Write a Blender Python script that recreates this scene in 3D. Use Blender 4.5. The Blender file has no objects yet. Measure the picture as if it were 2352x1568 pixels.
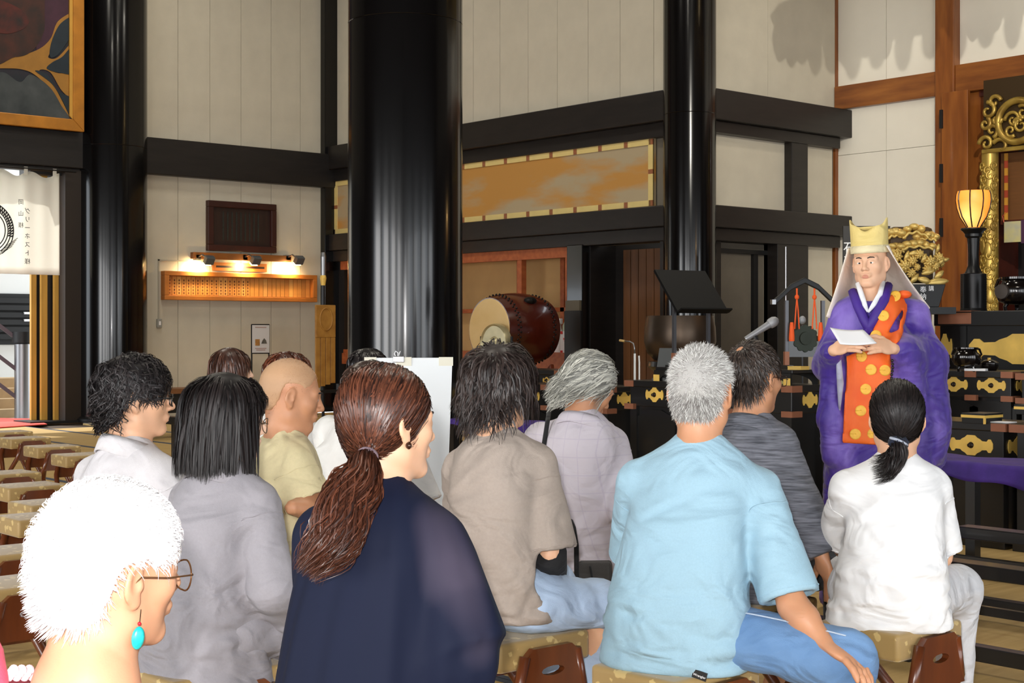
import bpy, bmesh, math, random
import numpy as np
from mathutils import Vector, Matrix, Euler

random.seed(7)
RNG = np.random.default_rng(11)
SC = bpy.context.scene
COL = SC.collection

# ------------------------------------------------------------------ camera
F, CX, HY, CAMZ = 3380.0, 1176.0, 762.0, 1.33          # focal length and horizon in photo pixels
HEAD = math.radians(49.0)                               # heading of the view from world +X
FW = np.array([math.cos(HEAD), math.sin(HEAD)])
RT = np.array([math.sin(HEAD), -math.cos(HEAD)])
cam = bpy.data.cameras.new('camera')
cam.sensor_width = 36.0
cam.lens = 36.0 * F / 2352.0
cam.shift_y = (HY - 784.0) / 2352.0
cam.clip_end = 200
camo = bpy.data.objects.new('camera', cam)
COL.objects.link(camo)
camo.location = (0, 0, CAMZ)
camo.rotation_euler = (math.pi / 2, 0, HEAD - math.pi / 2)
SC.camera = camo

# ------------------------------------------------------------------ world and lights
SC.view_settings.view_transform = 'Standard'
SC.view_settings.look = 'None'
SC.view_settings.gamma = 1.0
SC.view_settings.use_curve_mapping = False
SC.view_settings.exposure = 0.0
wd = bpy.data.worlds.new('sky')
SC.world = wd
wd.use_nodes = True
bg = wd.node_tree.nodes['Background']
bg.inputs[0].default_value = (0.86, 0.93, 1.0, 1)
bg.inputs[1].default_value = 4.2


def area(name, loc, target, sx, sy, watts, color=(1, 1, 1), spread=180):
    l = bpy.data.lights.new(name, 'AREA')
    l.shape = 'RECTANGLE'
    l.size, l.size_y = sx, sy
    l.energy = watts
    l.color = color
    l.spread = math.radians(spread)
    o = bpy.data.objects.new(name, l)
    COL.objects.link(o)
    o.location = loc
    d = Vector(target) - Vector(loc)
    o.rotation_euler = d.to_track_quat('-Z', 'Y').to_euler()
    return o


DAY = (1.0, 0.97, 0.93)
# daylight through the open door bays of the two outer walls behind the photographer
for i, y in enumerate((-2.5, 2.0, 6.5, 11.0)):
    area('daylight_bay', (-6.8, y, 1.75), (5, y, 1.75), 2.6, 3.1, 230, DAY)
for i, x in enumerate((-2.5, 2.5, 7.5, 12.0)):
    area('daylight_bay', (x, -6.8, 1.75), (x, 5, 1.75), 2.6, 3.1, 60, DAY)
# lamps recessed in the coffered ceiling
for (x, y) in ((3, 5), (8, 5), (4, 12), (9.5, 12), (9.5, 17.5), (13.2, 7.5)):
    area('ceiling_lamp', (x, y, 8.6), (x, y, 0), 1.1, 1.1, 130, (1.0, 0.93, 0.80))
# the electronic flash on the camera
fl = bpy.data.lights.new('camera_flash', 'AREA')
fl.shape = 'RECTANGLE'
fl.size, fl.size_y = 0.07, 0.045
fl.energy = 128
fl.color = (1.0, 0.98, 0.96)
flo = bpy.data.objects.new('camera_flash', fl)
COL.objects.link(flo)
_p = -RT * 0.07 - FW * 0.02
flo.location = (_p[0], _p[1], CAMZ + 0.15)
_t = Vector((FW[0] * 9 + RT[0] * 0.2, FW[1] * 9 + RT[1] * 0.2, 1.2)) - flo.location
flo.rotation_euler = _t.to_track_quat('-Z', 'Y').to_euler()
# floodlight fixed high in the nave, aimed at the sanctuary wall
sl = bpy.data.lights.new('nave_floodlight', 'SPOT')
sl.energy = 5000
sl.color = (1.0, .95, .84)
sl.spot_size = math.radians(27)
sl.spot_blend = .5
sl.shadow_soft_size = .06
slo = bpy.data.objects.new('nave_floodlight', sl)
COL.objects.link(slo)
slo.location = (2.0, 0.0, 5.9)
slo.rotation_euler = (Vector((16.6, 10.2, 4.2)) - slo.location).to_track_quat('-Z', 'Y').to_euler()
# sun outside the hall
sn = bpy.data.lights.new('sun', 'SUN')
sn.energy = 4.0
sn.angle = math.radians(1.0)
sno = bpy.data.objects.new('sun', sn)
COL.objects.link(sno)
sno.rotation_euler = Vector((.25, -.62, -.74)).to_track_quat('-Z', 'Y').to_euler()


# ------------------------------------------------------------------ photo pixel -> place helpers
def W(px, py, d):
    r = (px - CX) / F * d
    p = FW * d + RT * r
    return Vector((p[0], p[1], CAMZ + (HY - py) / F * d))


def _dir(px):
    t = (px - CX) / F
    return FW + RT * t


def onX(px, py, X):
    return W(px, py, X / _dir(px)[0])


def onY(px, py, Y):
    return W(px, py, Y / _dir(px)[1])


def onZ(px, py, z):
    return W(px, py, (CAMZ - z) * F / (py - HY))


def zat(py, d):
    return CAMZ + (HY - py) / F * d


# ------------------------------------------------------------------ materials
def lin(c):
    out = []
    for v in c:
        v = v / 255.0
        out.append(v / 12.92 if v <= 0.04045 else ((v + 0.055) / 1.055) ** 2.4)
    return tuple(out) + (1.0,)


MATS = {}


def M(name, rgb, rough=0.6, metal=0.0, coat=0.0, var=0.0, vscale=6.0, stretch=(1, 1, 1), bump=0.0, bscale=200.0,
      rgb2=None, sss=0.0, spec=0.5, sheen=0.0, transl=0.0, coords='Object', detail=4.0, lo=0.3, hi=0.7, crease=0.0, cscale=7.0):
    if name in MATS:
        return MATS[name]
    m = bpy.data.materials.new(name)
    m.use_nodes = True
    nt = m.node_tree
    b = nt.nodes['Principled BSDF']
    b.inputs['Roughness'].default_value = rough
    b.inputs['Metallic'].default_value = metal
    b.inputs['Coat Weight'].default_value = coat
    b.inputs['Coat Roughness'].default_value = 0.05
    b.inputs['Specular IOR Level'].default_value = spec
    b.inputs['Sheen Weight'].default_value = sheen
    b.inputs['Base Color'].default_value = lin(rgb)
    if sss:
        b.inputs['Subsurface Weight'].default_value = sss
        b.inputs['Subsurface Radius'].default_value = (0.012, 0.005, 0.003)
        b.inputs['Subsurface Scale'].default_value = 0.6
    tc = mp = None
    if var or rgb2 or bump or crease:
        tc = nt.nodes.new('ShaderNodeTexCoord')
        mp = nt.nodes.new('ShaderNodeMapping')
        mp.inputs['Scale'].default_value = stretch
        nt.links.new(tc.outputs[coords], mp.inputs['Vector'])
    if var or rgb2:
        n = nt.nodes.new('ShaderNodeTexNoise')
        n.inputs['Scale'].default_value = vscale
        n.inputs['Detail'].default_value = detail
        nt.links.new(mp.outputs[0], n.inputs['Vector'])
        r = nt.nodes.new('ShaderNodeValToRGB')
        c = lin(rgb)
        if rgb2:
            c0, c1 = c, lin(rgb2)
        else:
            c0 = tuple(x * (1 - var) for x in c[:3]) + (1,)
            c1 = tuple(min(1, x * (1 + var)) for x in c[:3]) + (1,)
        r.color_ramp.elements[0].color = c0
        r.color_ramp.elements[1].color = c1
        r.color_ramp.elements[0].position = lo
        r.color_ramp.elements[1].position = hi
        nt.links.new(n.outputs['Fac'], r.inputs[0])
        nt.links.new(r.outputs[0], b.inputs['Base Color'])
    if bump:
        n2 = nt.nodes.new('ShaderNodeTexNoise')
        n2.inputs['Scale'].default_value = bscale
        n2.inputs['Detail'].default_value = 3.0
        nt.links.new(mp.outputs[0], n2.inputs['Vector'])
        bp = nt.nodes.new('ShaderNodeBump')
        bp.inputs['Strength'].default_value = bump
        bp.inputs['Distance'].default_value = 0.004
        nt.links.new(n2.outputs['Fac'], bp.inputs['Height'])
        nt.links.new(bp.outputs[0], b.inputs['Normal'])
        if crease:
            n3 = nt.nodes.new('ShaderNodeTexNoise')
            n3.inputs['Scale'].default_value = cscale
            n3.inputs['Detail'].default_value = 2.5
            n3.inputs['Roughness'].default_value = .45
            n3.inputs['Distortion'].default_value = 1.3
            mp3 = nt.nodes.new('ShaderNodeMapping')
            mp3.inputs['Scale'].default_value = (.8, .8, 1.25)
            mp3.inputs['Rotation'].default_value = (.3, .5, .2)
            nt.links.new(tc.outputs[coords], mp3.inputs['Vector'])
            nt.links.new(mp3.outputs[0], n3.inputs['Vector'])
            b3 = nt.nodes.new('ShaderNodeBump')
            b3.inputs['Strength'].default_value = crease
            b3.inputs['Distance'].default_value = .06
            nt.links.new(n3.outputs['Fac'], b3.inputs['Height'])
            nt.links.new(b3.outputs[0], bp.inputs['Normal'])
    if transl:
        t = nt.nodes.new('ShaderNodeBsdfTranslucent')
        t.inputs[0].default_value = lin(rgb)
        mx = nt.nodes.new('ShaderNodeMixShader')
        mx.inputs[0].default_value = transl
        out = nt.nodes['Material Output']
        nt.links.new(b.outputs[0], mx.inputs[1])
        nt.links.new(t.outputs[0], mx.inputs[2])
        nt.links.new(mx.outputs[0], out.inputs[0])
    MATS[name] = m
    return m


def emit(name, rgb, strength):
    m = bpy.data.materials.new(name)
    m.use_nodes = True
    b = m.node_tree.nodes['Principled BSDF']
    b.inputs['Base Color'].default_value = lin(rgb)
    b.inputs['Emission Color'].default_value = lin(rgb)
    b.inputs['Emission Strength'].default_value = strength
    MATS[name] = m
    return m


LACQ = M('black lacquer', (12, 10, 10), 0.16, spec=.4, coat=0.12, var=0.25, vscale=2, stretch=(3, 3, .4))
BEAM = M('dark stained beam', (27, 22, 20), 0.42, var=0.3, vscale=3, stretch=(1, 1, 6))
DESK = M('black lacquer desk', (24, 23, 23), 0.33, coat=0.25, var=0.15, vscale=4)
BLACK = M('matte black', (14, 14, 15), 0.5)
PLASTER = M('cream wall board', (196, 187, 168), 0.85, var=0.05, vscale=3, bump=0.25, bscale=60)
GROOVE = M('joint of wall board', (120, 112, 98), 0.9)
BROWN = M('brown wood', (112, 58, 20), 0.38, coat=0.2, rgb2=(152, 90, 36), vscale=2.2, stretch=(4, 4, .6), detail=6)
BROWNX = M('brown wood rail', (108, 56, 20), 0.38, coat=0.2, rgb2=(152, 92, 38), vscale=2.2, stretch=(4, .6, 4), detail=6)
REDWOOD = M('reddish shelf wood', (150, 74, 38), 0.5, rgb2=(176, 96, 52), vscale=3, stretch=(1, 5, 5))
SHELFBACK = M('shelf back board', (196, 158, 104), 0.7, var=0.08, vscale=2)
GOLD = M('gold leaf', (220, 188, 108), 0.42, metal=0.45, var=0.12, vscale=9)
GOLDP = M('gold plated fitting', (240, 198, 98), 0.45, metal=0.12, var=0.15, vscale=5)
COPPER = M('copper fitting', (150, 96, 70), 0.5, metal=0.25, var=0.1, vscale=8)
WHITE = M('white paper', (238, 238, 240), 0.7)
LEGWOOD = M('stool leg wood', (84, 40, 18), 0.3, coat=0.4, rgb2=(112, 56, 24), vscale=3, stretch=(5, 5, .7))
BRONZE = M('bronze', (92, 78, 66), 0.38, metal=0.8, var=0.2, vscale=4)
IRON = M('black iron', (26, 25, 26), 0.35, metal=0.4, var=0.1)
STEEL = M('brushed steel', (150, 150, 152), 0.35, metal=0.9)


# ------------------------------------------------------------------ mesh collecting helper
class MB:
    def __init__(s):
        s.v, s.f, s.n = [], [], 0

    def add(s, v, f):
        s.v.append(np.asarray(v, float))
        for q in f:
            s.f.append(tuple(i + s.n for i in q))
        s.n += len(v)
        return s

    def box(s, c, size, rot=None):
        h = np.array(size) / 2
        p = np.array([[x, y, z] for z in (-1, 1) for y in (-1, 1) for x in (-1, 1)]) * h
        if rot is not None:
            p = p @ np.array(rot if isinstance(rot, Matrix) else Euler(rot).to_matrix()).T[:3, :3]
        p = p + np.array(c)
        return s.add(p, [(0, 2, 3, 1), (4, 5, 7, 6), (0, 1, 5, 4), (2, 6, 7, 3), (0, 4, 6, 2), (1, 3, 7, 5)])

    def bb(s, x0, x1, y0, y1, z0, z1):
        return s.box(((x0 + x1) / 2, (y0 + y1) / 2, (z0 + z1) / 2), (abs(x1 - x0), abs(y1 - y0), abs(z1 - z0)))

    def bar(s, a, b, w, h, up=(0, 0, 1)):
        a, b = np.array(a, float), np.array(b, float)
        t = b - a
        L = np.linalg.norm(t)
        t /= L
        u = np.array(up, float)
        u -= t * u.dot(t)
        if np.linalg.norm(u) < 1e-6:
            u = np.array([1.0, 0, 0])
            u -= t * u.dot(t)
        u /= np.linalg.norm(u)
        r = np.cross(t, u)
        R = Matrix((r, t, u)).transposed()
        return s.box((a + b) / 2, (w, L, h), R)

    def tube(s, pts, rad, n=10, caps=True, closed=False):
        P = np.array(pts, float)
        m = len(P)
        R = np.full(m, rad, float) if np.isscalar(rad) else np.array(rad, float)
        T = np.gradient(P, axis=0)
        if closed:
            T = np.roll(P, -1, 0) - np.roll(P, 1, 0)
        T /= np.linalg.norm(T, axis=1)[:, None] + 1e-12
        ref = np.array([0, 0, 1.0]) if abs(T[0][2]) < 0.9 else np.array([1.0, 0, 0])
        vs = []
        u = np.cross(T[0], ref)
        u /= np.linalg.norm(u)
        for i in range(m):
            u = u - T[i] * u.dot(T[i])
            u /= np.linalg.norm(u) + 1e-12
            w = np.cross(T[i], u)
            a = np.arange(n) * 2 * math.pi / n
            vs.append(P[i] + R[i] * (np.outer(np.cos(a), u) + np.outer(np.sin(a), w)))
        V = np.concatenate(vs)
        f = []
        for i in range(m if closed else m - 1):
            j = (i + 1) % m
            for k in range(n):
                f.append((i * n + k, i * n + (k + 1) % n, j * n + (k + 1) % n, j * n + k))
        if caps and not closed:
            f.append(tuple(range(n))[::-1])
            f.append(tuple((m - 1) * n + k for k in range(n)))
        return s.add(V, f)

    def lathe(s, prof, c=(0, 0, 0), n=24, axis='z', ribs=0, ribamp=0.0):
        prof = [(max(r, 1e-4), z) for r, z in prof]
        a = np.arange(n) * 2 * math.pi / n
        k = 1 + ribamp * np.cos(ribs * a) if ribs else np.ones(n)
        vs = []
        for r, z in prof:
            p = np.stack([r * k * np.cos(a), r * k * np.sin(a), np.full(n, z)], 1)
            vs.append(p)
        V = np.concatenate(vs)
        if axis == 'x':
            V = V[:, [2, 0, 1]]
        elif axis == 'y':
            V = V[:, [1, 2, 0]]
        V = V + np.array(c)
        m = len(prof)
        f = []
        for i in range(m - 1):
            for q in range(n):
                f.append((i * n + q, i * n + (q + 1) % n, (i + 1) * n + (q + 1) % n, (i + 1) * n + q))
        f.append(tuple(range(n))[::-1])
        f.append(tuple((m - 1) * n + q for q in range(n)))
        return s.add(V, f)

    def ell(s, c, r, nu=14, nv=9, rot=None):
        vs, f = [], []
        for i in range(nv + 1):
            ph = math.pi * i / nv
            for j in range(nu):
                th = 2 * math.pi * j / nu
                vs.append((math.sin(ph) * math.cos(th) * r[0], math.sin(ph) * math.sin(th) * r[1], math.cos(ph) * r[2]))
        V = np.array(vs)
        if rot is not None:
            V = V @ np.array(Euler(rot).to_matrix()).T
        V += np.array(c)
        for i in range(nv):
            for j in range(nu):
                f.append((i * nu + j, (i + 1) * nu + j, (i + 1) * nu + (j + 1) % nu, i * nu + (j + 1) % nu))
        return s.add(V, f)

    def prism(s, poly, o, u, v, thick):
        """polygon (list of 2-D points) in the plane o + a*u + b*v, extruded along u x v by thick"""
        o, u, v = (np.array(q, float) for q in (o, u, v))
        w = np.cross(u, v)
        w /= np.linalg.norm(w)
        P = np.array([o + a * u + b * v for a, b in poly])
        n = len(poly)
        V = np.concatenate([P, P + w * thick])
        f = [tuple(range(n))[::-1], tuple(range(n, 2 * n))]
        for i in range(n):
            f.append((i, (i + 1) % n, (i + 1) % n + n, i + n))
        return s.add(V, f)

    def sheet(s, G, thick=0.0):
        """grid of points G[i][j]; given a thickness it is closed into a solid"""
        G = np.array(G, float)
        a, b = G.shape[:2]
        du = np.gradient(G, axis=0)
        dv = np.gradient(G, axis=1)
        N = np.cross(du, dv)
        N /= np.linalg.norm(N, axis=2)[..., None] + 1e-12
        A = (G + N * thick / 2).reshape(-1, 3)
        f = []
        idx = lambda i, j: i * b + j
        if thick == 0:
            for i in range(a - 1):
                for j in range(b - 1):
                    f.append((idx(i, j), idx(i + 1, j), idx(i + 1, j + 1), idx(i, j + 1)))
            return s.add(A, f)
        B = (G - N * thick / 2).reshape(-1, 3)
        o = a * b
        for i in range(a - 1):
            for j in range(b - 1):
                f.append((idx(i, j), idx(i + 1, j), idx(i + 1, j + 1), idx(i, j + 1)))
                f.append((o + idx(i, j + 1), o + idx(i + 1, j + 1), o + idx(i + 1, j), o + idx(i, j)))
        for i in range(a - 1):
            f.append((idx(i, 0), o + idx(i, 0), o + idx(i + 1, 0), idx(i + 1, 0)))
            f.append((idx(i, b - 1), idx(i + 1, b - 1), o + idx(i + 1, b - 1), o + idx(i, b - 1)))
        for j in range(b - 1):
            f.append((idx(0, j), idx(0, j + 1), o + idx(0, j + 1), o + idx(0, j)))
            f.append((idx(a - 1, j), o + idx(a - 1, j), o + idx(a - 1, j + 1), idx(a - 1, j + 1)))
        return s.add(np.concatenate([A, B]), f)

    def mesh(s, name):
        me = bpy.data.meshes.new(name)
        V = np.concatenate(s.v) if s.v else np.zeros((0, 3))
        me.from_pydata(V.tolist(), [], s.f)
        me.update()
        return me

    def build(s, name, mat, parent=None, smooth=False, bevel=0.0, loc=None, rotz=0.0):
        me = s.mesh(name)
        if mat:
            me.materials.append(mat)
        return obj(name, me, parent, smooth, bevel, loc, rotz)


def obj(name, me, parent=None, smooth=False, bevel=0.0, loc=None, rotz=0.0):
    o = bpy.data.objects.new(name, me)
    COL.objects.link(o)
    if parent:
        o.parent = parent
    if loc is not None:
        o.location = loc
    o.rotation_euler[2] = rotz
    if smooth:
        me.shade_smooth()
        if smooth == 'auto':
            try:
                me.set_sharp_from_angle(angle=math.radians(38))
            except Exception:
                pass
    if bevel:
        b = o.modifiers.new('bevel', 'BEVEL')
        b.width = bevel
        b.segments = 2
        b.limit_method = 'ANGLE'
    return o


def tag(o, label=None, cat=None, group=None, kind=None):
    if label:
        o['label'] = label
    if cat:
        o['category'] = cat
    if group:
        o['group'] = group
    if kind:
        o['kind'] = kind
    return o


def empty(name, loc=(0, 0, 0), rotz=0.0):
    o = bpy.data.objects.new(name, None)
    o.empty_display_size = 0.1
    COL.objects.link(o)
    o.location = loc
    o.rotation_euler[2] = rotz
    return o


def copy_tree(o, parent=None):
    c = o.copy()
    COL.objects.link(c)
    c.parent = parent
    for ch in o.children:
        copy_tree(ch, c)
    return c


def text_mesh(txt, size, extrude=0.0, mirror=False, space=1.0):
    cu = bpy.data.curves.new('lettering', 'FONT')
    cu.body = txt
    cu.size = size
    cu.extrude = extrude
    cu.align_x = 'CENTER'
    cu.align_y = 'CENTER'
    cu.space_line = space
    cu.resolution_u = 3
    t = bpy.data.objects.new('lettering', cu)
    COL.objects.link(t)
    bpy.context.view_layer.update()
    me = bpy.data.meshes.new_from_object(t.evaluated_get(bpy.context.evaluated_depsgraph_get()))
    bpy.data.objects.remove(t)
    bpy.data.curves.remove(cu)
    if mirror:
        co = np.zeros(len(me.vertices) * 3)
        me.vertices.foreach_get('co', co)
        co = co.reshape(-1, 3)
        co[:, 0] *= -1
        me.vertices.foreach_set('co', co.ravel())
        me.update()
    return me


def place_text(txt, size, origin, u, v, mat, parent, name='lettering', mirror=False, extrude=0.001, space=1.0):
    me = text_mesh(txt, size, extrude, mirror, space)
    me.materials.append(mat)
    u, v = Vector(u).normalized(), Vector(v).normalized()
    w = u.cross(v)
    R = Matrix((u, v, w)).transposed().to_4x4()
    me.transform(Matrix.Translation(Vector(origin)) @ R)
    return obj(name, me, parent)

# ================================================================== the hall
YA, XB, YD, XC = 20.64, 13.96, 12.62, 17.03
TOPZ = 9.0


def xA(px):
    return onY(px, 0, YA).x


def yB(px):
    return onX(px, 0, XB).y


def yC(px):
    return onX(px, 0, XC).y


def xD(px):
    return onY(px, 0, YD).x


# ---- floor: tatami mats laid edge to edge, each with its two cloth borders
TAT = M('tatami rush', (186, 152, 92), 0.75, rgb2=(205, 172, 110), vscale=1.4, bump=0.35, bscale=120, stretch=(1, 14, 1))
HERI = M('tatami cloth border', (72, 78, 92), 0.8, var=0.1)
fl_root = tag(empty('floor'), 'tatami floor of the temple hall with grey cloth borders', kind='structure')
MB().bb(-7, 17.1, -7, 20.7, -0.25, -0.03).build('subfloor', M('subfloor wood', (70, 54, 38), 0.8), fl_root)
mw, ml = 0.95, 1.90
mat_me = MB().bb(-mw / 2 + .003, mw / 2 - .003, -ml / 2 + .003, ml / 2 - .003, -0.03, 0.0).mesh('tatami_mat')
mat_me.materials.append(TAT)
hb = MB()
for s in (-1, 1):
    hb.bb(s * (mw / 2 - .003) - s * .034, s * (mw / 2 - .003), -ml / 2 + .003, ml / 2 - .003, -0.005, 0.0025)
heri_me = hb.mesh('border')
heri_me.materials.append(HERI)
nm = 0
for i in range(-2, 19):
    for j in range(0, 12):
        x, y = 0.35 + i * mw, 0.4 + j * ml + (i % 2) * ml / 2
        d = FW[0] * x + FW[1] * y
        r = RT[0] * x + RT[1] * y
        if d < 2.2 or abs(r) > d * 0.37 + 1.1 or x > 17.0 - mw / 2 or y > YA - ml / 2 + .35:
            continue
        if x > XB and y > YD - .3:
            continue
        m = obj('tatami_mat', mat_me, fl_root, loc=(x, y, 0))
        obj('border', heri_me, m)
        nm += 1

# ---- ceiling
ce = tag(empty('ceiling'), 'dark coffered ceiling high above the hall', kind='structure')
MB().bb(-7.2, 19, -7.2, 21.2, TOPZ, TOPZ + .2).build('ceiling_boards', BEAM, ce)
for k in range(12):
    MB().bb(-7.2, 17, -6 + k * 2.3, -5.8 + k * 2.3, TOPZ - .2, TOPZ).build('ceiling_rib', BEAM, ce)

# ---- outer walls behind the photographer: dark posts and lintels with open bays
wf = tag(empty('wall_front'), 'dark outer wall behind the seats with open door bays', kind='structure')
MB().bb(-7.2, -7.0, -7.2, 21, 3.4, TOPZ).build('upper_wall', BEAM, wf)
for y in (-7, -4.25, -0.2, 4.25, 8.75, 13.4):
    e = 1.0 if y < 12 else 7.4
    MB().bb(-7.2, -7.0, y, y + e, -.03, 3.4).build('post', BEAM, wf)
ws = tag(empty('wall_side'), 'dark outer wall along the garden side with open door bays', kind='structure')
MB().bb(-7, 19, -7.2, -7.0, 3.4, TOPZ).build('upper_wall', BEAM, ws)
for x in (-7, -4.2, 0.6, 5.6, 10.2, 13.6):
    e = 1.0 if x < 13 else 5.4
    MB().bb(x, x + e, -7.2, -7.0, -.03, 3.4).build('post', BEAM, ws)


def panels_x(parent, x0, x1, n, Y, z0, z1, mat=PLASTER):
    """boards on a wall that runs along X, facing -Y"""
    w = (x1 - x0) / n
    me = MB().bb(0.0035, w - 0.0035, -0.012, 0.02, 0, z1 - z0).mesh('wall_board')
    me.materials.append(mat)
    for i in range(n):
        obj('wall_board', me, parent, loc=(x0 + i * w, Y, z0))


def panels_y(parent, y0, y1, n, X, z0, z1, mat=PLASTER):
    w = (y1 - y0) / n
    me = MB().bb(-0.012, 0.02, 0.0035, w - 0.0035, 0, z1 - z0).mesh('wall_board')
    me.materials.append(mat)
    for i in range(n):
        obj('wall_board', me, parent, loc=(X, y0 + i * w, z0))


# ---- wall with the donor boards (runs along X)
xa0, xa1, xl = xA(325), xA(754), xA(178)
wa = tag(empty('wall_left'), 'cream boarded wall with the lit donor board beyond the stools', kind='structure')
MB().bb(xl, XB, YA + .018, YA + .25, 0, 3.75).build('wall_core', GROOVE, wa)
MB().bb(-7.2, XB, YA + .018, YA + .25, 3.72, TOPZ).build('wall_core', GROOVE, wa)
MB().bb(-7.2, xA(-330), YA, YA + .25, 0, 3.75).build('wall_core', BEAM, wa)
panels_x(wa, xA(331.5), xa1, 6, YA, 0, 3.74)
panels_x(wa, xA(331.5), xa1, 6, YA, 4.28, TOPZ)
t = tag(empty('trim_1'), 'dark wooden beam across the cream boarded wall', kind='structure')
MB().bb(xA(-330), XB - .05, YA - .16, YA + .05, 3.73, 4.29).build('beam', BEAM, t, bevel=.012)
MB().bb(xA(-330), xA(178), YA - .10, YA + .05, 3.66, 3.73).build('lintel', BEAM, t, bevel=.01)
cp = tag(empty('trim_2'), 'black corner post where the two cream walls meet', kind='structure')
MB().bb(XB - .26, XB + .1, YA - .14, YA + .1, 0, TOPZ).build('corner_post', LACQ, cp, bevel=.01)

# ---- wall with the painted transom (runs along Y)
wb = tag(empty('wall_back'), 'cream boarded wall above the drum alcove', kind='structure')
yb1, yb0 = YA - .02, YD
panels_y(wb, yb0, yb1, 13, XB, 4.40, TOPZ)
MB().bb(XB + .018, XB + .2, yb0, YA, 2.5, TOPZ).build('wall_core', GROOVE, wb)
t = tag(empty('trim_3'), 'long dark beam above the painted transom', kind='structure')
MB().bb(XB - .20, XB + .1, yb0, YA, 4.03, 4.417).build('beam', BEAM, t, bevel=.012)
MB().bb(XB - .10, XB + .1, yb0, YA, 3.84, 4.03).build('under_beam', BEAM, t, bevel=.008)
t = tag(empty('trim_4'), 'dark lintel beam below the painted transom', kind='structure')
MB().bb(XB - .18, XB + .1, yb0, YA, 2.68, 2.95).build('beam', BEAM, t, bevel=.012)
MB().bb(XB - .10, XB + .1, yb0, YA, 2.50, 2.68).build('under_beam', BEAM, t, bevel=.008)
# painted transom with segmented gilt border
TRP = M('transom painting', (190, 138, 68), 0.55, rgb2=(176, 158, 126), vscale=.75, stretch=(1, .7, 2.4), detail=5, lo=.46, hi=.56)
TRB = M('transom border cream', (222, 198, 128), 0.5, var=.06)
TRD = M('transom border brown', (150, 92, 58), 0.5, var=.3, vscale=60)
y1t, y0t = yB(776), yB(1508)
tr = tag(empty('transom_panel', (XB - .06, (y0t + y1t) / 2, 2.96)), 'long gold painted transom panel with segmented cream border under the beam', 'panel')
hh = (y1t - y0t) / 2
MB().bb(0, .05, -hh, hh, 0, .88).build('painting', TRP, tr)
MB().tube([(-.004, 1.15 + .16 * math.cos(a) * .75, .45 + .3 * math.sin(a)) for a in np.linspace(0, 6.28, 30)], .012, 6).build('painted_medallion', M('faded white paint', (176, 160, 130), .7, var=.2, vscale=30), tr)
nb = 15
bw = 2 * hh / nb
bl = MB().bb(-.014, .01, .035, bw - .035, 0, .075).mesh('border_strip')
bl.materials.append(TRB)
bk = MB().bb(-.014, .01, -.035, .035, 0, .075).mesh('border_block')
bk.materials.append(TRD)
for k in range(nb):
    for z in (.005, .80):
        obj('border_strip', bl, tr, loc=(0, -hh + k * bw, z))
        obj('border_block', bk, tr, loc=(0, -hh + k * bw + (0.035 if k == 0 else 0), z))
for yy in (-hh, hh - .08):
    for z0, z1 in ((.08, .42), (.48, .80)):
        MB().bb(-.014, .01, yy, yy + .08, z0, z1).build('border_strip', TRB, tr)
    MB().bb(-.014, .01, yy, yy + .08, .42, .48).build('border_block', TRD, tr)
# alcove below the lintel: reddish shelving, post, boarded door
al = tag(empty('wall_alcove'), 'shallow alcove with reddish wooden shelving behind the drum', kind='structure')
ya0, ya1 = yB(1316), YA - .3
MB().bb(XB + .5, XB + .55, ya0, ya1, 0, 2.5).build('back_board', SHELFBACK, al)
MB().bb(XB + .0, XB + .9, ya0, ya1, 2.47, 2.52).build('alcove_top', REDWOOD, al)
MB().bb(XB - .06, XB + .02, ya0, ya1, 2.36, 2.50).build('rail', REDWOOD, al)
for p0, p1 in ((1194, 1204), (1304, 1314), (960, 975)):
    MB().bb(XB - .05, XB + .04, yB(p1), yB(p0), 0, 2.5).build('upright', REDWOOD, al)
for z in (.28, .98, 1.62):
    MB().bb(XB + .0 if z < 1.5 else XB + .38, XB + .5, ya0, ya1, z, z + .06).build('shelf', REDWOOD, al)
MB().bb(XB - .03, XB + .03, ya0, ya1, .80, .98).build('shelf_front', REDWOOD, al)
MB().bb(XB - .03, XB + .03, ya0, ya1, .10, .30).build('shelf_front', REDWOOD, al)
for yy in (yB(1250), yB(1150)):
    MB().bb(XB + .38, XB + .45, yy, yy + .08, .3, 2.5).build('inner_upright', REDWOOD, al)
MB().bb(XB, XB + .9, ya0 - .04, ya0, 0, 2.5).build('alcove_side', REDWOOD, al)
ps = tag(empty('trim_5'), 'black lacquered post between the drum alcove and the boarded door', kind='structure')
MB().bb(XB - .12, XB + .25, yB(1352), yB(1316), 0, 2.52).build('post', LACQ, ps, bevel=.01)
MB().bb(XB - .16, XB - .12, yB(1352) - .005, yB(1316) + .005, 0, 1.62).build('post_sheath', BLACK, ps, bevel=.004)
MB().bb(XB - .16, XB - .115, yB(1350), yB(1318), 1.62, 1.76).build('brass_collar', M('dull collar', (96, 88, 72), .5), ps)
do = tag(empty('door_1'), 'brown boarded door in the dark recess beside the round pillar', kind='structure')
DW = M('brown door plank', (84, 52, 26), .5, rgb2=(110, 70, 38), vscale=2, stretch=(5, 5, .5))
yd0, yd1 = yB(1522), yB(1352)
MB().bb(XB + .5, XB + .55, yd0 - .3, yd1, 0, 2.6).build('recess_back', BEAM, do)
npl = 7
for k in range(npl):
    w = (yB(1395) - yd0) / npl
    MB().bb(XB + .30, XB + .36, yd0 + k * w + .006, yd0 + (k + 1) * w - .006, 0, 2.44).build('plank', DW, do)
MB().bb(XB + .02, XB + .5, yd1 - .02, yd1 + .05, 0, 2.55).build('door_jamb', BEAM, do)
MB().bb(XB - .05, XB + .55, yd0 - .1, yd0, 0, 2.55).build('door_jamb', BEAM, do)

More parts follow.
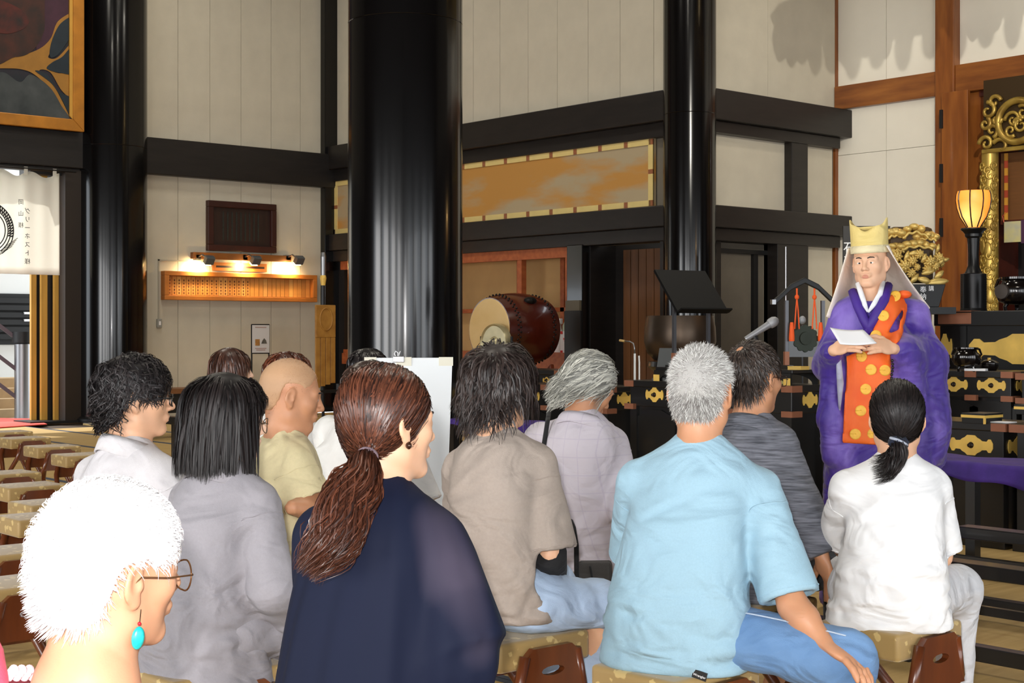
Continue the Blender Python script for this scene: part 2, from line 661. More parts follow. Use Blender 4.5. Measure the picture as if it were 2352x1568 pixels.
# ---- side wall of the inner sanctuary (runs along X, set back from the pillar)
wdz = tag(empty('wall_sanctuary_side'), 'cream side wall of the inner sanctuary beyond the pillar', kind='structure')
panels_x(wdz, XB, XC, 2, YD, 4.40, TOPZ)
MB().bb(XB, XC, YD + .018, YD + .2, 2.5, TOPZ).build('wall_core', GROOVE, wdz)
panels_x(wdz, xD(1645) - .3, xD(1801), 1, YD, 2.93, 4.03)
panels_x(wdz, xD(1836), xD(1910), 1, YD, 2.93, 4.03)
panels_x(wdz, xD(1838), xD(1910), 1, YD, 0, 2.52)
t = tag(empty('trim_6'), 'dark beam with short under-beam along the sanctuary side wall', kind='structure')
MB().bb(XB, XC + .02, YD - .26, YD + .1, 4.03, 4.417).build('beam', BEAM, t, bevel=.012)
MB().bb(XB, XC - .14, YD - .16, YD + .1, 3.88, 4.03).build('under_beam', BEAM, t, bevel=.01)
t = tag(empty('trim_7'), 'dark lower beam along the sanctuary side wall', kind='structure')
MB().bb(XB, XC + .02, YD - .26, YD + .1, 2.66, 2.94).build('beam', BEAM, t, bevel=.012)
MB().bb(XB, XC - .14, YD - .16, YD + .1, 2.50, 2.66).build('under_beam', BEAM, t, bevel=.01)
t = tag(empty('trim_8'), 'black posts dividing the sanctuary side wall', kind='structure')
MB().bb(xD(1800), xD(1837), YD - .14, YD + .1, 2.9, 4.05).build('post', BEAM, t, bevel=.008)
MB().bb(xD(1767), xD(1838), YD - .14, YD + .1, 0, 2.52).build('post', BEAM, t, bevel=.008)
d2 = tag(empty('door_2'), 'grey sliding doors in the sanctuary side wall', kind='structure')
FUS = M('grey sliding door paper', (104, 96, 84), .8, var=.06)
MB().bb(xD(1645) - .35, xD(1767), YD + .10, YD + .14, 0, 2.5).build('door_leaf', FUS, d2)
MB().bb(xD(1738), xD(1748), YD + .05, YD + .10, 0, 2.42).build('door_stile', BLACK, d2)
MB().bb(xD(1645) - .35, xD(1767), YD + .03, YD + .12, 2.36, 2.42).build('door_rail', BLACK, d2)
MB().lathe([(.045, 0), (.045, .012), (.03, .016)], (0, 0, 0), 16, 'y').build('door_pull', BLACK, d2, loc=(xD(1657), YD + .08, .98))

# ---- back wall of the sanctuary with brown timber frame (runs along Y)
wc = tag(empty('wall_right'), 'white wall framed in brown timber beside the shrine', kind='structure')
ycp0, ycp1, ycq = yC(2163), yC(1926), yC(2037)
PL2 = M('white sanctuary board', (226, 219, 204), .8, var=.03, vscale=2, bump=.1, bscale=40)
for (a, b) in ((ycp0, ycq), (ycq, ycp1)):
    panels_y(wc, a, b, 1, XC, 4.76, TOPZ, PL2)
    panels_y(wc, a, b, 1, XC, 0, 3.80, PL2)
    panels_y(wc, a, b, 1, XC, 3.806, 4.44, PL2)
panels_y(wc, 4.0, yC(2205), 4, XC, 4.76, TOPZ, PL2)
MB().bb(XC + .018, XC + .2, ycp0 - .1, YD, 0, TOPZ).build('wall_core', GROOVE, wc)
MB().bb(XC + .018, XC + .2, -7, ycp0, 4.4, TOPZ).build('wall_core', GROOVE, wc)
MB().bb(XC + .018, XC + .2, -7, 5.6, 0, 4.5).build('wall_core', BEAM, wc)
t = tag(empty('trim_9'), 'brown timber posts and rail of the sanctuary wall', kind='structure')
MB().bb(XC - .07, XC + .05, yC(1926), yC(1906), 0, TOPZ).build('corner_post', BROWN, t, bevel=.006)
MB().bb(XC - .16, XC + .1, yC(2206), ycp0, 0, TOPZ).build('post', BROWN, t, bevel=.01)
MB().bb(XC - .10, XC + .05, ycp0, ycp1, 4.435, 4.76).build('rail', BROWNX, t, bevel=.008)
MB().bb(XC - .12, XC + .05, 4.0, yC(2206), 4.435, 4.80).build('rail', BROWNX, t, bevel=.008)
d3 = tag(empty('door_3'), 'brown folded door leaf with black hinges beside the gilded shrine', kind='structure')
MB().bb(XC - .34, XC - .28, yC(2256), yC(2196), 0, 4.42).build('door_leaf', BROWN, d3, bevel=.006)
for z in (4.1, 3.4, 2.7):
    MB().bb(XC - .37, XC - .335, yC(2200), yC(2194), z - .14, z + .1).build('hinge', BLACK, d3)
# shrine recess
sr = tag(empty('wall_shrine'), 'dark recess of the shrine behind the altar', kind='structure')
REDL = M('red brown lacquer', (78, 30, 18), .4, var=.15)
MB().bb(XC + .9, XC + 1.0, 5.4, yC(2250), 0, 4.5).build('recess_back', M('dark shrine back', (22, 12, 12), .6), sr)
MB().bb(XC + .0, XC + .9, yC(2254), yC(2250), 0, 4.5).build('recess_side', REDL, sr)
MB().bb(XC - .05, XC + .9, 5.4, yC(2254), 4.36, 4.45).build('recess_top', REDL, sr)

# ---- round pillars
for (name, x, y, r, lab) in (
        ('pillar', W(931, 0, 13.2).x, W(931, 0, 13.2).y, .513, 'thick black lacquered pillar standing free in the middle of the hall'),
        ('pillar', W(253, 0, 22.1).x, W(253, 0, 22.1).y - .05, .52, 'thick black lacquered pillar beside the entrance curtain'),
        ('pillar', W(1584, 0, 18.68).x, W(1584, 0, 18.68).y, .335, 'slimmer black lacquered pillar at the corner of the sanctuary')):
    p = tag(empty(name, (x, y, 0)), lab, 'pillar', 'black lacquered pillars')
    prof = [(r, 0)] + [(r, z) for z in (2, 4.07)] + [(r, 4.075), (r - .004, 4.08), (r, 4.085)] + [(r, 6), (r, TOPZ)]
    MB().lathe(prof, n=72).build('shaft', LACQ, p, smooth='auto')
    MB().lathe([(r + .06, 0), (r + .06, .05), (r + .02, .08), (r - .01, .09)], n=48).build('base_ring', IRON, p, smooth='auto')

# ---- entrance: stacked sliding doors, outside steps
ent = tag(empty('door_4'), 'open sliding entrance doors with yellow wooden stiles', kind='structure')
YEL = M('yellow door stile', (196, 150, 66), .45, var=.12, vscale=3, stretch=(4, 4, .5))
for k, (p0, p1) in enumerate(((70, 82), (93, 107), (123, 140))):
    yy = YA + .34 - k * .1
    MB().bb(onY(p0, 0, yy).x, onY(p1, 0, yy).x, yy - .03, yy + .03, 0, 3.62).build('stile', YEL, ent)
    MB().bb(onY(p0, 0, yy).x + .02, xl - .05, yy - .012, yy + .012, 0, 3.6).build('door_leaf', M('dark door leaf', (26, 20, 14), .6), ent)
MB().bb(xA(142), xA(180), YA - .12, YA + .3, 0, 3.7).build('jamb', M('brown black jamb', (38, 28, 20), .5), ent)
MB().bb(xA(70), xA(142), YA + .0, YA + .4, 3.62, 3.72).build('door_head', BEAM, ent)
MB().bb(xA(60), xA(180), YA - .15, YA + .45, 0, .035).build('sill', BLACK, ent)

# closing boards at the wall corners
MB().bb(XB + .02, XB + .9, YA - .3, YA, 0, 2.5).build('corner_core', BEAM, wb)
MB().bb(XB + .02, XB + .9, ya0, YA, 2.5, 2.6).build('alcove_roof', BEAM, al)
MB().bb(xD(1767), XC + .1, YD + .03, YD + .2, 0, 2.55).build('lower_core', GROOVE, wdz)
MB().bb(XB - .1, xD(1767), YD + .16, YD + .3, 0, 2.55).build('lower_core', BEAM, wdz)
MB().bb(XB + .5, XB + .6, YD, yd0, 0, 2.6).build('recess_back', BEAM, do)
MB().bb(XC - .02, XC + .1, yC(2262), yC(2200), 0, 4.45).build('jamb_board', BROWN, wc)
MB().bb(XC + .9, XC + 1.0, 3, 6, 0, 4.6).build('recess_back', BEAM, sr)

# ================================================================== outside the entrance
yard = tag(empty('ground_yard'), 'pale paved yard outside the entrance', kind='structure')
MB().bb(-14, 13.5, 20.95, 40, -.45, -.08).build('paving', M('pale paving', (190, 184, 176), .9, var=.08), yard)
MB().bb(2.5, 9.6, YA + .02, YA + 1.1, -.3, -.005).build('porch_boards', M('porch board', (120, 92, 66), .6, var=.2, stretch=(1, 6, 1)), yard)
bld = tag(empty('neighbour_hall', (11.7, 26, -.1)), 'white walled building with dark louvres seen through the entrance', 'building')
MB().bb(-6, 4, 0, 1, 0, 6).build('wall', M('white render', (222, 222, 218), .9), bld)
for k in range(6):
    MB().bb(-5, 1.6, -.12, -.02, 1.3 + k * .13, 1.39 + k * .13).build('louvre', BLACK, bld)
MB().bb(-5, 1.6, -.03, -.01, 1.2, 2.12).build('louvre_backing', BLACK, bld)
for k in range(2):
    MB().bb(-.9, .1, -.15, -.1, 1.62 + k * .13, 1.66 + k * .13).build('light_slat', WHITE, bld)
st = tag(empty('stone_stairs', (8.3, 23.6, -.1)), 'tan steps outside the entrance', 'stairs')
for k in range(4):
    MB().bb(-3, 2.2, k * .32, 1.6, k * .16, k * .16 + .16).build('step', M('tan stone', (178, 150, 112), .8, var=.1), st)
rl = tag(empty('stair_railing', onY(52, 960, 23.2)), 'grey metal stair railing with a thick round post', 'railing')
MB().lathe([(.13, 0), (.13, 1.2), (.11, 1.22)], n=20).build('post', STEEL, rl, smooth='auto')
MB().lathe([(.17, 1.22), (.17, 1.40)], n=20).build('post_cap', BLACK, rl, smooth='auto')
for z in (1.25, .75, .3):
    MB().bar((-.05, 0, z), (-1.8, .6, z + 1.5), .09, .06).build('rail', M('plum grey metal', (92, 80, 86), .4, metal=.5), rl)
MB().bar((-.6, .2, .5), (-.6, .2, 1.75), .05, .05).build('baluster', IRON, rl)

# ---- red runner at the door
rc = MB()
a, b, c_, d_ = onZ(-120, 992, .0), onZ(108, 976, .0), onZ(74, 963.5, .0), onZ(-120, 960, .0)
G = [[a.lerp(b, t) for t in np.linspace(0, 1, 12)], [d_.lerp(c_, t) for t in np.linspace(0, 1, 12)]]
G = [[Vector(p) + Vector((0, 0, .012)) for p in row] for row in G]
rc.sheet([[tuple(p) for p in row] for row in G], .012)
tag(rc.build('red_carpet', M('red felt', (226, 84, 70), .9, var=.08, vscale=20)), 'red felt runner laid on the tatami at the entrance', 'carpet')

# ---- entrance curtain, seen from behind so its print reads mirrored
NOR = M('white curtain cotton', (240, 236, 226), .85, transl=.75)
INK = M('black ink', (34, 34, 36), .8)
yN = YA - .22
nx0, nx1 = onY(-210, 0, yN).x, onY(137, 0, yN).x
nr = tag(empty('entrance_curtain', (nx1, yN, 0)), 'white cotton entrance curtain printed with a wheat crest and mirrored lettering', 'curtain')
zt, zb = zat(402, 21.2), zat(631, 21.2)


def fold(x):
    return .035 * math.sin(x * 9.5) + .015 * math.sin(x * 23 + 1)


G = []
for xi in np.linspace(nx0 - nx1, 0, 90):
    G.append([(xi, fold(xi) * (.35 + .65 * (1 - w)) + 0, zt + .04 * math.cos(xi * 14.6) * max(0, 1 - w * 7) + (zb - zt) * w) for w in np.linspace(0, 1, 14)])
MB().sheet(G, .004).build('cloth', NOR, nr, smooth=True)
for k in range(12):
    xx = -.08 - k * .43
    MB().bb(xx - .02, xx + .03, -.01, .01, zt - .02, zt + .1).build('loop', NOR, nr)
MB().tube([(nx0 - nx1 - .2, 0, zt + .08), (.25, 0, zt + .08)], .014, 8).build('rod', IRON, nr)


def ntext(s, px, py, size, space):
    p = onY(px, py, yN - .06)
    place_text('\n'.join(s), size, (p.x - nx1, p.y - yN, p.z), (1, 0, 0), (0, 0, 1), INK, nr, mirror=True, space=space)


ntext('岡山様', 48, 491, .082, 2.0)
ntext('グリーネスト様', 63, 543, .088, 1.36)
cc = onY(-34, 527, yN - .062)
for R_ in (.40, .36, .32, .28):
    a = np.linspace(-.95, 1.25, 40)
    MB().tube([(cc.x - nx1 + R_ * math.cos(q), -.075, cc.z + R_ * math.sin(q)) for q in a], .008, 5).build('crest_ring', INK, nr)
for k in range(14):
    q = -.2 + k * .1
    for R_ in (.345, .385):
        MB().ell((cc.x - nx1 + R_ * math.cos(q), -.075, cc.z + R_ * math.sin(q)), (.022, .004, .012), 8, 5, rot=(0, -q - .8, 0)).build('wheat_grain', INK, nr)
for k in range(5):
    MB().bar((cc.x - nx1 + .18 + k * .02, -.075, cc.z - .36 + k * .03), (cc.x - nx1 + .38 + k * .02, -.075, cc.z - .22 + k * .03), .012, .006).build('stalk', INK, nr)

# ---- big framed painting above the entrance
pz0 = zat(297, 21.2)
px0, px1 = xA(-330), xA(171)
yP = YA - .30
pw = px1 - px0
pt = tag(empty('framed_painting', (px1, yP, pz0)), 'large gilt framed painting of dark leaves, gold branches and grey clouds above the entrance', 'painting')
PF = M('gilt frame', (186, 122, 40), .42, metal=.25, var=.2, vscale=4)
PF2 = M('gilt frame inner', (212, 160, 70), .4, metal=.35)
MB().bb(-pw, -.0, .02, .08, 0, 3.6).build('canvas', M('painting ground', (24, 34, 40), .7, rgb2=(48, 30, 44), vscale=1.2), pt)
MB().prism([(-pw, 0), (0, 0), (-.17, .17), (-pw, .17)], (0, .08, 0), (1, 0, 0), (0, 0, 1), .12).build('frame_rail', PF, pt, bevel=.01)
MB().prism([(0, 0), (0, 3.6), (-.17, 3.6), (-.17, .17)], (0, .08, 0), (1, 0, 0), (0, 0, 1), .12).build('frame_rail', PF, pt, bevel=.01)
MB().prism([(-.17, .17), (-.17, 3.6), (-.22, 3.6), (-.22, .22)], (0, .08, 0), (1, 0, 0), (0, 0, 1), .10).build('frame_slip', PF2, pt)
s_ = 3380 / 21.0


def pp(px, py):
    return ((px - 171) / s_ / .985, (297 - py) / s_)


def painted(name, pts, mat, y=.018, n=8):
    # closed smooth outline through the points
    P = np.array([pp(*q) for q in pts])
    m = len(P)
    out = []
    for i in range(m):
        p0, p1, p2, p3 = P[i - 1], P[i], P[(i + 1) % m], P[(i + 2) % m]
        for tt in np.linspace(0, 1, n, endpoint=False):
            out.append(tuple(.5 * ((2 * p1) + (-p0 + p2) * tt + (2 * p0 - 5 * p1 + 4 * p2 - p3) * tt ** 2 + (-p0 + 3 * p1 - 3 * p2 + p3) * tt ** 3)))
    MB().prism(out, (0, y, 0), (1, 0, 0), (0, 0, 1), .006).build(name, mat, pt)


PG = M('ochre paint', (158, 110, 38), .6, var=.12)
PB = M('deep blue paint', (22, 36, 46), .6, var=.2)
PP = M('plum paint', (62, 30, 46), .7, var=.2)
PGR = M('grey cloud paint', (74, 78, 78), .7, rgb2=(44, 50, 52), vscale=3)
PRED = M('rust paint', (92, 32, 22), .7, rgb2=(30, 26, 24), vscale=5)
painted('plum_field', [(60, -200), (60, 130), (85, 120), (110, 60), (148, 25), (150, -200)], PP, .018)
painted('branch', [(-60, 150), (0, 142), (60, 118), (92, 88), (110, 45), (148, 18), (148, 40), (112, 70), (92, 118), (88, 132), (110, 128), (148, 84), (150, 100), (112, 140), (90, 156), (112, 165), (148, 160), (149, 220), (120, 205), (92, 165), (66, 165), (100, 195), (140, 265), (150, 280), (120, 272), (96, 215), (60, 178), (20, 166), (-60, 172)], PG, .014)
painted('leaf', [(92, 130), (92, 105), (104, 70), (120, 45), (148, 28), (149, 60), (132, 90), (110, 122)], PB, .008)
painted('leaf', [(84, 158), (96, 142), (120, 126), (149, 96), (149, 158), (118, 164)], PB, .008)
painted('leaf', [(56, 166), (86, 172), (110, 205), (148, 226), (148, 280), (122, 230), (96, 192)], PB, .008)
painted('cloud', [(-60, 205), (-20, 178), (20, 196), (46, 176), (90, 200), (118, 240), (136, 274), (60, 280), (-60, 280)], PGR, .008)
painted('mane', [(-60, -200), (70, -200), (78, 30), (74, 80), (48, 122), (10, 140), (-60, 140)], M('dark brown paint', (34, 26, 22), .7, rgb2=(74, 36, 24), vscale=4), .008)
painted('rust_patch', [(-40, 20), (14, 26), (40, 50), (30, 72), (-10, 90), (-40, 80)], PRED, .002)

# ---- donor boards on the wall
yW = YA - .012


def wallx(px, py):
    return onY(px, py, yW)


a, b = wallx(472, 460), wallx(629, 582)
pl = tag(empty('dark_plaque', ((a.x + b.x) / 2, yW, b.z)), 'dark framed wooden plaque with faint columns of writing above the lit board', 'plaque')
w_, h_ = (b.x - a.x) / 2, a.z - b.z
DKP = M('dark red brown board', (42, 22, 14), .5, var=.3, vscale=3, stretch=(6, 1, .5))
MB().bb(-w_ + .08, w_ - .08, -.04, 0, .08, h_ - .08).build('board', DKP, pl)
for (x0, x1, z0, z1) in ((-w_, w_, 0, .1), (-w_, w_, h_ - .1, h_), (-w_, -w_ + .1, .1, h_ - .1), (w_ - .1, w_, .1, h_ - .1)):
    MB().bb(x0, x1, -.09, 0, z0, z1).build('frame_rail', M('dark frame wood', (54, 20, 12), .45, var=.2), pl, bevel=.01)
for k in range(9):
    MB().bb(-w_ + .28 + k * .08, -w_ + .305 + k * .08, -.044, -.04, .18, h_ - .16).build('writing_column', M('faded green ink', (34, 36, 30), .7, var=.5, vscale=80), pl)

a, b = wallx(369, 622), wallx(719, 694)
db = tag(empty('donor_board', ((a.x + b.x) / 2, yW, b.z)), 'long pale wooden donor board of name slips lit by three lamps', 'board')
w_, h_ = (b.x - a.x) / 2, a.z - b.z
DB = M('pale donor board wood', (204, 138, 66), .5, var=.1, vscale=3, stretch=(1, 1, 4))
DBI = M('donor board frame', (186, 112, 44), .5, var=.1)
MB().bb(-w_ + .04, w_ - .04, -.03, 0, .04, h_ - .04).build('back_board', DBI, db)
for (x0, x1, z0, z1) in ((-w_, w_, 0, .07), (-w_, w_, h_ - .07, h_), (-w_, -w_ + .08, .07, h_ - .07), (w_ - .08, w_, .07, h_ - .07)):
    MB().bb(x0, x1, -.13, 0, z0, z1).build('frame_rail', DBI, db, bevel=.008)
ns = 32
sw_ = (2 * w_ - .18) / ns
for k in range(ns):
    sh = random.choice((0, 0, 1, 2))
    mm = M('name slip %d' % sh, ((206, 142, 70), (190, 126, 60), (222, 164, 90))[sh], .55, var=.1, vscale=4, stretch=(1, 1, 3))
    sl = MB().bb(-sw_ / 2 + .004, sw_ / 2 - .004, -.012, 0, .08, h_ - .08).build('name_slip', mm, db, loc=(-w_ + .09 + (k + .5) * sw_, -.03, 0))
    if k < 18:
        mk = MB()
        for q in range(5):
            mk.box((0, -.013, .11 + q * (h_ - .2) / 5), (.022, .002, .03))
        mk.build('ink_mark', M('brown ink', (110, 62, 26), .7), sl)
a, b = wallx(437, 585), wallx(662, 602)
lr = tag(empty('lamp_rail', ((a.x + b.x) / 2, yW, b.z)), 'brown wooden rail carrying the lamps above the donor board', 'rail')
MB().bb(-(b.x - a.x) / 2, (b.x - a.x) / 2, -.10, 0, 0, a.z - b.z + .04).build('batten', M('brown batten', (132, 78, 26), .5, var=.15), lr, bevel=.006)
a, b = wallx(487, 602), wallx(610, 625)
tp = tag(empty('title_plaque', ((a.x + b.x) / 2, yW, b.z)), 'small framed title plaque between the lamps and the donor board', 'plaque')
w_, h_ = (b.x - a.x) / 2, a.z - b.z
MB().bb(-w_, w_, -.04, 0, 0, h_).build('frame', DBI, tp)
MB().bb(-w_ + .05, w_ - .05, -.046, -.03, .05, h_ - .05).build('plate', DKP, tp)
for i, (px, nm_) in enumerate(((449, 'left end of the rail'), (556, 'middle of the rail'), (655, 'right end of the rail'))):
    p = wallx(px, 596)
    L = tag(empty('picture_lamp', (p.x, yW - .10, p.z)), 'small square spot lamp at the %s above the donor board' % nm_, 'lamp', 'lamps over the donor board')
    MB().bb(-.04, .04, -.0, .1, -.01, .07).build('mount', STEEL, L)
    MB().tube([(0, 0, .04), (0, -.12, .07), (.02, -.2, .02)], .014, 8).build('arm', STEEL, L)
    MB().box((.05, -.24, -.02), (.15, .09, .13), (math.radians(35), 0, 0)).build('housing', M('lamp housing grey', (120, 126, 130), .4, metal=.6), L, bevel=.01)
    bulb = MB().box((.04, -.185, -.08), (.11, .07, .012), (math.radians(35), 0, 0)).build('bulb', emit('lamp glow %d' % i, (255, 214, 140), 60), L)
    li = bpy.data.lights.new('picture_lamp_light', 'SPOT')
    li.energy = 46
    li.color = (1, .72, .36)
    li.spot_size = math.radians(150)
    li.spot_blend = .8
    li.shadow_soft_size = .04
    lo = bpy.data.objects.new('picture_lamp_light', li)
    COL.objects.link(lo)
    lo.parent = L
    lo.location = (.0, -.10, -.10)
    lo.rotation_euler = Vector((-.05, .26, -.20)).to_track_quat('-Z', 'Y').to_euler()
a = wallx(364, 742)
swp = tag(empty('light_switch', (a.x, yW, a.z)), 'grey light switch box with a thin conduit on the cream wall', 'switch')
MB().bb(-.04, .04, -.04, 0, -.065, .065).build('plate', M('switch grey', (150, 148, 140), .5), swp, bevel=.004)
MB().bb(-.015, .015, -.05, -.04, -.03, .03).build('rocker', WHITE, swp)
MB().bb(-.012, .012, -.02, 0, .065, .98).build('conduit', M('painted conduit', (172, 164, 148), .6), swp)
MB().bb(-.012, .5, -.02, 0, .96, .98).build('conduit', M('painted conduit', (172, 164, 148), .6), swp)

# poster on a thin stand near the wall
p = onY(598, 762, YA - .7)
po = tag(empty('poster_stand', (p.x, YA - .7, 0)), 'thin black stand holding a white printed poster before the cream wall', 'stand')
d_ = (YA - .7) / _dir(598)[1]
pz1, pz2, hw = zat(745, d_), zat(811, d_), .155
for s in (-1, 1):
    MB().tube([(s * hw, 0, 0), (s * hw, 0, pz1)], .012, 8).build('pole', IRON, po)
    MB().bar((s * hw, -.25, .012), (s * hw, .25, .012), .03, .024).build('foot', IRON, po)
MB().bb(-hw, hw, -.012, .006, pz2, pz1).build('poster_sheet', M('poster paper', (214, 210, 208), .6), po)
for z in (pz1, pz2):
    MB().bb(-hw, hw, -.015, .012, z - .008, z + .008).build('clip_bar', IRON, po)
MB().bb(-.10, -.02, -.016, -.012, pz2 + .12, pz2 + .22).build('printed_picture', M('printed brown', (168, 118, 60), .6, var=.4, vscale=30), po)
MB().prism([(0, 0), (.1, 0), (.085, .05), (.05, .085), (.02, .05)], (.01, -.012, pz2 + .15), (1, 0, 0), (0, 0, 1), .004).build('printed_picture', M('printed hill', (96, 92, 84), .6, var=.4, vscale=30), po)
for z, w in ((pz1 - .05, .2), (pz2 + .07, .2), (pz2 + .045, .16)):
    MB().bb(-w / 2, w / 2, -.016, -.012, z, z + .012).build('printed_line', M('printed red grey', (176, 140, 128), .6), po)

# banner on a pole
p = W(747, 0, 20.0)
bn = tag(empty('temple_banner', (p.x, p.y, 0), -HEAD + 0 + math.pi / 2 - .82 + HEAD - .75), 'gold brocade banner hanging from a dark pole in the corner', 'banner')
BRO = M('gold brocade', (176, 126, 52), .6, rgb2=(150, 100, 34), vscale=9, bump=.3, bscale=60)
z0, z1 = zat(890, 20), zat(700, 20)
MB().tube([(0, .05, .05), (0, .05, zat(598, 20))], .022, 10).build('pole', IRON, bn)
MB().lathe([(.03, 0), (.045, .1), (.02, .2)], (0, .05, zat(655, 20)), 12).build('pole_knob', GOLDP, bn)
MB().lathe([(.035, 0), (.04, .3), (.03, .36)], (0, .05, zat(640, 20)), 12).build('pole_tip', STEEL, bn)
MB().bb(-.16, .16, -.02, .02, z0 + .68, z1).build('head_cloth', BRO, bn, bevel=.01)
MB().tube([(.1 * math.cos(q), -.022, z0 + .93 + .15 * math.sin(q)) for q in np.linspace(0, 6.283, 24)], .012, 6).build('embroidered_ring', BRO, bn)
for k in range(4):
    MB().bb(-.16 + k * .082, -.088 + k * .082, -.015, .015, z0 + .02 * k, z0 + .68).build('streamer', BRO, bn, bevel=.006)
MB().bb(-.22, .22, -.2, .2, 0, .06).build('foot', BLACK, bn)
MB().bb(-.24, .24, -.03, .03, .5, .54).build('cross_rail', BLACK, bn)
for s in (-1, 1):
    MB().bb(s * .22 - .02, s * .22 + .02, -.03, .03, 0, .62).build('rail_post', BLACK, bn)

# ================================================================== drum, gong and things in the alcove
dx = onX(1182, 757, 12.85)
dr = tag(empty('taiko_drum', (dx.x, dx.y, 0)), 'large red brown barrel drum with pale skin resting on a wooden cradle', 'drum')
zc = dx.z
R0, L0 = .42, .44
DRB = M('red brown drum wood', (74, 22, 10), .28, coat=.5, var=.25, vscale=3)
SKIN = M('drum skin', (214, 178, 116), .65, rgb2=(226, 194, 138), vscale=2.5)
bar = [(R0 * (1 + .16 * (1 - (q / L0) ** 2)), q) for q in np.linspace(-L0, L0, 17)]
MB().lathe(bar, (0, 0, zc), 40, 'x').build('barrel', DRB, dr, smooth='auto')
for s in (-1, 1):
    MB().lathe([(R0 + .012, s * (L0 - .10)), (R0 + .004, s * (L0 - .02)), (R0 - .02, s * (L0 + .012)), (R0 - .06, s * (L0 + .018))][::s], (0, 0, zc), 40, 'x').build('drum_head', SKIN, dr, smooth='auto')
    tk = MB()
    for k in range(44):
        a = k * 2 * math.pi / 44
        for q, off in ((L0 - .115, 0), (L0 - .15, .07)):
            rr = R0 * (1 + .16 * (1 - (q / L0) ** 2)) + .006
            tk.ell((s * q, rr * math.cos(a + off), zc + rr * math.sin(a + off)), (.014, .014, .014), 6, 4)
    tk.build('tack_row', IRON, dr)
MB().ell((.0, -.31, zc + .38), (.10, .07, .055), 14, 8).build('handle_plate', IRON, dr)
for s in (-1, 1):
    MB().prism([(-.5, 0), (.5, 0), (.42, .12), (.36, .42), (.2, .28), (-.2, .28), (-.36, .42), (-.42, .12)], (s * .28 + .03, 0, zc - .87), (0, 1, 0), (0, 0, 1), .07).build('cradle', M('carved cradle wood', (104, 44, 20), .45, var=.25, vscale=6), dr, bevel=.015)
MB().bb(-.4, .4, -.5, .5, 0, zc - .87).build('cradle_base', BLACK, dr)

g = onX(1136, 790, 12.25)
gg = tag(empty('hand_gong', (g.x, g.y, 0)), 'pale bronze dish gong with a raised boss in front of the drum', 'gong')
GON = M('pale bronze gong', (186, 176, 140), .35, metal=.6, var=.15)
MB().lathe([(.02, -.075), (.06, -.07), (.085, -.03), (.10, -.005), (.235, -.01), (.255, -.03), (.265, .0), (.262, .07), (.25, .07), (.24, .01), (.02, .01)], (0, 0, g.z), 40, 'x').build('dish', GON, gg, smooth='auto')
MB().tube([(.03, -.3, 0), (.03, -.3, g.z + .1)], .018, 8).build('stand_post', IRON, gg)
MB().tube([(.03, .3, 0), (.03, .3, g.z + .1)], .018, 8).build('stand_post', IRON, gg)
MB().tube([(.03, -.3, g.z), (.03, .3, g.z)], .012, 8).build('stand_bar', IRON, gg)

zsh = .98 + .06
def alc(px, dx=.12):
    p = onX(px, 0, XB + dx)
    return (p.x, p.y, zsh)


b1 = tag(empty('plastic_spray_bottle', alc(1284, .30)), 'white plastic bottle with a bent neck on the alcove shelf', 'bottle')
MB().lathe([(.07, 0), (.075, .04), (.07, .26), (.035, .34), (.03, .40)], n=16).build('body', WHITE, b1, smooth='auto')
MB().box((0, .03, .44), (.06, .16, .08)).build('spout', WHITE, b1, bevel=.01)
MB().box((-.07, 0, .3), (.012, .05, .12), (0, .2, .2)).build('purple_label', M('purple print', (96, 80, 130), .6), b1)
b2 = tag(empty('white_carton', alc(1303, .14)), 'white carton with red floral print on the alcove shelf', 'carton')
MB().bb(-.06, .06, -.075, .075, 0, .30).build('box', M('white card with red print', (226, 222, 226), .6, rgb2=(206, 92, 96), vscale=11, lo=.58, hi=.62), b2)
MB().bb(-.064, -.06, .03, .075, .26, .30).build('red_corner', M('red print', (196, 40, 40), .6), b2)
MB().bb(-.064, -.06, .03, .075, .0, .03).build('red_corner', M('red print', (196, 40, 40), .6), b2)
b3 = tag(empty('brown_bottle', alc(1311, .32)), 'slim brown bottle behind the printed carton', 'bottle')
MB().lathe([(.04, 0), (.04, .34), (.015, .40), (.014, .46)], n=14).build('glass', M('brown glass', (40, 18, 10), .15), b3, smooth='auto')
MB().lathe([(.017, .45), (.017, .48)], n=12).build('cap', IRON, b3)
b4 = tag(empty('clear_bottle', alc(1300, .34)), 'pale clear bottle behind the printed carton', 'bottle')
MB().lathe([(.05, 0), (.05, .38), (.02, .44), (.02, .49)], n=14).build('glass', M('pale green glass', (170, 180, 160), .2), b4, smooth='auto')
MB().lathe([(.022, .48), (.022, .51)], n=12).build('cap', WHITE, b4)


# ================================================================== lacquer desks with gilt fittings
def plate_poly(w, h):
    r = [(0, 1), (.18, 1), (.28, .78), (.42, .62), (.5, .45), (.72, .42), (.80, .66), (.9, .66), (1, .25), (1, -.25), (.9, -.66), (.8, -.66),
         (.72, -.42), (.5, -.45), (.42, -.62), (.28, -.78), (.18, -1), (0, -1)]
    return [(a * w / 2, b * h / 2) for a, b in r] + [(-a * w / 2, b * h / 2) for a, b in r[1:-1][::-1]]


DKN = M('dark knob', (46, 34, 26), .4, metal=.5)


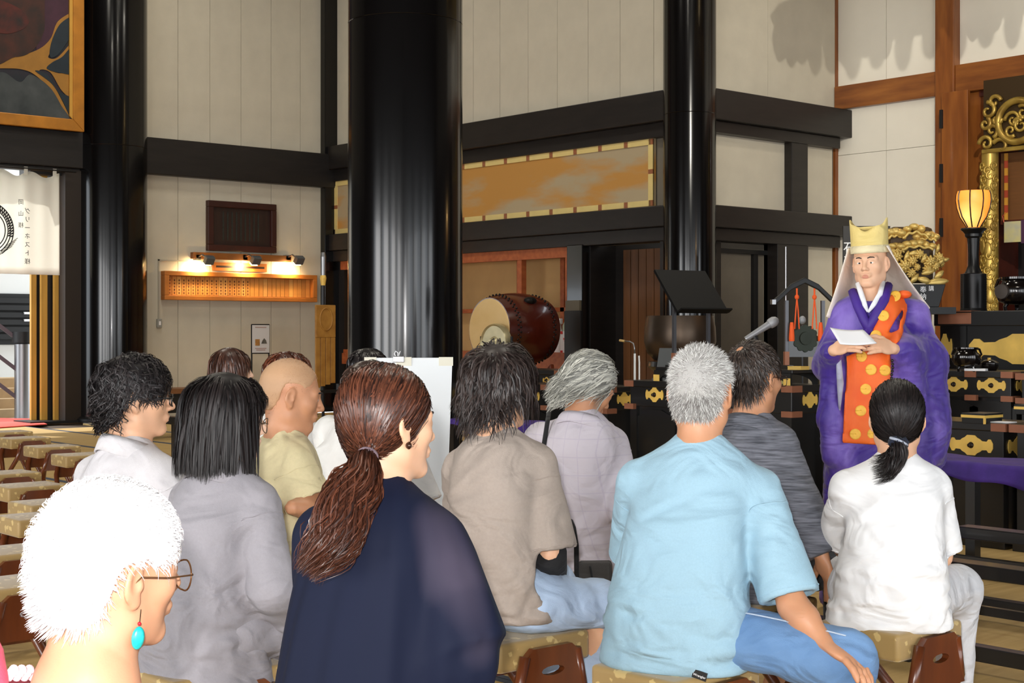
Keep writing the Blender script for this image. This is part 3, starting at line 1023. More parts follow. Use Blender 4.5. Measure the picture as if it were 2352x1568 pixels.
def gilt_plate(parent, y, z, w, h, x=-.001, knob=True, side=False, mat=None):
    if side:
        p = MB().prism(plate_poly(w, h), (y, x, z), (1, 0, 0), (0, 0, 1), .006).build('gilt_plate', mat or GOLDP, parent)
        return p
    p = MB().prism(plate_poly(w, h), (x, y, z), (0, -1, 0), (0, 0, 1), .006).build('gilt_plate', mat or GOLDP, parent)
    if knob:
        MB().lathe([(.02, 0), (.018, -.006), (.009, -.012), (.012, -.024), (.003, -.028)], (x - .006, y, z), 14, 'x').build('drawer_knob', DKN, p, smooth='auto')
    return p


def desk(label, loc, L, D, H, plates, pw=.19, ph=.115, tiers=1, name='lacquer_desk', cat='desk', base=0.0, po=.105):
    t = tag(empty(name, (loc[0], loc[1], 0)), label, cat, 'black lacquer desks with gilt fittings')
    MB().bb(-.03, D + .03, -.03, L + .03, H - .05, H).build('desk_top', DESK, t, bevel=.006)
    ch = po + .10
    MB().bb(0, D, 0, L, H - ch, H - .05).build('drawer_case', DESK, t, bevel=.004)
    MB().bb(.03, D - .03, .06, L - .06, base + .05, H - ch).build('apron_panel', DESK, t)
    MB().bb(-.02, D + .02, -.02, L + .02, base, base + .06).build('plinth', DESK, t, bevel=.004)
    for yy in (0, L - .07):
        for xx in (0, D - .06):
            MB().bb(xx, xx + .06, yy, yy + .07, base, H - ch).build('leg', DESK, t)
    for k, q in enumerate(np.linspace(0, L, plates * 2 + 1)[1::2]):
        gilt_plate(t, q, H - po - .005, pw, ph)
        MB().prism([(-.20, -.3), (.2, -.3), (.2, -.02), (.14, 0), (.05, .035), (-.05, .035), (-.14, 0), (-.2, -.02)], (.028, q, H - ch - .06), (0, -1, 0), (0, 0, 1), .012).build('cusped_panel', DESK, t)
    gilt_plate(t, D / 2, H - po - .005, pw * .9, ph, x=-.001, side=True)
    for q in np.linspace(0, L, plates + 1):
        for z, hh in ((H - .05, .05), (H - ch - .025, .045)):
            y0 = min(max(q - .05, -.034), L - .066)
            MB().bb(-.036, -.0, y0, y0 + .10, z, z + hh - .002).build('copper_strap', COPPER, t)
    for z, hh in ((H - .05, .05), (H - ch - .025, .045)):
        MB().bb(-.03, .08, -.036, -.001, z, z + hh - .002).build('copper_strap', COPPER, t)
    return t


pA = W(1818, 0, 10.6)
desk('long black lacquer desk with gilt plates behind the grey haired man', (pA.x, pA.y), 1.62, .42, .944, 3)
pB = W(1395, 0, 12.6)
desk('black lacquer desk with gilt plates beneath the drum shelf', (pB.x, pB.y), 1.15, .40, .86, 3)
pB2 = W(1455, 0, 13.6)
desk('low black lacquer desk half hidden behind the bowed man', (pB2.x, pB2.y), .5, .40, .80, 1)
pB3 = W(1345, 0, 15.4)
desk('small black chest with gilt corners near the drum cradle', (pB3.x, pB3.y), 1.2, .45, .92, 3, .12, .07)


# arched low stands on the long desk
def arch_stand(label, y0, L, x0=.02):
    t = tag(empty('arched_stand', (pA.x + x0, pA.y + y0, .944)), label, 'stand', 'arched stands on the long desk')
    MB().bb(0, .34, 0, L, .085, .11).build('stand_top', DESK, t, bevel=.003)
    out = [(0, 0), (.05, 0)]
    out += [(.05 + (L - .1) / 2 - (L - .1) / 2 * math.cos(a), .07 * math.sin(a)) for a in np.linspace(0, math.pi, 12)]
    out += [(L, 0), (L, .085), (0, .085)]
    for xx in (.0, .32):
        MB().prism([(L - p, q) for p, q in out][::-1], (xx, L, 0), (0, -1, 0), (0, 0, 1), .02).build('arched_side', DESK, t)
    for q in (.0, L - .06):
        MB().bb(-.026, -.02, q, q + .06, .0, .05).build('gilt_foot', GOLDP, t)
    MB().bb(-.026, 0, L / 2 - .06, L / 2 + .06, .086, .108).build('copper_strap', COPPER, t)
    return t


arch_stand('arched black stand with gilt feet under the hanging bronze plate', .01, .5)
arch_stand('arched black stand with gilt feet under the tilted music rest', .78, .58)

# tilted book rest on two posts, turned toward the altar side
q = W(1588, 0, 11.0)
zb = 1.054
ls = tag(empty('music_rest', (q.x, q.y, zb), HEAD - math.pi / 2 + math.radians(33)), 'tilted black book rest on two square metal posts', 'stand')
zt0, zt1 = zat(716, 11.0) - zb, zat(619, 11.0) - zb
JET = M('jet black plate', (5, 5, 6), .6, spec=.2)
V2 = [(-.245, -.14, zt0), (.245, -.14, zt0), (.245, .13, zt1), (-.245, .13, zt1)]
bot2 = [tuple(np.array(p) + np.array((0, .016, -.012))) for p in V2]
MB().add(V2 + bot2, [(0, 1, 2, 3), (7, 6, 5, 4), (0, 4, 5, 1), (1, 5, 6, 2), (2, 6, 7, 3), (3, 7, 4, 0)]).build('rest_plate', JET, ls)
MB().bar((-.245, -.16, zt0 + .01), (.245, -.16, zt0 + .01), .05, .012, up=(0, .6, 1)).build('ledge', JET, ls)
for s in (-1, 1):
    MB().bb(s * .165 - .012, s * .165 + .012, -.012, .012, 0, zt0 + .14).build('post', M('grey post', (84, 84, 88), .35, metal=.5), ls)
    MB().bb(s * .165 - .02, s * .165 + .02, -.08, .08, 0, .03).build('foot', DESK, ls)
    MB().bb(s * .165 - .016, s * .165 + .016, -.016, .016, .03, .12).build('copper_shoe', COPPER, ls)

# bronze bowl gong behind it
q = W(1562, 0, 15.2)
bz = zat(832, 15.2)
bg_ = tag(empty('bowl_gong', (q.x, q.y, 0)), 'very large brown bronze bowl gong standing on a round black base', 'gong')
h_ = zat(725, 15.2) - bz
MB().lathe([(.12, 0), (.26, .02), (.34, .10), (.372, h_ * .45), (.365, h_ * .75), (.345, h_), (.325, h_), (.33, h_ * .7), (.33, .12), (.1, .04)], (0, 0, bz), 48).build('bowl', BRONZE, bg_, smooth='auto')
MB().lathe([(.3, 0), (.32, .05), (.25, .12), (.24, bz - .12), (.34, bz - .04), (.33, bz + .01)], n=32).build('base', DESK, bg_, smooth='auto')

# bronze plate hanging in an arched frame
q = W(1848, 0, 10.95)
ks = tag(empty('chime_stand', (q.x, q.y, 1.054), -math.pi / 2 + math.pi / 2 + HEAD - math.pi / 2 + .22), 'black arched frame holding a scalloped bronze plate on orange cords', 'stand')
s0 = F / 10.95
hp = zat(690, 10.95) - 1.054
for s in (-1, 1):
    MB().bb(s * .145 - .013, s * .145 + .013, -.013, .013, 0, hp).build('post', M('grey post', (84, 84, 88), .35, metal=.5), ks)
    MB().bb(s * .145 - .018, s * .145 + .018, -.09, .09, 0, .03).build('foot', DESK, ks)
    MB().bb(s * .145 - .017, s * .145 + .017, -.017, .017, .03, .13).build('copper_shoe', COPPER, ks)
MB().bb(-.14, .14, -.01, .01, .09, .13).build('cross_bar', DESK, ks)
MB().bb(-.13, .13, -.012, -.008, .13, .22).build('low_panel', DESK, ks)
arc = [(-.245, hp - .015), (-.20, hp + .02), (-.11, hp + .10), (0, hp + .15), (.11, hp + .10), (.20, hp + .02), (.245, hp - .015)]
MB().prism([(a, b - .022) for a, b in arc] + [(a, b + .022) for a, b in arc][::-1], (0, .015, 0), (1, 0, 0), (0, 0, 1), .03).build('arched_beam', BLACK, ks, bevel=.006)
for s in (-1, 1):
    MB().box((s * .25, 0, hp - .012), (.03, .04, .035)).build('metal_cap', STEEL, ks)
kz = zat(777, 10.95) - 1.054
out = []
for k in range(72):
    a = k * 2 * math.pi / 72
    out.append(((.092 + .012 * abs(math.cos(a * 6))) * math.cos(a), (.092 + .012 * abs(math.cos(a * 6))) * math.sin(a)))
KEI = M('dark green bronze', (44, 50, 40), .5, metal=.5, var=.2)
pl_ = MB().prism(out, (0, -.005, kz), (1, 0, 0), (0, 0, 1), .014).build('bronze_plate', KEI, ks, bevel=.003)
MB().lathe([(.05, 0), (.048, -.01), (.0, -.014)], (0, -.02, kz), 24, 'y').build('boss', KEI, pl_, smooth='auto')
ORC = M('orange silk cord', (238, 92, 30), .7)
for s in (-1, 1):
    x0 = s * .07
    MB().tube([(x0, -.02, hp + .09), (x0, -.02, hp + .03)], .007, 6).build('cord', ORC, ks)
    MB().ell((x0, -.02, hp + .025), (.018, .016, .02), 10, 6).build('knot', ORC, ks)
    for e in (-.014, .014):
        MB().tube([(x0, -.02, hp + .02), (x0 + e * .7, -.022, hp - .08), (x0 + e * 1.3 - s * .0, -.02, kz + .07)], .005, 6).build('cord', ORC, ks)
    MB().lathe([(.012, 0), (.016, -.03), (.022, -.12), (.02, -.14)], (x0 + s * .045, -.03, kz + .12), 10).build('tassel', ORC, ks, smooth='auto')
MB().tube([(-.14, .02, hp - .1), (-.14, .02, hp + .40)], .006, 6).build('thin_rod', STEEL, ks)

# microphone on a floor stand
q = W(1742, 0, 7.4)
mc = tag(empty('microphone_stand', (q.x, q.y, 0), HEAD - math.pi / 2), 'grey handheld microphone tilted on a thin floor stand', 'microphone')
mz = zat(762, 7.4)
MB().tube([(0, 0, .02), (0, 0, mz - .06)], .010, 10).build('pole', IRON, mc)
MB().tube([(0, 0, mz - .07), (-.02, 0, mz - .02)], .014, 8).build('clip', BLACK, mc)
MB().lathe([(.14, 0), (.14, .02), (.02, .035)], n=24).build('base', IRON, mc, smooth='auto')
ax = Vector((.062, -.02, .042)).normalized()
P0, P1 = Vector((-.062, .0, mz - .035)), Vector((.055, .0, mz + .038))
MB().tube([P0, P0.lerp(P1, .05), P0.lerp(P1, .9), P1], [.0125, .0135, .018, .02], 14).build('handle', M('mic grey', (140, 140, 142), .45, metal=.3), mc, smooth='auto')
dd = (P1 - P0).normalized()
MB().tube([P1, P1 + dd * .012, P1 + dd * .03, P1 + dd * .045, P1 + dd * .052], [.024, .0265, .0265, .018, .006], 14).build('grille', M('mic mesh', (160, 160, 162), .6, metal=.5), mc, smooth='auto')
MB().tube([P0 - dd * .004, P0], [.0125, .0135], 14).build('end_ring', STEEL, mc)

# second microphone head behind the tassels and small desk things
q = W(1843, 0, 11.6)
m2 = tag(empty('small_microphone', (q.x, q.y, 0)), 'small grey round microphone behind the orange cords', 'microphone')
zz = zat(735, 11.6)
MB().tube([(0, 0, 0), (0, 0, zz - .04)], .008, 8).build('pole', IRON, m2)
MB().ell((0, 0, zz), (.028, .028, .034), 14, 8).build('grille', M('mic mesh', (160, 160, 162), .6, metal=.5), m2, smooth=True)
la = tag(empty('desk_lamp', (pB2.x + .1, pB2.y + .08, .80)), 'slim white gooseneck desk lamp with a wooden tipped head', 'lamp')
hl = zat(792, 13.7) - .80
MB().lathe([(.05, 0), (.05, .015), (.012, .02)], n=18).build('base', IRON, la, smooth='auto')
WM = M('white enamel', (226, 226, 222), .4)
MB().tube([(0, 0, .015), (0, 0, hl - .08)], .011, 10).build('stem', WM, la, smooth='auto')
MB().tube([(0, 0, hl - .08), (0, .005, hl - .02), (-.0, .02, hl + .015), (-.01, .05, hl + .03), (-.02, .11, hl + .035)], .007, 8).build('neck', STEEL, la, smooth=True)
MB().tube([(-.02, .11, hl + .035), (-.03, .17, hl + .042)], .011, 8).build('head', M('pale wood tip', (190, 156, 96), .5), la)
MB().tube([(.03, -.03, .01), (.03, -.03, hl - .17), (.025, -.03, hl - .10)], .008, 8).build('side_clip', WM, la)
mk = tag(empty('wooden_fish_bell', (pA.x + .26, pA.y + 1.44, .944)), 'round lavender cloth covered bell behind the grey book stand', 'bell')
MB().ell((0, 0, .085), (.085, .085, .085), 18, 10).build('dome', M('lavender cloth', (150, 132, 146), .7, var=.2, vscale=25), mk, smooth=True)
MB().lathe([(.07, 0), (.075, .02), (.06, .03)], n=18).build('ring_cushion', DESK, mk)
bs = tag(empty('grey_book_stand', (pA.x + .1, pA.y + 1.32, .944), .2), 'grey folding book stand leaning on the long desk', 'stand')
MB().box((0, .0, .13), (.012, .16, .26), (0, math.radians(14), 0)).build('board', M('grey board', (74, 76, 76), .5), bs)
MB().box((-.03, 0, .012), (.09, .17, .02)).build('ledge', DESK, bs)
for k, (px, col) in enumerate(((1798, 'cream'), (1845, 'yellow'))):
    bk_ = tag(empty('sutra_booklet', (pA.x + .22 - k * .05, pA.y + .32 - k * .25, 1.054 if k else .944)), 'pale %s folded sutra booklet lying on the desk by the chime frame' % col, 'booklet')
    MB().bb(-.05, .05, -.06, .06, 0, .022).build('pages', M('booklet %s' % col, ((226, 206, 130), (214, 176, 90))[k], .6), bk_)
    MB().bb(-.052, .052, -.062, .062, .022, .025).build('cover', GOLDP, bk_)

# white desk speaker like stack behind the easel: low tables with purple cloths
PUR = M('purple crepe cloth', (52, 28, 112), .7, rgb2=(72, 42, 138), vscale=10, bump=.2, bscale=50)


def purple_table(label, loc, L, D, H, seed):
    t = tag(empty('low_table', (loc[0], loc[1], 0)), label, 'table', 'low tables under purple cloths')
    MB().bb(0, D, 0, L, H - .05, H - .012).build('table_top', DESK, t)
    for yy in np.linspace(.02, L - .08, max(2, int(L / .55) + 1)):
        for xx in (.02, D - .08):
            MB().bb(xx, xx + .06, yy, yy + .06, 0, H - .05).build('leg', DESK, t)
    MB().bb(.02, .06, .05, L - .05, .05, .10).build('foot_rail', DESK, t)
    c = tag(empty('purple_cloth', (loc[0], loc[1], H - .012)), 'purple crepe cloth over the ' + label.split('cloth on ')[-1] if 'cloth on ' in label else 'purple crepe cloth covering the ' + label, 'cloth', 'purple cloths')
    rn = np.random.default_rng(seed)
    G = []
    yy = np.linspace(-.06, L + .06, 60)
    ph = rn.uniform(0, 6, 5)
    for y in yy:
        row = []
        drop = .085 + .035 * math.sin(y * 6 + ph[0]) + .02 * math.sin(y * 13 + ph[1])
        wob = .012 * math.sin(y * 22 + ph[3])
        for w in np.linspace(0, 1, 6):
            row.append((-.012 + wob * w - .01 * w, y, .008 - drop * w))
        row = row[::-1]
        for w in np.linspace(0.1, 1, 8):
            row.append((-.012 + (D + .02) * w, y, .008 + .006 * math.sin(y * 13 + w * 9 + ph[4])))
        G.append(row)
    MB().sheet(G, .006).build('cloth_sheet', PUR, c, smooth=True)
    return t


pC = W(2480, 0, 6.9)
purple_table('low black table beside the standing priest', (W(2400, 0, 7.7).x, W(2400, 0, 7.7).y), 1.25, .38, zat(1066, 7.9), 3)
purple_table('low black table behind the white easel board', (W(1230, 0, 11.2).x, W(1230, 0, 11.2).y), 1.1, .38, .62, 5)


# ================================================================== low black railings
def railing(label, px, y_, d, y0, y1, H=.43):
    p = W(px, 0, d)
    t = tag(empty('low_railing', (p.x, p.y, 0)), label, 'railing', 'low black railings before the sanctuary')
    MB().bb(-.05, .05, y0, y1, H - .055, H).build('top_board', DESK, t, bevel=.005)
    MB().bb(-.012, .012, y0, y1, H - .20, H - .165).build('middle_rail', DESK, t)
    MB().bb(-.03, .03, y0, y1, .05, .11).build('bottom_rail', DESK, t, bevel=.004)
    for q in np.arange(y0 + .1, y1, .88):
        MB().bb(-.028, .028, q, q + .05, 0, H - .05).build('post', DESK, t)
        MB().bb(-.045, .045, q - .02, q + .07, 0, .03).build('foot', DESK, t)
    return t


railing('low black railing directly behind the white shirted woman', 2276, 0, 5.7, -1.5, 1.75)
railing('low black railing one row nearer to the priest', 2276, 0, 6.75, -1.6, .15)
p = W(395, 0, 15.5)
rr = tag(empty('low_railing', (p.x, p.y, 0)), 'low black railing on the tatami behind the young man with glasses', 'railing', 'low black railings before the sanctuary')
MB().bb(-.05, .05, -2.2, .9, .36, .44).build('top_board', DESK, rr, bevel=.005)
for q in np.arange(-2.1, .9, .98):
    MB().bb(-.04, .04, q, q + .08, 0, .36).build('post', DESK, rr)
bt = tag(empty('offering_table', (W(405, 0, 18.6).x, W(405, 0, 18.6).y, 0)), 'small black table under the cream wall behind the young man', 'table')
MB().bb(-.6, .6, -.25, .25, .56, .62).build('table_top', M('table top brown', (120, 76, 40), .5), bt)
MB().bb(-.55, .55, -.22, .22, .32, .56).build('case', DESK, bt)
for sx in (-.5, .44):
    for sy in (-.2, .14):
        MB().bb(sx, sx + .06, sy, sy + .06, 0, .32).build('leg', DESK, bt)

# ================================================================== the altar
dS = 13.2
pS = W(2352 + 330, 0, 11.6)
ys0 = pS.y
pS1 = W(2152, 0, dS)
Xs = pS1.x
Ls = pS1.y - onX(2352 + 330, 0, Xs).y
zS = zat(715, dS)
y0s = pS1.y - Ls
alt = tag(empty('altar_table', (Xs, y0s, 0)), 'tall black altar table with long gilt panels carrying the lamp and vessels', 'altar')
MB().bb(-.05, .75, 0, Ls, zS - .13, zS).build('table_top', DESK, alt, bevel=.006)
MB().bb(.02, .7, .02, Ls - .02, zS - .52, zS - .13).build('frieze', DESK, alt)
MB().bb(-.02, .72, 0, Ls, zS - .60, zS - .52).build('lower_rail', DESK, alt)
MB().bb(.08, .65, .05, Ls - .05, 0, zS - .60).build('body', BLACK, alt)
yq = onX(2150, 0, Xs - .05).y - y0s
MB().bb(-.058, -.048, onX(2231, 0, Xs - .05).y - y0s, onX(2155, 0, Xs - .05).y - y0s, zS - .115, zS - .015).build('copper_plate', COPPER, alt, bevel=.01)
MB().bb(-.058, .1, onX(2231, 0, Xs - .05).y - y0s, onX(2155, 0, Xs - .05).y - y0s, zS - .006, zS + .004).build('copper_plate', COPPER, alt)
for (p0, p1) in ((2154, 2188), (2227, 2480)):
    yy0, yy1 = onX(p1, 0, Xs + .02).y - y0s, onX(p0, 0, Xs + .02).y - y0s
    MB().prism(plate_poly(yy1 - yy0, .26), (.018, (yy0 + yy1) / 2, zS - .33), (0, -1, 0), (0, 0, 1), .01).build('gilt_panel', GOLDP, alt)
yy = onX(2212, 0, Xs).y - y0s
MB().bb(-.0, .02, yy - .03, yy + .03, zS - .52, zS - .13).build('stile', BLACK, alt)
MB().bb(-.03, .0, yy + .03, yy + .16, zS - .60, zS - .52).build('copper_strap', COPPER, alt)
# middle tier
dM = 11.2
pM = W(2322, 0, dM)
zM = zat(853, dM)
desk('black altar desk with two gilt plates beside the priest', (pM.x, pM.y), .98, .36, zM, 3, .245, .115)
pM2 = Vector((pM.x, pM.y - .99, 0))
desk('black altar desk with gilt plates at the edge of the altar', (pM2.x, pM2.y), .9, .36, zM - .01, 2, .22, .11)
# lower tier
dL_ = 9.0
pL = W(2305, 0, dL_)
zL = zat(972, dL_)
desk('low black desk with a broad gilt plate above the purple cloth', (pL.x, pL.y), .88, .36, zL, 2, .30, .125, po=.14)
pL2 = Vector((pL.x, pL.y - .81, 0))
desk('low black desk at the outer edge of the lower tier', (pL2.x, pL2.y), .72, .36, zL + .0, 1, .31, .125, po=.14)


def lacq_box(label, px, py, d, w, h, D=.2):
    p = W(px, py, d)
    b = tag(empty('lacquer_box', (p.x, p.y, p.z)), label, 'box', 'lacquer boxes on the altar')
    MB().bb(0, D, 0, w, 0, h).build('body', BLACK, b, bevel=.003)
    MB().bb(-.004, D + .004, -.004, w + .004, h - .014, h + .003).build('gilt_rim', GOLDP, b)
    MB().bb(-.002, D + .002, -.002, w + .002, h - .002, h + .014).build('lid', BLACK, b)
    MB().bb(-.005, .006, -.005, .008, 0, h).build('gilt_edge', GOLDP, b)


lacq_box('black lacquer box with gilt rim lying on the lower desk', 2262, 974, dL_ + .05, .16, .05)
lacq_box('black lacquer box with gilt rim on the far lower desk', 2400, 954, dL_ - .1, .2, .045)
pp_ = tag(empty('paper_slip', (pL.x + .02, pL.y + .02, zL)), 'white paper slip on the lower desk beside the lacquer box', 'paper')
MB().bb(0, .1, -.04, .17, .001, .006).build('sheet', WHITE, pp_)


def burner(label, px, py, d, r, name='incense_burner', medallion=False):
    p = W(px, py, d)
    b = tag(empty(name, (p.x, p.y, p.z)), label, 'incense burner', 'black incense burners on the altar')
    BL = M('gloss black bronze', (24, 18, 16), .16, metal=.35, coat=.4)
    MB().lathe([(r * .55, .32 * r), (r * .86, .48 * r), (r, .85 * r), (r * .96, 1.15 * r), (r * .72, 1.35 * r), (r * .68, 1.5 * r), (r * .8, 1.58 * r), (r * .8, 1.68 * r), (r * .66, 1.68 * r), (r * .6, 1.3 * r)], n=36).build('bowl', BL, b, smooth='auto')
    for k in range(3):
        a = k * 2.094 + .5
        MB().tube([(r * .5 * math.cos(a), r * .5 * math.sin(a), .42 * r), (r * .62 * math.cos(a), r * .62 * math.sin(a), .2 * r), (r * .58 * math.cos(a), r * .58 * math.sin(a), 0)], [r * .14, r * .1, r * .09], 8).build('foot', BL, b)
    for s in (-1, 1):
        MB().tube([(0, s * r * .95, r), (0, s * r * 1.15, r * 1.2), (0, s * r * 1.0, r * 1.55), (0, s * r * .8, r * 1.6)], r * .08, 8).build('handle', BL, b)
    if medallion:
        MB().lathe([(r * .38, 0), (r * .36, -.02), (r * .1, -.024)], (-r * .98, r * .2, r * .95), 18, 'x').build('medallion', M('dull bronze', (74, 66, 60), .5, metal=.4), b, smooth='auto')
    return b


burner('round black incense burner on the middle altar desk', 2220, 853, dM - .1 + .35, .112)
burner('large black incense burner with a round crest on the tall altar', 2335, 714, dS + .15 - .6, .175, medallion=True)
p = W(2272, 842, dM + .3)
cb = tag(empty('small_censer', (p.x, p.y, zM)), 'small black lidded pot beside a white paper on the altar desk', 'pot')
MB().lathe([(.055, 0), (.07, .02), (.07, .06), (.06, .07), (.03, .085)], n=20).build('pot', M('gloss black bronze', (24, 18, 16), .16), cb, smooth='auto')
MB().lathe([(.012, .08), (.014, .1)], n=10).build('lid_knob', GOLDP, cb)
p = W(2242, 848, dM + .2)
wp = tag(empty('folded_paper', (p.x, p.y, zM), .3), 'white folded paper on the middle altar desk', 'paper')
MB().bb(-.04, .04, -.08, .08, 0, .018).build('sheet', WHITE, wp)

# altar lamp
p = W(2222, 712, 13.3)
zz = zS
AL = tag(empty('altar_lamp', (p.x + .1, p.y, zz)), 'black ribbed altar lamp with a glowing orange petal shade', 'lamp')
u = 13.4 / F
prof = [(30, 0), (30, 4)]
for k in range(14):
    z = 6 + k * 5.6
    prof += [(29.2, z), (28.4, z + 2.8)]
prof += [(29, 86), (20, 88), (17, 93), (12, 106), (11.5, 130), (12.5, 150), (14, 168), (19, 172), (19, 178), (24, 184), (29, 188), (28, 191), (5, 192)]
MB().lathe([(r * u, z * u) for r, z in prof], n=36).build('stand', IRON, AL, smooth='auto')
GLOW = bpy.data.materials.new('glowing amber shade')
GLOW.use_nodes = True
nt = GLOW.node_tree
bs_ = nt.nodes['Principled BSDF']
tcn = nt.nodes.new('ShaderNodeTexCoord')
vm = nt.nodes.new('ShaderNodeVectorMath'); vm.operation = 'DISTANCE'
vm.inputs[1].default_value = (-.10, 0, 215 * u)
nt.links.new(tcn.outputs['Object'], vm.inputs[0])
rmp = nt.nodes.new('ShaderNodeValToRGB')
rmp.color_ramp.elements[0].position = .0
rmp.color_ramp.elements[0].color = (1.0, .72, .22, 1)
rmp.color_ramp.elements[1].position = .16
rmp.color_ramp.elements[1].color = (.78, .19, .012, 1)
nt.links.new(vm.outputs['Value'], rmp.inputs[0])
nt.links.new(rmp.outputs[0], bs_.inputs['Emission Color'])
bs_.inputs['Base Color'].default_value = (.6, .25, .05, 1)
bs_.inputs['Emission Strength'].default_value = 1.25
sh = [(14, 193), (20, 203), (29, 217), (36, 238), (38.5, 255), (37.5, 268), (35, 276)]
MB().lathe([(r * u, z * u) for r, z in sh] + [(33 * u, 276 * u), (35.5 * u, 255 * u), (27 * u, 218 * u), (12 * u, 196 * u)], n=40).build('shade', GLOW, AL, smooth='auto')
for k in range(8):
    a = k * math.pi / 4 + .35
    MB().tube([((r + .8) * u * math.cos(a), (r + .8) * u * math.sin(a), z * u) for r, z in sh], .006, 6).build('shade_rib', IRON, AL)
li = bpy.data.lights.new('altar_lamp_light', 'POINT')
li.energy = 9
li.color = (1, .6, .22)
li.shadow_soft_size = .05
lo = bpy.data.objects.new('altar_lamp_light', li)
COL.objects.link(lo)
lo.parent = AL
lo.location = (0, 0, 300 * u)

# gilded carving on its pedestal
p = W(2092, 690, 13.0)
zg = zat(690, 13.0)
GC = tag(empty('gilded_carving', (p.x, p.y, 0), HEAD - math.pi / 2), 'gilded wood carving of clouds, peonies and leaves on a black pedestal', 'carving')
u = 13.0 / F
rn = np.random.default_rng(5)


def cpt(px, py, dep=0.0):
    return np.array([(px - 2092) * u, dep, zat(py, 13.0)])


def cloud(px0, px1, py, h, dep, seed):
    """pine-cloud tier: a lobed slab, rounded on top, curling underneath"""
    r2 = np.random.default_rng(seed)
    n = max(5, int((px1 - px0) / 11))
    mb = MB()
    for k in range(n):
        f = k / (n - 1)
        x = px0 + (px1 - px0) * f
        yy = py - h * math.sin(math.pi * (f * .9 + .05)) + r2.uniform(-2, 2)
        c = cpt(x, yy, dep + r2.uniform(-.02, .02))
        mb.ell(c, (10 * u * r2.uniform(.9, 1.3), .075, 9.5 * u * r2.uniform(.8, 1.2)), 12, 8)
    mb.build('cloud_tier', GOLD, GC, smooth=True)
    MB().tube([cpt(px0 + (px1 - px0) * f, py + 7 - h * .7 * math.sin(math.pi * f) + 2 * math.sin(f * 20), dep - .05) for f in np.linspace(0, 1, 24)], .012, 7).build('cloud_curl', GOLD, GC, smooth=True)


cloud(2036, 2078, 540, 8, .02, 1)
cloud(2068, 2128, 540, 18, -.02, 2)
cloud(2106, 2150, 545, 6, .04, 3)
cloud(2066, 2138, 566, 8, -.03, 4)
cloud(2040, 2074, 572, 6, .0, 5)


def rosette(px, py, R_, dep, n=9):
    mb = MB()
    c = cpt(px, py, dep)
    for ring, (rr_, m) in enumerate(((.95, n), (.55, n - 2))):
        for k in range(m):
            a = k * 2 * math.pi / m + ring * .3
            q = c + np.array([math.cos(a) * R_ * u * rr_ * .6, -.02 - .015 * ring, math.sin(a) * R_ * u * rr_ * .6])
            mb.ell(q, (R_ * u * .42, .018, R_ * u * .2), 8, 6, rot=(.3 * math.sin(a), -a, 0))
    mb.ell(c + np.array([0, -.045, 0]), (R_ * u * .25,) * 3, 8, 6)
    mb.build('peony', GOLD, GC, smooth=True)


for (px, py, R_, dep) in ((2054, 590, 17, -.05), (2088, 600, 15, -.07), (2105, 585, 13, -.07), (2128, 602, 16, -.08), (2070, 612, 17, -.09), (2098, 615, 9, -.10),
                          (2140, 612, 14, -.06), (2152, 592, 14, -.02), (2122, 620, 13, -.09), (2048, 610, 14, -.05), (2160, 605, 11, .02), (2085, 628, 12, -.1)):
    rosette(px, py, R_, dep)


def leaf(px, py, L, W_, ang, dep, bend=.02):
    G = []
    for f in np.linspace(0, 1, 9):
        w = W_ * math.sin(math.pi * min(1, f * .93 + .05)) ** .8
        x, z = L * f * math.cos(ang), L * f * math.sin(ang)
        nx, nz = -math.sin(ang), math.cos(ang)
        G.append([tuple(cpt(px + x + nx * w * q, py - z - nz * w * q, dep - bend * math.sin(math.pi * f) - .012 * (1 - abs(q)))) for q in (-1, -.5, 0, .5, 1)])
    MB().sheet(G, .012).build('carved_leaf', GOLD, GC, smooth=True)


for args in ((2118, 652, 52, 9, .12, -.10), (2100, 640, 30, 7, -.3, -.11), (2085, 650, 26, 6, .9, -.1), (2060, 640, 34, 7, -.5, -.09), (2140, 640, 26, 6, .7, -.08),
             (2108, 630, 30, 5, .25, -.12), (2150, 610, 24, 5, .9, -.03), (2160, 600, 20, 4, .3, .0), (2072, 600, 24, 5, 1.2, -.08), (2110, 604, 22, 5, 1.1, -.09),
             (2080, 585, 26, 5, .2, -.08), (2050, 655, 36, 8, .2, -.1), (2150, 580, 20, 4, 1.3, .0)):
    leaf(*args)
MB().box(cpt(2095, 585, .05), (.40, .10, .5)).build('core', M('dark gilt core', (70, 48, 18), .6), GC, bevel=.05)
zz = zat(654, 13.0)
MB().prism([(-.26, 0), (.26, 0), (.20, -.20), (-.20, -.20)], (0, .05, zz), (1, 0, 0), (0, 0, 1), .22).build('pedestal', BLACK, GC, bevel=.006)
place_text('奉\n納', .06, (.06, -.176, zz - .08), (1, 0, 0), (0, 0, 1), WHITE, GC)
place_text('講', .05, (.13, -.176, zz - .04), (1, 0, 0), (0, 0, 1), WHITE, GC)
MB().bb(-.30, .34, -.2, .2, zz - .26, zz - .20).build('pedestal_tray', BLACK, GC)
MB().bb(-.22, .14, -.16, .16, 0, zz - .26).build('pedestal_stand', REDL, GC)
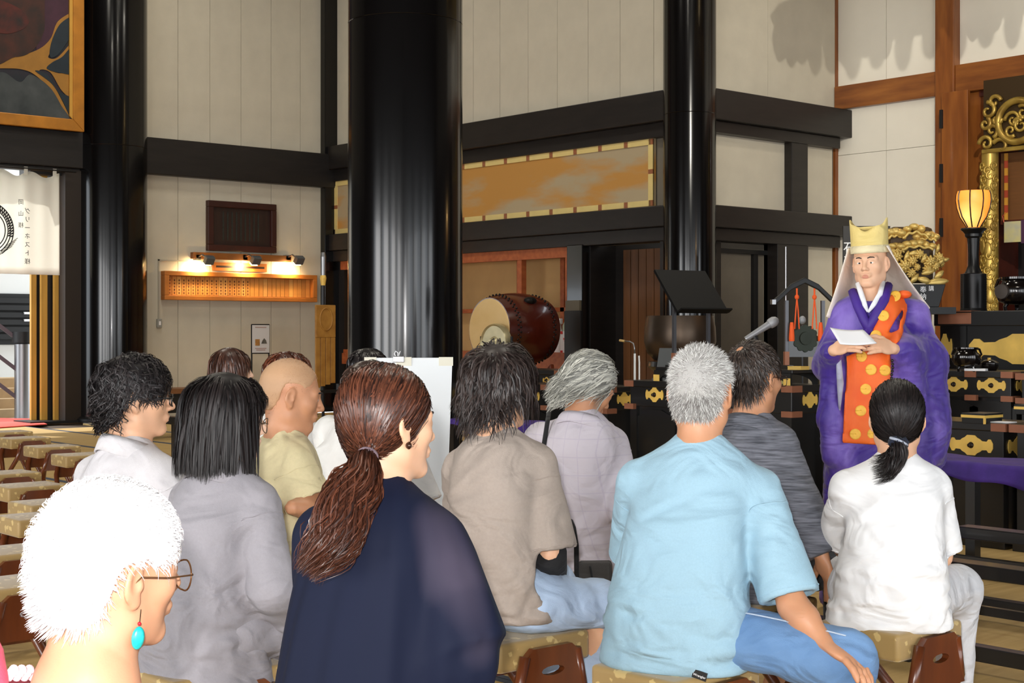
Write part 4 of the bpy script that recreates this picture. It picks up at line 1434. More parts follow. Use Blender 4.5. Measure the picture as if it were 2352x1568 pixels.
# black sign board with white brush lettering
p = W(1962, 0, 15.5)
sg = tag(empty('name_board', (p.x, p.y, 0), HEAD - math.pi / 2), 'tall black name board with white brush lettering behind the priest', 'sign')
u = 15.5 / F
zt_, zb_ = zat(519, 15.5), zat(700, 15.5)
MB().bb(-26 * u, 82 * u, -.015, .015, zb_, zt_).build('board', BLACK, sg)
place_text('石\n井\n純', .13, (-12 * u, -.016, zat(598, 15.5)), (1, 0, 0), (0, 0, 1), WHITE, sg, space=.98)
place_text('縁', .12, (6 * u, -.016, zat(556, 15.5)), (1, 0, 0), (0, 0, 1), WHITE, sg)
MB().bb(-26 * u, 82 * u, -.03, .03, 0, zb_).build('board_stand', BLACK, sg)

# gilded shrine front: pillar, carved transom, blind
yg = yC(2276)
dG = 16.6 / _dir(2276)[0]
gp = tag(empty('gilded_pillar', (16.6, onX(2274, 0, 16.6).y, 0)), 'gilded pillar carved with scrolls beside the shrine', 'pillar')
GOLD2 = M('old gold', (196, 164, 78), .36, metal=.55, rgb2=(150, 118, 52), vscale=6)
rr = 19 * dG / F
ztp = zat(350, dG)
MB().lathe([(rr, 0), (rr, ztp)], n=32).build('shaft', GOLD2, gp, smooth='auto')


def scroll(c, r0, ang0, turns, hand, U, Vv, n=22):
    pts = []
    for f in np.linspace(0, 1, n):
        r = r0 * (1 - .82 * f)
        a = ang0 + hand * turns * 2 * math.pi * f
        pts.append(np.array(c) + r * (math.cos(a) * np.array(U) + math.sin(a) * np.array(Vv)))
    return pts


z = 1.35
k = 0
while z < ztp - .1:
    for off in (-1.2, -.45, .3, 1.05):
        a = math.pi + off + .25 * (k % 2)
        n_ = np.array([math.cos(a), math.sin(a), 0])
        t_ = np.array([-math.sin(a), math.cos(a), 0])
        c = np.array([0, 0, z + .05 * ((k + int(off * 3)) % 2)]) + n_ * (rr + .004)
        if (k % 5) == 3 and -.5 < off < .4:
            MB().ell(c, (.02, .05, .10), 12, 8, rot=(0, 0, a)).build('boss', GOLD2, gp, smooth=True)
        else:
            MB().tube(scroll(c, .055, 1.57 * (1 if k % 2 else -1), 1.2, 1 if k % 2 else -1, t_, (0, 0, 1)), np.linspace(.016, .009, 22), 6).build('scroll', GOLD2, gp, smooth=True)
    z += .125
    k += 1
tx0, tx1 = onX(2760, 0, 16.5).y, onX(2256, 0, 16.5).y
gt = tag(empty('gilded_transom', (16.5, (tx0 + tx1) / 2, zat(348, dG))), 'gilded openwork transom with a ring crest and scrolls above the shrine', 'carving')
tw, thh = (tx1 - tx0) / 2, zat(222, dG) - zat(348, dG)
MB().bb(.03, .06, -tw, tw, 0, thh + .2).build('ground', M('dark gilt ground', (58, 40, 12), .5, metal=.3), gt)
MB().bb(-.02, .03, -tw, tw, -.03, .02).build('bottom_rail', GOLD2, gt, bevel=.008)
yc_ = onX(2336, 0, 16.5).y - (tx0 + tx1) / 2
zc_ = zat(288, dG) - zat(348, dG)
MB().tube([(0, yc_ + .255 * math.cos(a), zc_ + .255 * math.sin(a)) for a in np.linspace(0, 2 * math.pi, 41)[:-1]], .045, 8, closed=True).build('ring_crest', GOLD2, gt, smooth=True)
for (yy, zz, r, a0, tn, hd) in ((.05, .02, .11, 0, 1.3, 1), (-.06, -.06, .10, 2, 1.2, -1), (.08, -.11, .08, 4, 1.1, 1), (-.08, .1, .09, 1, 1.2, 1), (0, -.02, .06, 3, 1, -1)):
    MB().tube(scroll((-.01, yc_ + yy, zc_ + zz), r, a0, tn, hd, (0, 1, 0), (0, 0, 1)), np.linspace(.024, .014, 22), 7).build('crest_scroll', GOLD2, gt, smooth=True)
for (px, py, r, a0, tn, hd) in ((2270, 255, .11, 1.5, 1.1, 1), (2280, 300, .09, 4.5, 1.1, -1), (2266, 330, .10, 0, 1.2, 1), (2285, 235, .09, 3, 1, -1), (2264, 285, .08, 2, 1.2, 1), (2300, 338, .12, .5, .7, 1), (2290, 275, .07, 3, 1, 1)):
    q = onX(px, py, 16.5)
    MB().tube(scroll((-.01, q.y - (tx0 + tx1) / 2, q.z - zat(348, dG)), r, a0, tn, hd, (0, 1, 0), (0, 0, 1)), np.linspace(.03, .016, 22), 7).build('scroll', GOLD2, gt, smooth=True)
q0, q1 = onX(2760, 0, 17.0).y, onX(2300, 0, 17.0).y
bl_ = tag(empty('bamboo_blind', (17.0, (q0 + q1) / 2, zat(505, 17.0 / _dir(2330)[0]))), 'brown bamboo blind hanging in the shrine', 'blind')
hz = zat(350, 17.0 / _dir(2330)[0]) - bl_.location.z
MB().bb(-.01, .01, -(q1 - q0) / 2, (q1 - q0) / 2, 0, hz).build('blind_sheet', M('brown bamboo', (112, 70, 30), .6, var=.15, vscale=40, stretch=(1, .1, 6)), bl_)
MB().bb(-.02, .02, -(q1 - q0) / 2, (q1 - q0) / 2, -.05, .0).build('bottom_bar', M('red brown lacquer', (78, 30, 18), .4), bl_)
rb = tag(empty('brocade_ribbon', (16.9, onX(2311, 0, 16.9).y, zat(505, 16.9 / _dir(2311)[0]))), 'narrow yellow and red brocade ribbon hanging beside the blind', 'ribbon')
hz = zat(352, 16.9 / _dir(2311)[0]) - rb.location.z
for k in range(9):
    MB().bb(-.008, .008, -.022, .022, hz * k / 9, hz * (k + 1) / 9).build('ribbon_band', M('ribbon %d' % (k % 2), ((214, 152, 50), (176, 70, 40))[k % 2], .6), rb)
MB().tube([(0, -.02, .1), (0, .05, .05), (0, .03, -.03)], .01, 6).build('ribbon_knot', M('ribbon 1', (176, 70, 40), .6), rb)
hc = tag(empty('brocade_cloth', (16.8, onX(2326, 0, 16.8).y, zat(556, 16.8 / _dir(2326)[0]))), 'pale patterned brocade square hanging under the blind', 'cloth')
MB().bb(-.006, .006, -.115, .115, 0, .26).build('cloth_panel', M('pale brocade', (176, 172, 150), .7, rgb2=(206, 194, 120), vscale=7), hc)
MB().bb(-.004, .008, -.20, -.115, -.02, .27).build('purple_edge', M('purple edge', (70, 34, 66), .7), hc)
st_ = tag(empty('shrine_steps', (17.15, (q0 + q1) / 2, 0)), 'black stepped plinth inside the shrine', 'plinth')
MB().bb(0, .6, -1.4, 1.1, 0, 2.0).build('plinth_block', BLACK, st_)
MB().bb(.1, .6, -.6, .3, 2.0, 2.4).build('plinth_block', BLACK, st_)

# ================================================================== stools
GB = bpy.data.materials.new('gold brocade cushion')
GB.use_nodes = True
nt = GB.node_tree
b_ = nt.nodes['Principled BSDF']
tcn = nt.nodes.new('ShaderNodeTexCoord')
vo = nt.nodes.new('ShaderNodeTexVoronoi')
vo.inputs['Scale'].default_value = 26
ns_ = nt.nodes.new('ShaderNodeTexNoise')
ns_.inputs['Scale'].default_value = 60
ns_.inputs['Detail'].default_value = 1.5
mxv = nt.nodes.new('ShaderNodeMath'); mxv.operation = 'MULTIPLY'
nt.links.new(tcn.outputs['Object'], vo.inputs['Vector'])
nt.links.new(tcn.outputs['Object'], ns_.inputs['Vector'])
nt.links.new(vo.outputs['Distance'], mxv.inputs[0])
nt.links.new(ns_.outputs['Fac'], mxv.inputs[1])
rp = nt.nodes.new('ShaderNodeValToRGB')
rp.color_ramp.elements[0].position = .13
rp.color_ramp.elements[0].color = lin((206, 178, 116))
rp.color_ramp.elements[1].position = .17
rp.color_ramp.elements[1].color = lin((166, 136, 82))
nt.links.new(mxv.outputs[0], rp.inputs[0])
nt.links.new(rp.outputs[0], b_.inputs['Base Color'])
b_.inputs['Roughness'].default_value = .5
b_.inputs['Sheen Weight'].default_value = .3
MATS['gold brocade cushion'] = GB


def make_stool():
    t = empty('folding_stool')
    zt, th, wx, wy = .43, .085, .36, .30
    mb = bmesh.new()
    bmesh.ops.create_cube(mb, size=1)
    bmesh.ops.scale(mb, vec=(wx, wy, th), verts=mb.verts)
    bmesh.ops.translate(mb, vec=(0, 0, zt - th / 2), verts=mb.verts)
    bmesh.ops.bevel(mb, geom=mb.edges[:], offset=.016, segments=3, affect='EDGES', profile=.6)
    for v in mb.verts:
        if v.co.z > zt - .02:
            v.co.z += .008 * (1 - (v.co.x / wx * 2) ** 2) * (1 - (v.co.y / wy * 2) ** 2)
    me = bpy.data.meshes.new('cushion')
    mb.to_mesh(me)
    mb.free()
    me.materials.append(GB)
    obj('cushion', me, t, smooth='auto')
    for s in (-1, 1):
        # one crossing frame: slotted handle plate outside the cushion end, two legs running down to the other side
        fr = empty('leg_frame')
        fr.parent = t
        fr.location = (0, s * (wy / 2 + .022), zt - .02)
        fr.rotation_euler = (s * -.0, 0, 0)
        lean = .10
        n = 14

        def pos(x, z):
            return (x, -s * lean * (-z) * .9 + 0, z)
        outer = [(-.075, 0), (.075, 0), (.10, -.02), (.135, -.16), (-.135, -.16), (-.10, -.02)]
        slot = [(.045 * math.cos(a) + (.02 if math.cos(a) > 0 else -.02) * 0, -.07 + .014 * math.sin(a)) for a in np.linspace(0, 2 * math.pi, 12, endpoint=False)]
        bmq = bmesh.new()
        lay = []
        for yy in (-.011, .011):
            vo_ = [bmq.verts.new((x, yy, z)) for x, z in outer]
            vs_ = [bmq.verts.new((x, yy, z)) for x, z in slot]
            eo = [bmq.edges.new((vo_[i], vo_[(i + 1) % 6])) for i in range(6)]
            es = [bmq.edges.new((vs_[i], vs_[(i + 1) % 12])) for i in range(12)]
            bmesh.ops.triangle_fill(bmq, use_beauty=True, edges=eo + es)
            lay.append((vo_, vs_))
        for i in range(6):
            bmq.faces.new((lay[0][0][i], lay[0][0][(i + 1) % 6], lay[1][0][(i + 1) % 6], lay[1][0][i]))
        for i in range(12):
            bmq.faces.new((lay[0][1][i], lay[1][1][i], lay[1][1][(i + 1) % 12], lay[0][1][(i + 1) % 12]))
        bmesh.ops.recalc_face_normals(bmq, faces=bmq.faces[:])
        me = bpy.data.meshes.new('handle_plate')
        bmq.to_mesh(me)
        bmq.free()
        me.materials.append(LEGWOOD)
        obj('handle_plate', me, fr)
        for q in (-1, 1):
            MB().tube([(q * .10, 0, -.02), (q * .128, -s * .004, -.14), (q * .165, -s * .14, -.30), (q * .185, -s * .20, -.41 + .004)], [.017, .019, .018, .015], 8).build('leg', LEGWOOD, fr, smooth=True)
        MB().bar((-.175, -s * .17, -.36), (.175, -s * .17, -.36), .022, .026).build('stretcher', LEGWOOD, fr)
    return t


stool0 = make_stool()
stool_used = [False]


def stool(x, y, label, rot=0.0, group='gold brocade folding stools'):
    o = stool0 if not stool_used[0] else copy_tree(stool0)
    stool_used[0] = True
    o.location = (x, y, 0)
    o.rotation_euler[2] = rot
    tag(o, label, 'stool', group)
    return o


for (px, py, lab) in ((18, 990, 'empty gold stool farthest back at the edge of the picture'),
                      (55, 1004, 'empty gold stool second in the far row of stools'),
                      (120, 1023, 'empty gold stool third in the far row of stools'),
                      (188, 1042, 'empty gold stool nearest the young man in the far row'),
                      (12, 1084, 'empty gold stool cut by the picture edge behind the large near stool'),
                      (64, 1112, 'empty gold stool in the middle row in front of the white haired woman'),
                      (118, 1150, 'empty gold stool half hidden by white hair in the middle row'),
                      (96, 1182, 'empty gold stool almost wholly hidden by white hair'),
                      (12, 1262, 'empty gold stool with its handle toward the camera at the edge'),
                      (20, 1335, 'nearest empty gold stool beside the white haired woman'),
                      (418, 1080, 'empty gold stool between the young man and the grey jacket woman')):
    q = onZ(px, py, .43)
    stool(q.x, q.y, lab, rot=random.uniform(-.06, .06))

# ================================================================== easel board
q = W(938, 0, 6.45)
eb = tag(empty('easel_board', (q.x, q.y, 0), HEAD - math.pi / 2 + .04), 'white board on an easel with a binder clip and tape at its top', 'board')
bz1, bz0 = zat(822, 6.45), zat(822, 6.45) - .85
hw = 101 * 6.45 / F
tilt = .05
bd = [(-hw, -.0, bz0), (hw - .03, -.0, bz0), (hw, tilt, bz1), (-hw, tilt, bz1)]
bd2 = [tuple(np.array(p) + np.array((0, .018, 0))) for p in bd]
MB().add(bd + bd2, [(0, 1, 2, 3), (7, 6, 5, 4), (0, 4, 5, 1), (1, 5, 6, 2), (2, 6, 7, 3), (3, 7, 4, 0)]).build('board', M('white foam board', (226, 230, 232), .6), eb)
MB().bb(hw - .024, hw - .014, tilt * .5 - .03, tilt * .5 - .028 + .002, bz0, bz1 - .01).build('paper_edge', M('pale paper edge', (206, 212, 214), .6), eb) if False else None
TAPE = M('cream masking tape', (222, 218, 200), .6)
for (x0, x1) in ((-.055, .012), (hw - .06, hw + .003), (-hw - .003, -hw + .05)):
    MB().bb(x0, x1, tilt - .006, tilt + .020, bz1 - .035, bz1 + .003).build('tape', TAPE, eb)
MB().bb(-hw * .36, -hw * .36 + .05, tilt - .012, tilt + .028, bz1 - .02, bz1 + .008).build('clip_body', STEEL, eb, bevel=.003)
for e in (0, 1):
    MB().tube([(-hw * .36 + .012 + e * .012, tilt, bz1 + .005), (-hw * .36 + .006 + e * .022, tilt, bz1 + .018), (-hw * .36 + .012 + e * .02, tilt + .0, bz1 + .03), (-hw * .36 + .022 + e * .006, tilt, bz1 + .022), (-hw * .36 + .02 + e * .005, tilt, bz1 + .005)], .002, 5).build('clip_wire', STEEL, eb)
for s in (-1, 1):
    MB().tube([(s * .05, .09, bz1 - .05), (s * .24, .06, 0.01)], .012, 8).build('easel_leg', M('easel wood', (150, 110, 66), .5), eb)
MB().tube([(0, .09, bz1 - .05), (0, .5, 0.01)], .012, 8).build('easel_leg', M('easel wood', (150, 110, 66), .5), eb)
MB().bb(-.2, .2, -.03, .03, bz0 - .02, bz0).build('easel_tray', M('easel wood', (150, 110, 66), .5), eb)

# hanging gilt canopy over the sanctuary: its lamp throws the fringe's shadow on the wall
cq = (13.4, 8.3, 5.44)
cn = tag(empty('hanging_canopy', cq), 'gilded canopy with hanging scalloped fringe above the sanctuary', 'canopy')
MB().lathe([(.12, 1.2), (.5, 1.0), (1.0, .7), (1.6, .35), (1.7, .2), (1.62, .05), (1.5, .05), (.1, .8)], n=8).build('roof', GOLD2, cn)
for k in range(44):
    a = k * 2 * math.pi / 44
    R_ = 1.6
    MB().ell((R_ * math.cos(a), R_ * math.sin(a), -.02), (.075, .075, .16 + .06 * (k % 2)), 8, 6).build('fringe_drop', GOLD2, cn)
MB().tube([(0, 0, 1.15), (0, 0, TOPZ - cq[2])], .02, 6).build('chain', IRON, cn)

# ================================================================== people: smooth-blended volumes turned into one surface
def axis_coords(lo, hi, coarse, fines=()):
    out = [lo]
    x = lo
    while x < hi:
        h = coarse
        for a, b, f in fines:
            if a - 1e-9 <= x <= b:
                h = min(h, f)
            elif x < a and x + h > a:
                h = min(h, max(f, a - x))
        x += h
        out.append(x)
    return np.array(out, np.float64)


def smin(a, b, k):
    if k <= 0:
        return np.minimum(a, b)
    h = np.maximum(k - np.abs(a - b), 0) / k
    return np.minimum(a, b) - h * h * k * .25


def smax(a, b, k):
    return -smin(-a, -b, k)


def d_rc(P, a, b, ra, rb):
    a, b = np.asarray(a, float), np.asarray(b, float)
    ab = b - a
    q = P - a
    t = np.clip((q @ ab) / (ab @ ab + 1e-12), 0, 1)
    q -= t[..., None] * ab
    return np.sqrt(np.einsum('...i,...i->...', q, q)) - (ra + (rb - ra) * t)


def d_el(P, c, r, R=None):
    q = P - np.asarray(c, float)
    if R is not None:
        q = q @ R
    r = np.asarray(r, float)
    q = q / r
    k0 = np.sqrt(np.einsum('...i,...i->...', q, q))
    q = q / r
    k1 = np.sqrt(np.einsum('...i,...i->...', q, q))
    return np.where(k1 > 1e-6, k0 * (k0 - 1) / np.maximum(k1, 1e-6), -r.min())


def d_box(P, c, h, r=0.0, R=None):
    q = P - np.asarray(c, float)
    if R is not None:
        q = q @ R
    q = np.abs(q) - (np.asarray(h, float) - r)
    return np.linalg.norm(np.maximum(q, 0), axis=-1) + np.minimum(q.max(axis=-1), 0) - r


class Vox:
    def __init__(s, xs, ys, zs):
        s.ax = (xs, ys, zs)
        s.F = np.full((len(xs), len(ys), len(zs)), 1.0, np.float32)

    def put(s, fn, lo, hi, k=0.02, op='u'):
        sl = []
        for a, l, h in zip(s.ax, lo, hi):
            i0 = max(0, np.searchsorted(a, l) - 1)
            i1 = min(len(a), np.searchsorted(a, h) + 1)
            if i1 <= i0:
                return
            sl.append(slice(i0, i1))
        g = np.stack(np.meshgrid(*[a[q] for a, q in zip(s.ax, sl)], indexing='ij'), -1)
        d = fn(g)
        cur = s.F[tuple(sl)].astype(np.float64)
        if op == 'u':
            r = smin(cur, d, k)
        elif op == 's':
            r = smax(cur, -d, k)
        else:
            r = smax(cur, d, k)
        s.F[tuple(sl)] = r

    def rc(s, a, b, ra, rb, k=.02, op='u'):
        a, b = np.asarray(a, float), np.asarray(b, float)
        m = max(ra, rb) + k + .03
        s.put(lambda P: d_rc(P, a, b, ra, rb), np.minimum(a, b) - m, np.maximum(a, b) + m, k, op)

    def el(s, c, r, k=.02, R=None, op='u'):
        m = max(r) + k + .03
        c = np.asarray(c, float)
        s.put(lambda P: d_el(P, c, r, R), c - m, c + m, k, op)

    def mesh(s):
        F = s.F
        xs, ys, zs = s.ax
        neg = F < 0
        c = np.zeros(tuple(n - 1 for n in F.shape), np.int8)
        for dx in (0, 1):
            for dy in (0, 1):
                for dz in (0, 1):
                    c += neg[dx:F.shape[0] - 1 + dx, dy:F.shape[1] - 1 + dy, dz:F.shape[2] - 1 + dz]
        act = (c > 0) & (c < 8)
        I = np.argwhere(act)
        n = len(I)
        if n == 0:
            return np.zeros((0, 3)), np.zeros((0, 4), int)
        idx = np.full(act.shape, -1, np.int64)
        idx[act] = np.arange(n)
        acc = np.zeros((n, 3))
        cnt = np.zeros(n)
        corners = [(i, j, k) for i in (0, 1) for j in (0, 1) for k in (0, 1)]
        for a in corners:
            for axx in range(3):
                if a[axx]:
                    continue
                b = list(a)
                b[axx] = 1
                ia = I + np.array(a)
                ib = I + np.array(b)
                fa = F[ia[:, 0], ia[:, 1], ia[:, 2]].astype(float)
                fb = F[ib[:, 0], ib[:, 1], ib[:, 2]].astype(float)
                m = (fa < 0) != (fb < 0)
                t = np.where(m, fa / np.where(fa == fb, 1, fa - fb), 0)
                pa = np.stack([xs[ia[:, 0]], ys[ia[:, 1]], zs[ia[:, 2]]], 1)
                pb = np.stack([xs[ib[:, 0]], ys[ib[:, 1]], zs[ib[:, 2]]], 1)
                acc += np.where(m[:, None], pa + (pb - pa) * t[:, None], 0)
                cnt += m
        V = acc / cnt[:, None]
        quads = []
        # faces across grid edges along each axis
        for axx in range(3):
            o1, o2 = [q for q in range(3) if q != axx]
            s0 = [slice(None)] * 3
            s1 = [slice(None)] * 3
            s0[axx] = slice(0, -1)
            s1[axx] = slice(1, None)
            for q in (o1, o2):
                s0[q] = slice(1, -1)
                s1[q] = slice(1, -1)
            A = neg[tuple(s0)]
            B = neg[tuple(s1)]
            for sel, flip in ((A & ~B, False), (~A & B, True)):
                E = np.argwhere(sel)
                if not len(E):
                    continue
                base = E.copy()
                base[:, o1] += 1
                base[:, o2] += 1
                q = []
                for (e1, e2) in ((0, 0), (1, 0), (1, 1), (0, 1)):
                    cc_ = base.copy()
                    cc_[:, o1] -= e1
                    cc_[:, o2] -= e2
                    q.append(idx[cc_[:, 0], cc_[:, 1], cc_[:, 2]])
                q = np.stack(q, 1)
                if (axx == 1) != flip:
                    q = q[:, ::-1]
                quads.append(q)
        Q = np.concatenate(quads)
        Q = Q[(Q >= 0).all(1)]
        return V, Q[:, ::-1] if False else Q


def vnormals(V, Q):
    n = np.cross(V[Q[:, 2]] - V[Q[:, 0]], V[Q[:, 3]] - V[Q[:, 1]])
    N = np.zeros_like(V)
    for k in range(4):
        np.add.at(N, Q[:, k], n)
    return N / (np.linalg.norm(N, axis=1)[:, None] + 1e-12)


def relax(V, Q, it=2, lam=.5):
    e = np.concatenate([Q[:, [0, 1]], Q[:, [1, 2]], Q[:, [2, 3]], Q[:, [3, 0]]])
    for _ in range(it):
        S = np.zeros_like(V)
        C = np.zeros(len(V))
        np.add.at(S, e[:, 0], V[e[:, 1]])
        np.add.at(S, e[:, 1], V[e[:, 0]])
        np.add.at(C, e[:, 0], 1)
        np.add.at(C, e[:, 1], 1)
        V = V + lam * (S / C[:, None] - V)
    return V


def folds(P, seed, freq=40.0, aniso=(1, 1, 1), octaves=3):
    """wandering crease noise, roughly in -1..1"""
    r = np.random.default_rng(seed)
    A = np.array(aniso)
    out = np.zeros(len(P))
    amp, tot = 1.0, 0.0
    for o in range(octaves):
        k1 = r.normal(size=3) * A
        k1 = k1 / np.linalg.norm(k1) * freq * (1.7 ** o)
        k2 = r.normal(size=3)
        k2 = k2 / np.linalg.norm(k2) * freq * .6 * (1.6 ** o)
        k3 = r.normal(size=3) * A
        k3 = k3 / np.linalg.norm(k3) * freq * .8 * (1.7 ** o)
        ph = r.uniform(0, 6.28, 3)
        w = np.sin(P @ k2 + ph[1])
        s1 = np.sin(P @ k1 + ph[0] + 1.6 * w)
        s2 = np.sin(P @ k3 + ph[2] - 1.3 * w)
        r1 = 1 - 2 * np.abs(s1)
        out += amp * (.45 * s1 + .45 * r1 * (.5 + .5 * s2) + .25 * s1 * s2)
        tot += amp
        amp *= .55
    return out / tot


def fast_mesh(name, V, Q, mat=None, smooth=True):
    me = bpy.data.meshes.new(name)
    nq, w = Q.shape
    me.vertices.add(len(V))
    me.vertices.foreach_set('co', np.ascontiguousarray(V, np.float32).ravel())
    me.loops.add(nq * w)
    me.loops.foreach_set('vertex_index', np.ascontiguousarray(Q, np.int32).ravel())
    me.polygons.add(nq)
    me.polygons.foreach_set('loop_start', np.arange(0, nq * w, w, dtype=np.int32))
    me.update(calc_edges=True)
    if mat:
        me.materials.append(mat)
    if smooth:
        me.shade_smooth()
    return me


# ------------------------------------------------------------------ head
def head_sdf(P, ears=True, fem=0.0, mouth=0.0):
    X = P.copy()
    X[..., 0] = np.abs(X[..., 0])
    d = d_el(P, (0, -.014, .034), (.0765, .097, .0865))
    d = smin(d, d_el(P, (0, .028, -.03), (.062 - .004 * fem, .066, .085)), .035)
    d = smin(d, d_rc(X, (.05, -.012, -.03), (.046, .0, -.066), .02, .021), .03)
    d = smin(d, d_rc(X, (.046, .0, -.068), (.012, .072, -.097), .019, .016), .03)
    d = smin(d, d_el(P, (0, .078, -.096), (.02, .016, .015)), .02)
    d = smin(d, d_el(X, (.043, .058, -.018), (.02, .022, .02)), .025)
    d = smin(d, d_rc(X, (.010, .088, .024), (.046, .073, .022), .0095, .009), .018)
    d = smax(d, -d_el(X, (.032, .101, .004), (.019, .014, .012)), .014)
    d = smin(d, d_el(X, (.031, .0785, .003), (.0165, .0145, .0125)), .007)
    d = smax(d, -d_el(X, (.0315, .096, .0015), (.0135, .014, .0034)), .0025)
    d = smin(d, d_rc(P, (0, .090, .014), (0, .110, -.022), .0075, .0105), .010)
    d = smin(d, d_el(P, (0, .110, -.026), (.011, .011, .009)), .008)
    d = smin(d, d_el(X, (.012, .100, -.030), (.008, .010, .0075)), .007)
    d = smin(d, d_el(P, (0, .091, -.056), (.026, .011, .013)), .014)
    d = smin(d, d_el(P, (0, .0985, -.0555), (.021, .007, .0055)), .005)
    d = smin(d, d_el(P, (0, .0965, -.0665), (.019, .007, .0060)), .005)
    d = smax(d, -d_el(P, (0, .108, -.0612), (.020, .013, .0018 + mouth)), .003)
    if ears:
        c, s_ = math.cos(.38), math.sin(.38)
        R = np.array([[c, s_, 0], [-s_, c, 0], [0, 0, 1]])
        t = math.radians(-12)
        R2 = np.array([[1, 0, 0], [0, math.cos(t), -math.sin(t)], [0, math.sin(t), math.cos(t)]])
        RR = R.T @ R2
        e = d_el(X, (.083, -.013, -.003), (.0075, .019, .031), RR)
        e = smin(e, d_el(X, (.080, -.006, -.033), (.006, .010, .012)), .010)
        e = smax(e, -d_el(X, (.0905, -.010, .002), (.0065, .011, .020), RR), .005)
        e = smin(e, d_el(X, (.0835, .000, -.010), (.004, .005, .008)), .004)
        d = smin(d, e, .008)
    return d


SCALP_C, SCALP_R = np.array([0, -.014, .034]), np.array([.0775, .098, .0875])


def zline(y):
    return np.interp(y, [-.12, -.062, -.046, -.036, .012, .03, .05, .066, .08, .1], [-.078, -.075, -.05, .022, .03, .012, .03, .06, .088, .1])


def skull_sd(p):
    """rough head for keeping hair outside: value and outward direction"""
    q = (p - SCALP_C)
    rr = np.where(q[..., 2:3] < 0, np.array([.079, .098, .16]), SCALP_R)
    k = np.linalg.norm(q / rr, axis=-1)
    n = q / (rr * rr)
    n /= np.linalg.norm(n, axis=-1)[..., None] + 1e-9
    return (k - 1) * .085, n


def scalp_points(n, rng, mask=None):
    out = []
    tot = 0
    while tot < n:
        u = rng.normal(size=(n * 2, 3))
        u /= np.linalg.norm(u, axis=1)[:, None]
        rr = np.where(u[:, 2:3] < 0, np.array([.0775, .098, .125]), SCALP_R)
        p = SCALP_C + u * rr
        low = u[:, 2] < 0
        flat = np.hypot(u[:, 0], u[:, 1])
        k = np.where(low, np.maximum(flat, .2) ** -.55, 1)
        p[:, 0] = SCALP_C[0] + (p[:, 0] - SCALP_C[0]) * k
        p[:, 1] = SCALP_C[1] + (p[:, 1] - SCALP_C[1]) * np.where(u[:, 1] < 0, k * .94, k)
        ok = p[:, 2] > zline(p[:, 1])
        if mask is not None:
            ok &= mask(p)
        out.append(p[ok])
        tot += ok.sum()
    return np.concatenate(out)[:n]


def unit(v):
    return v / (np.linalg.norm(v, axis=-1)[..., None] + 1e-9)


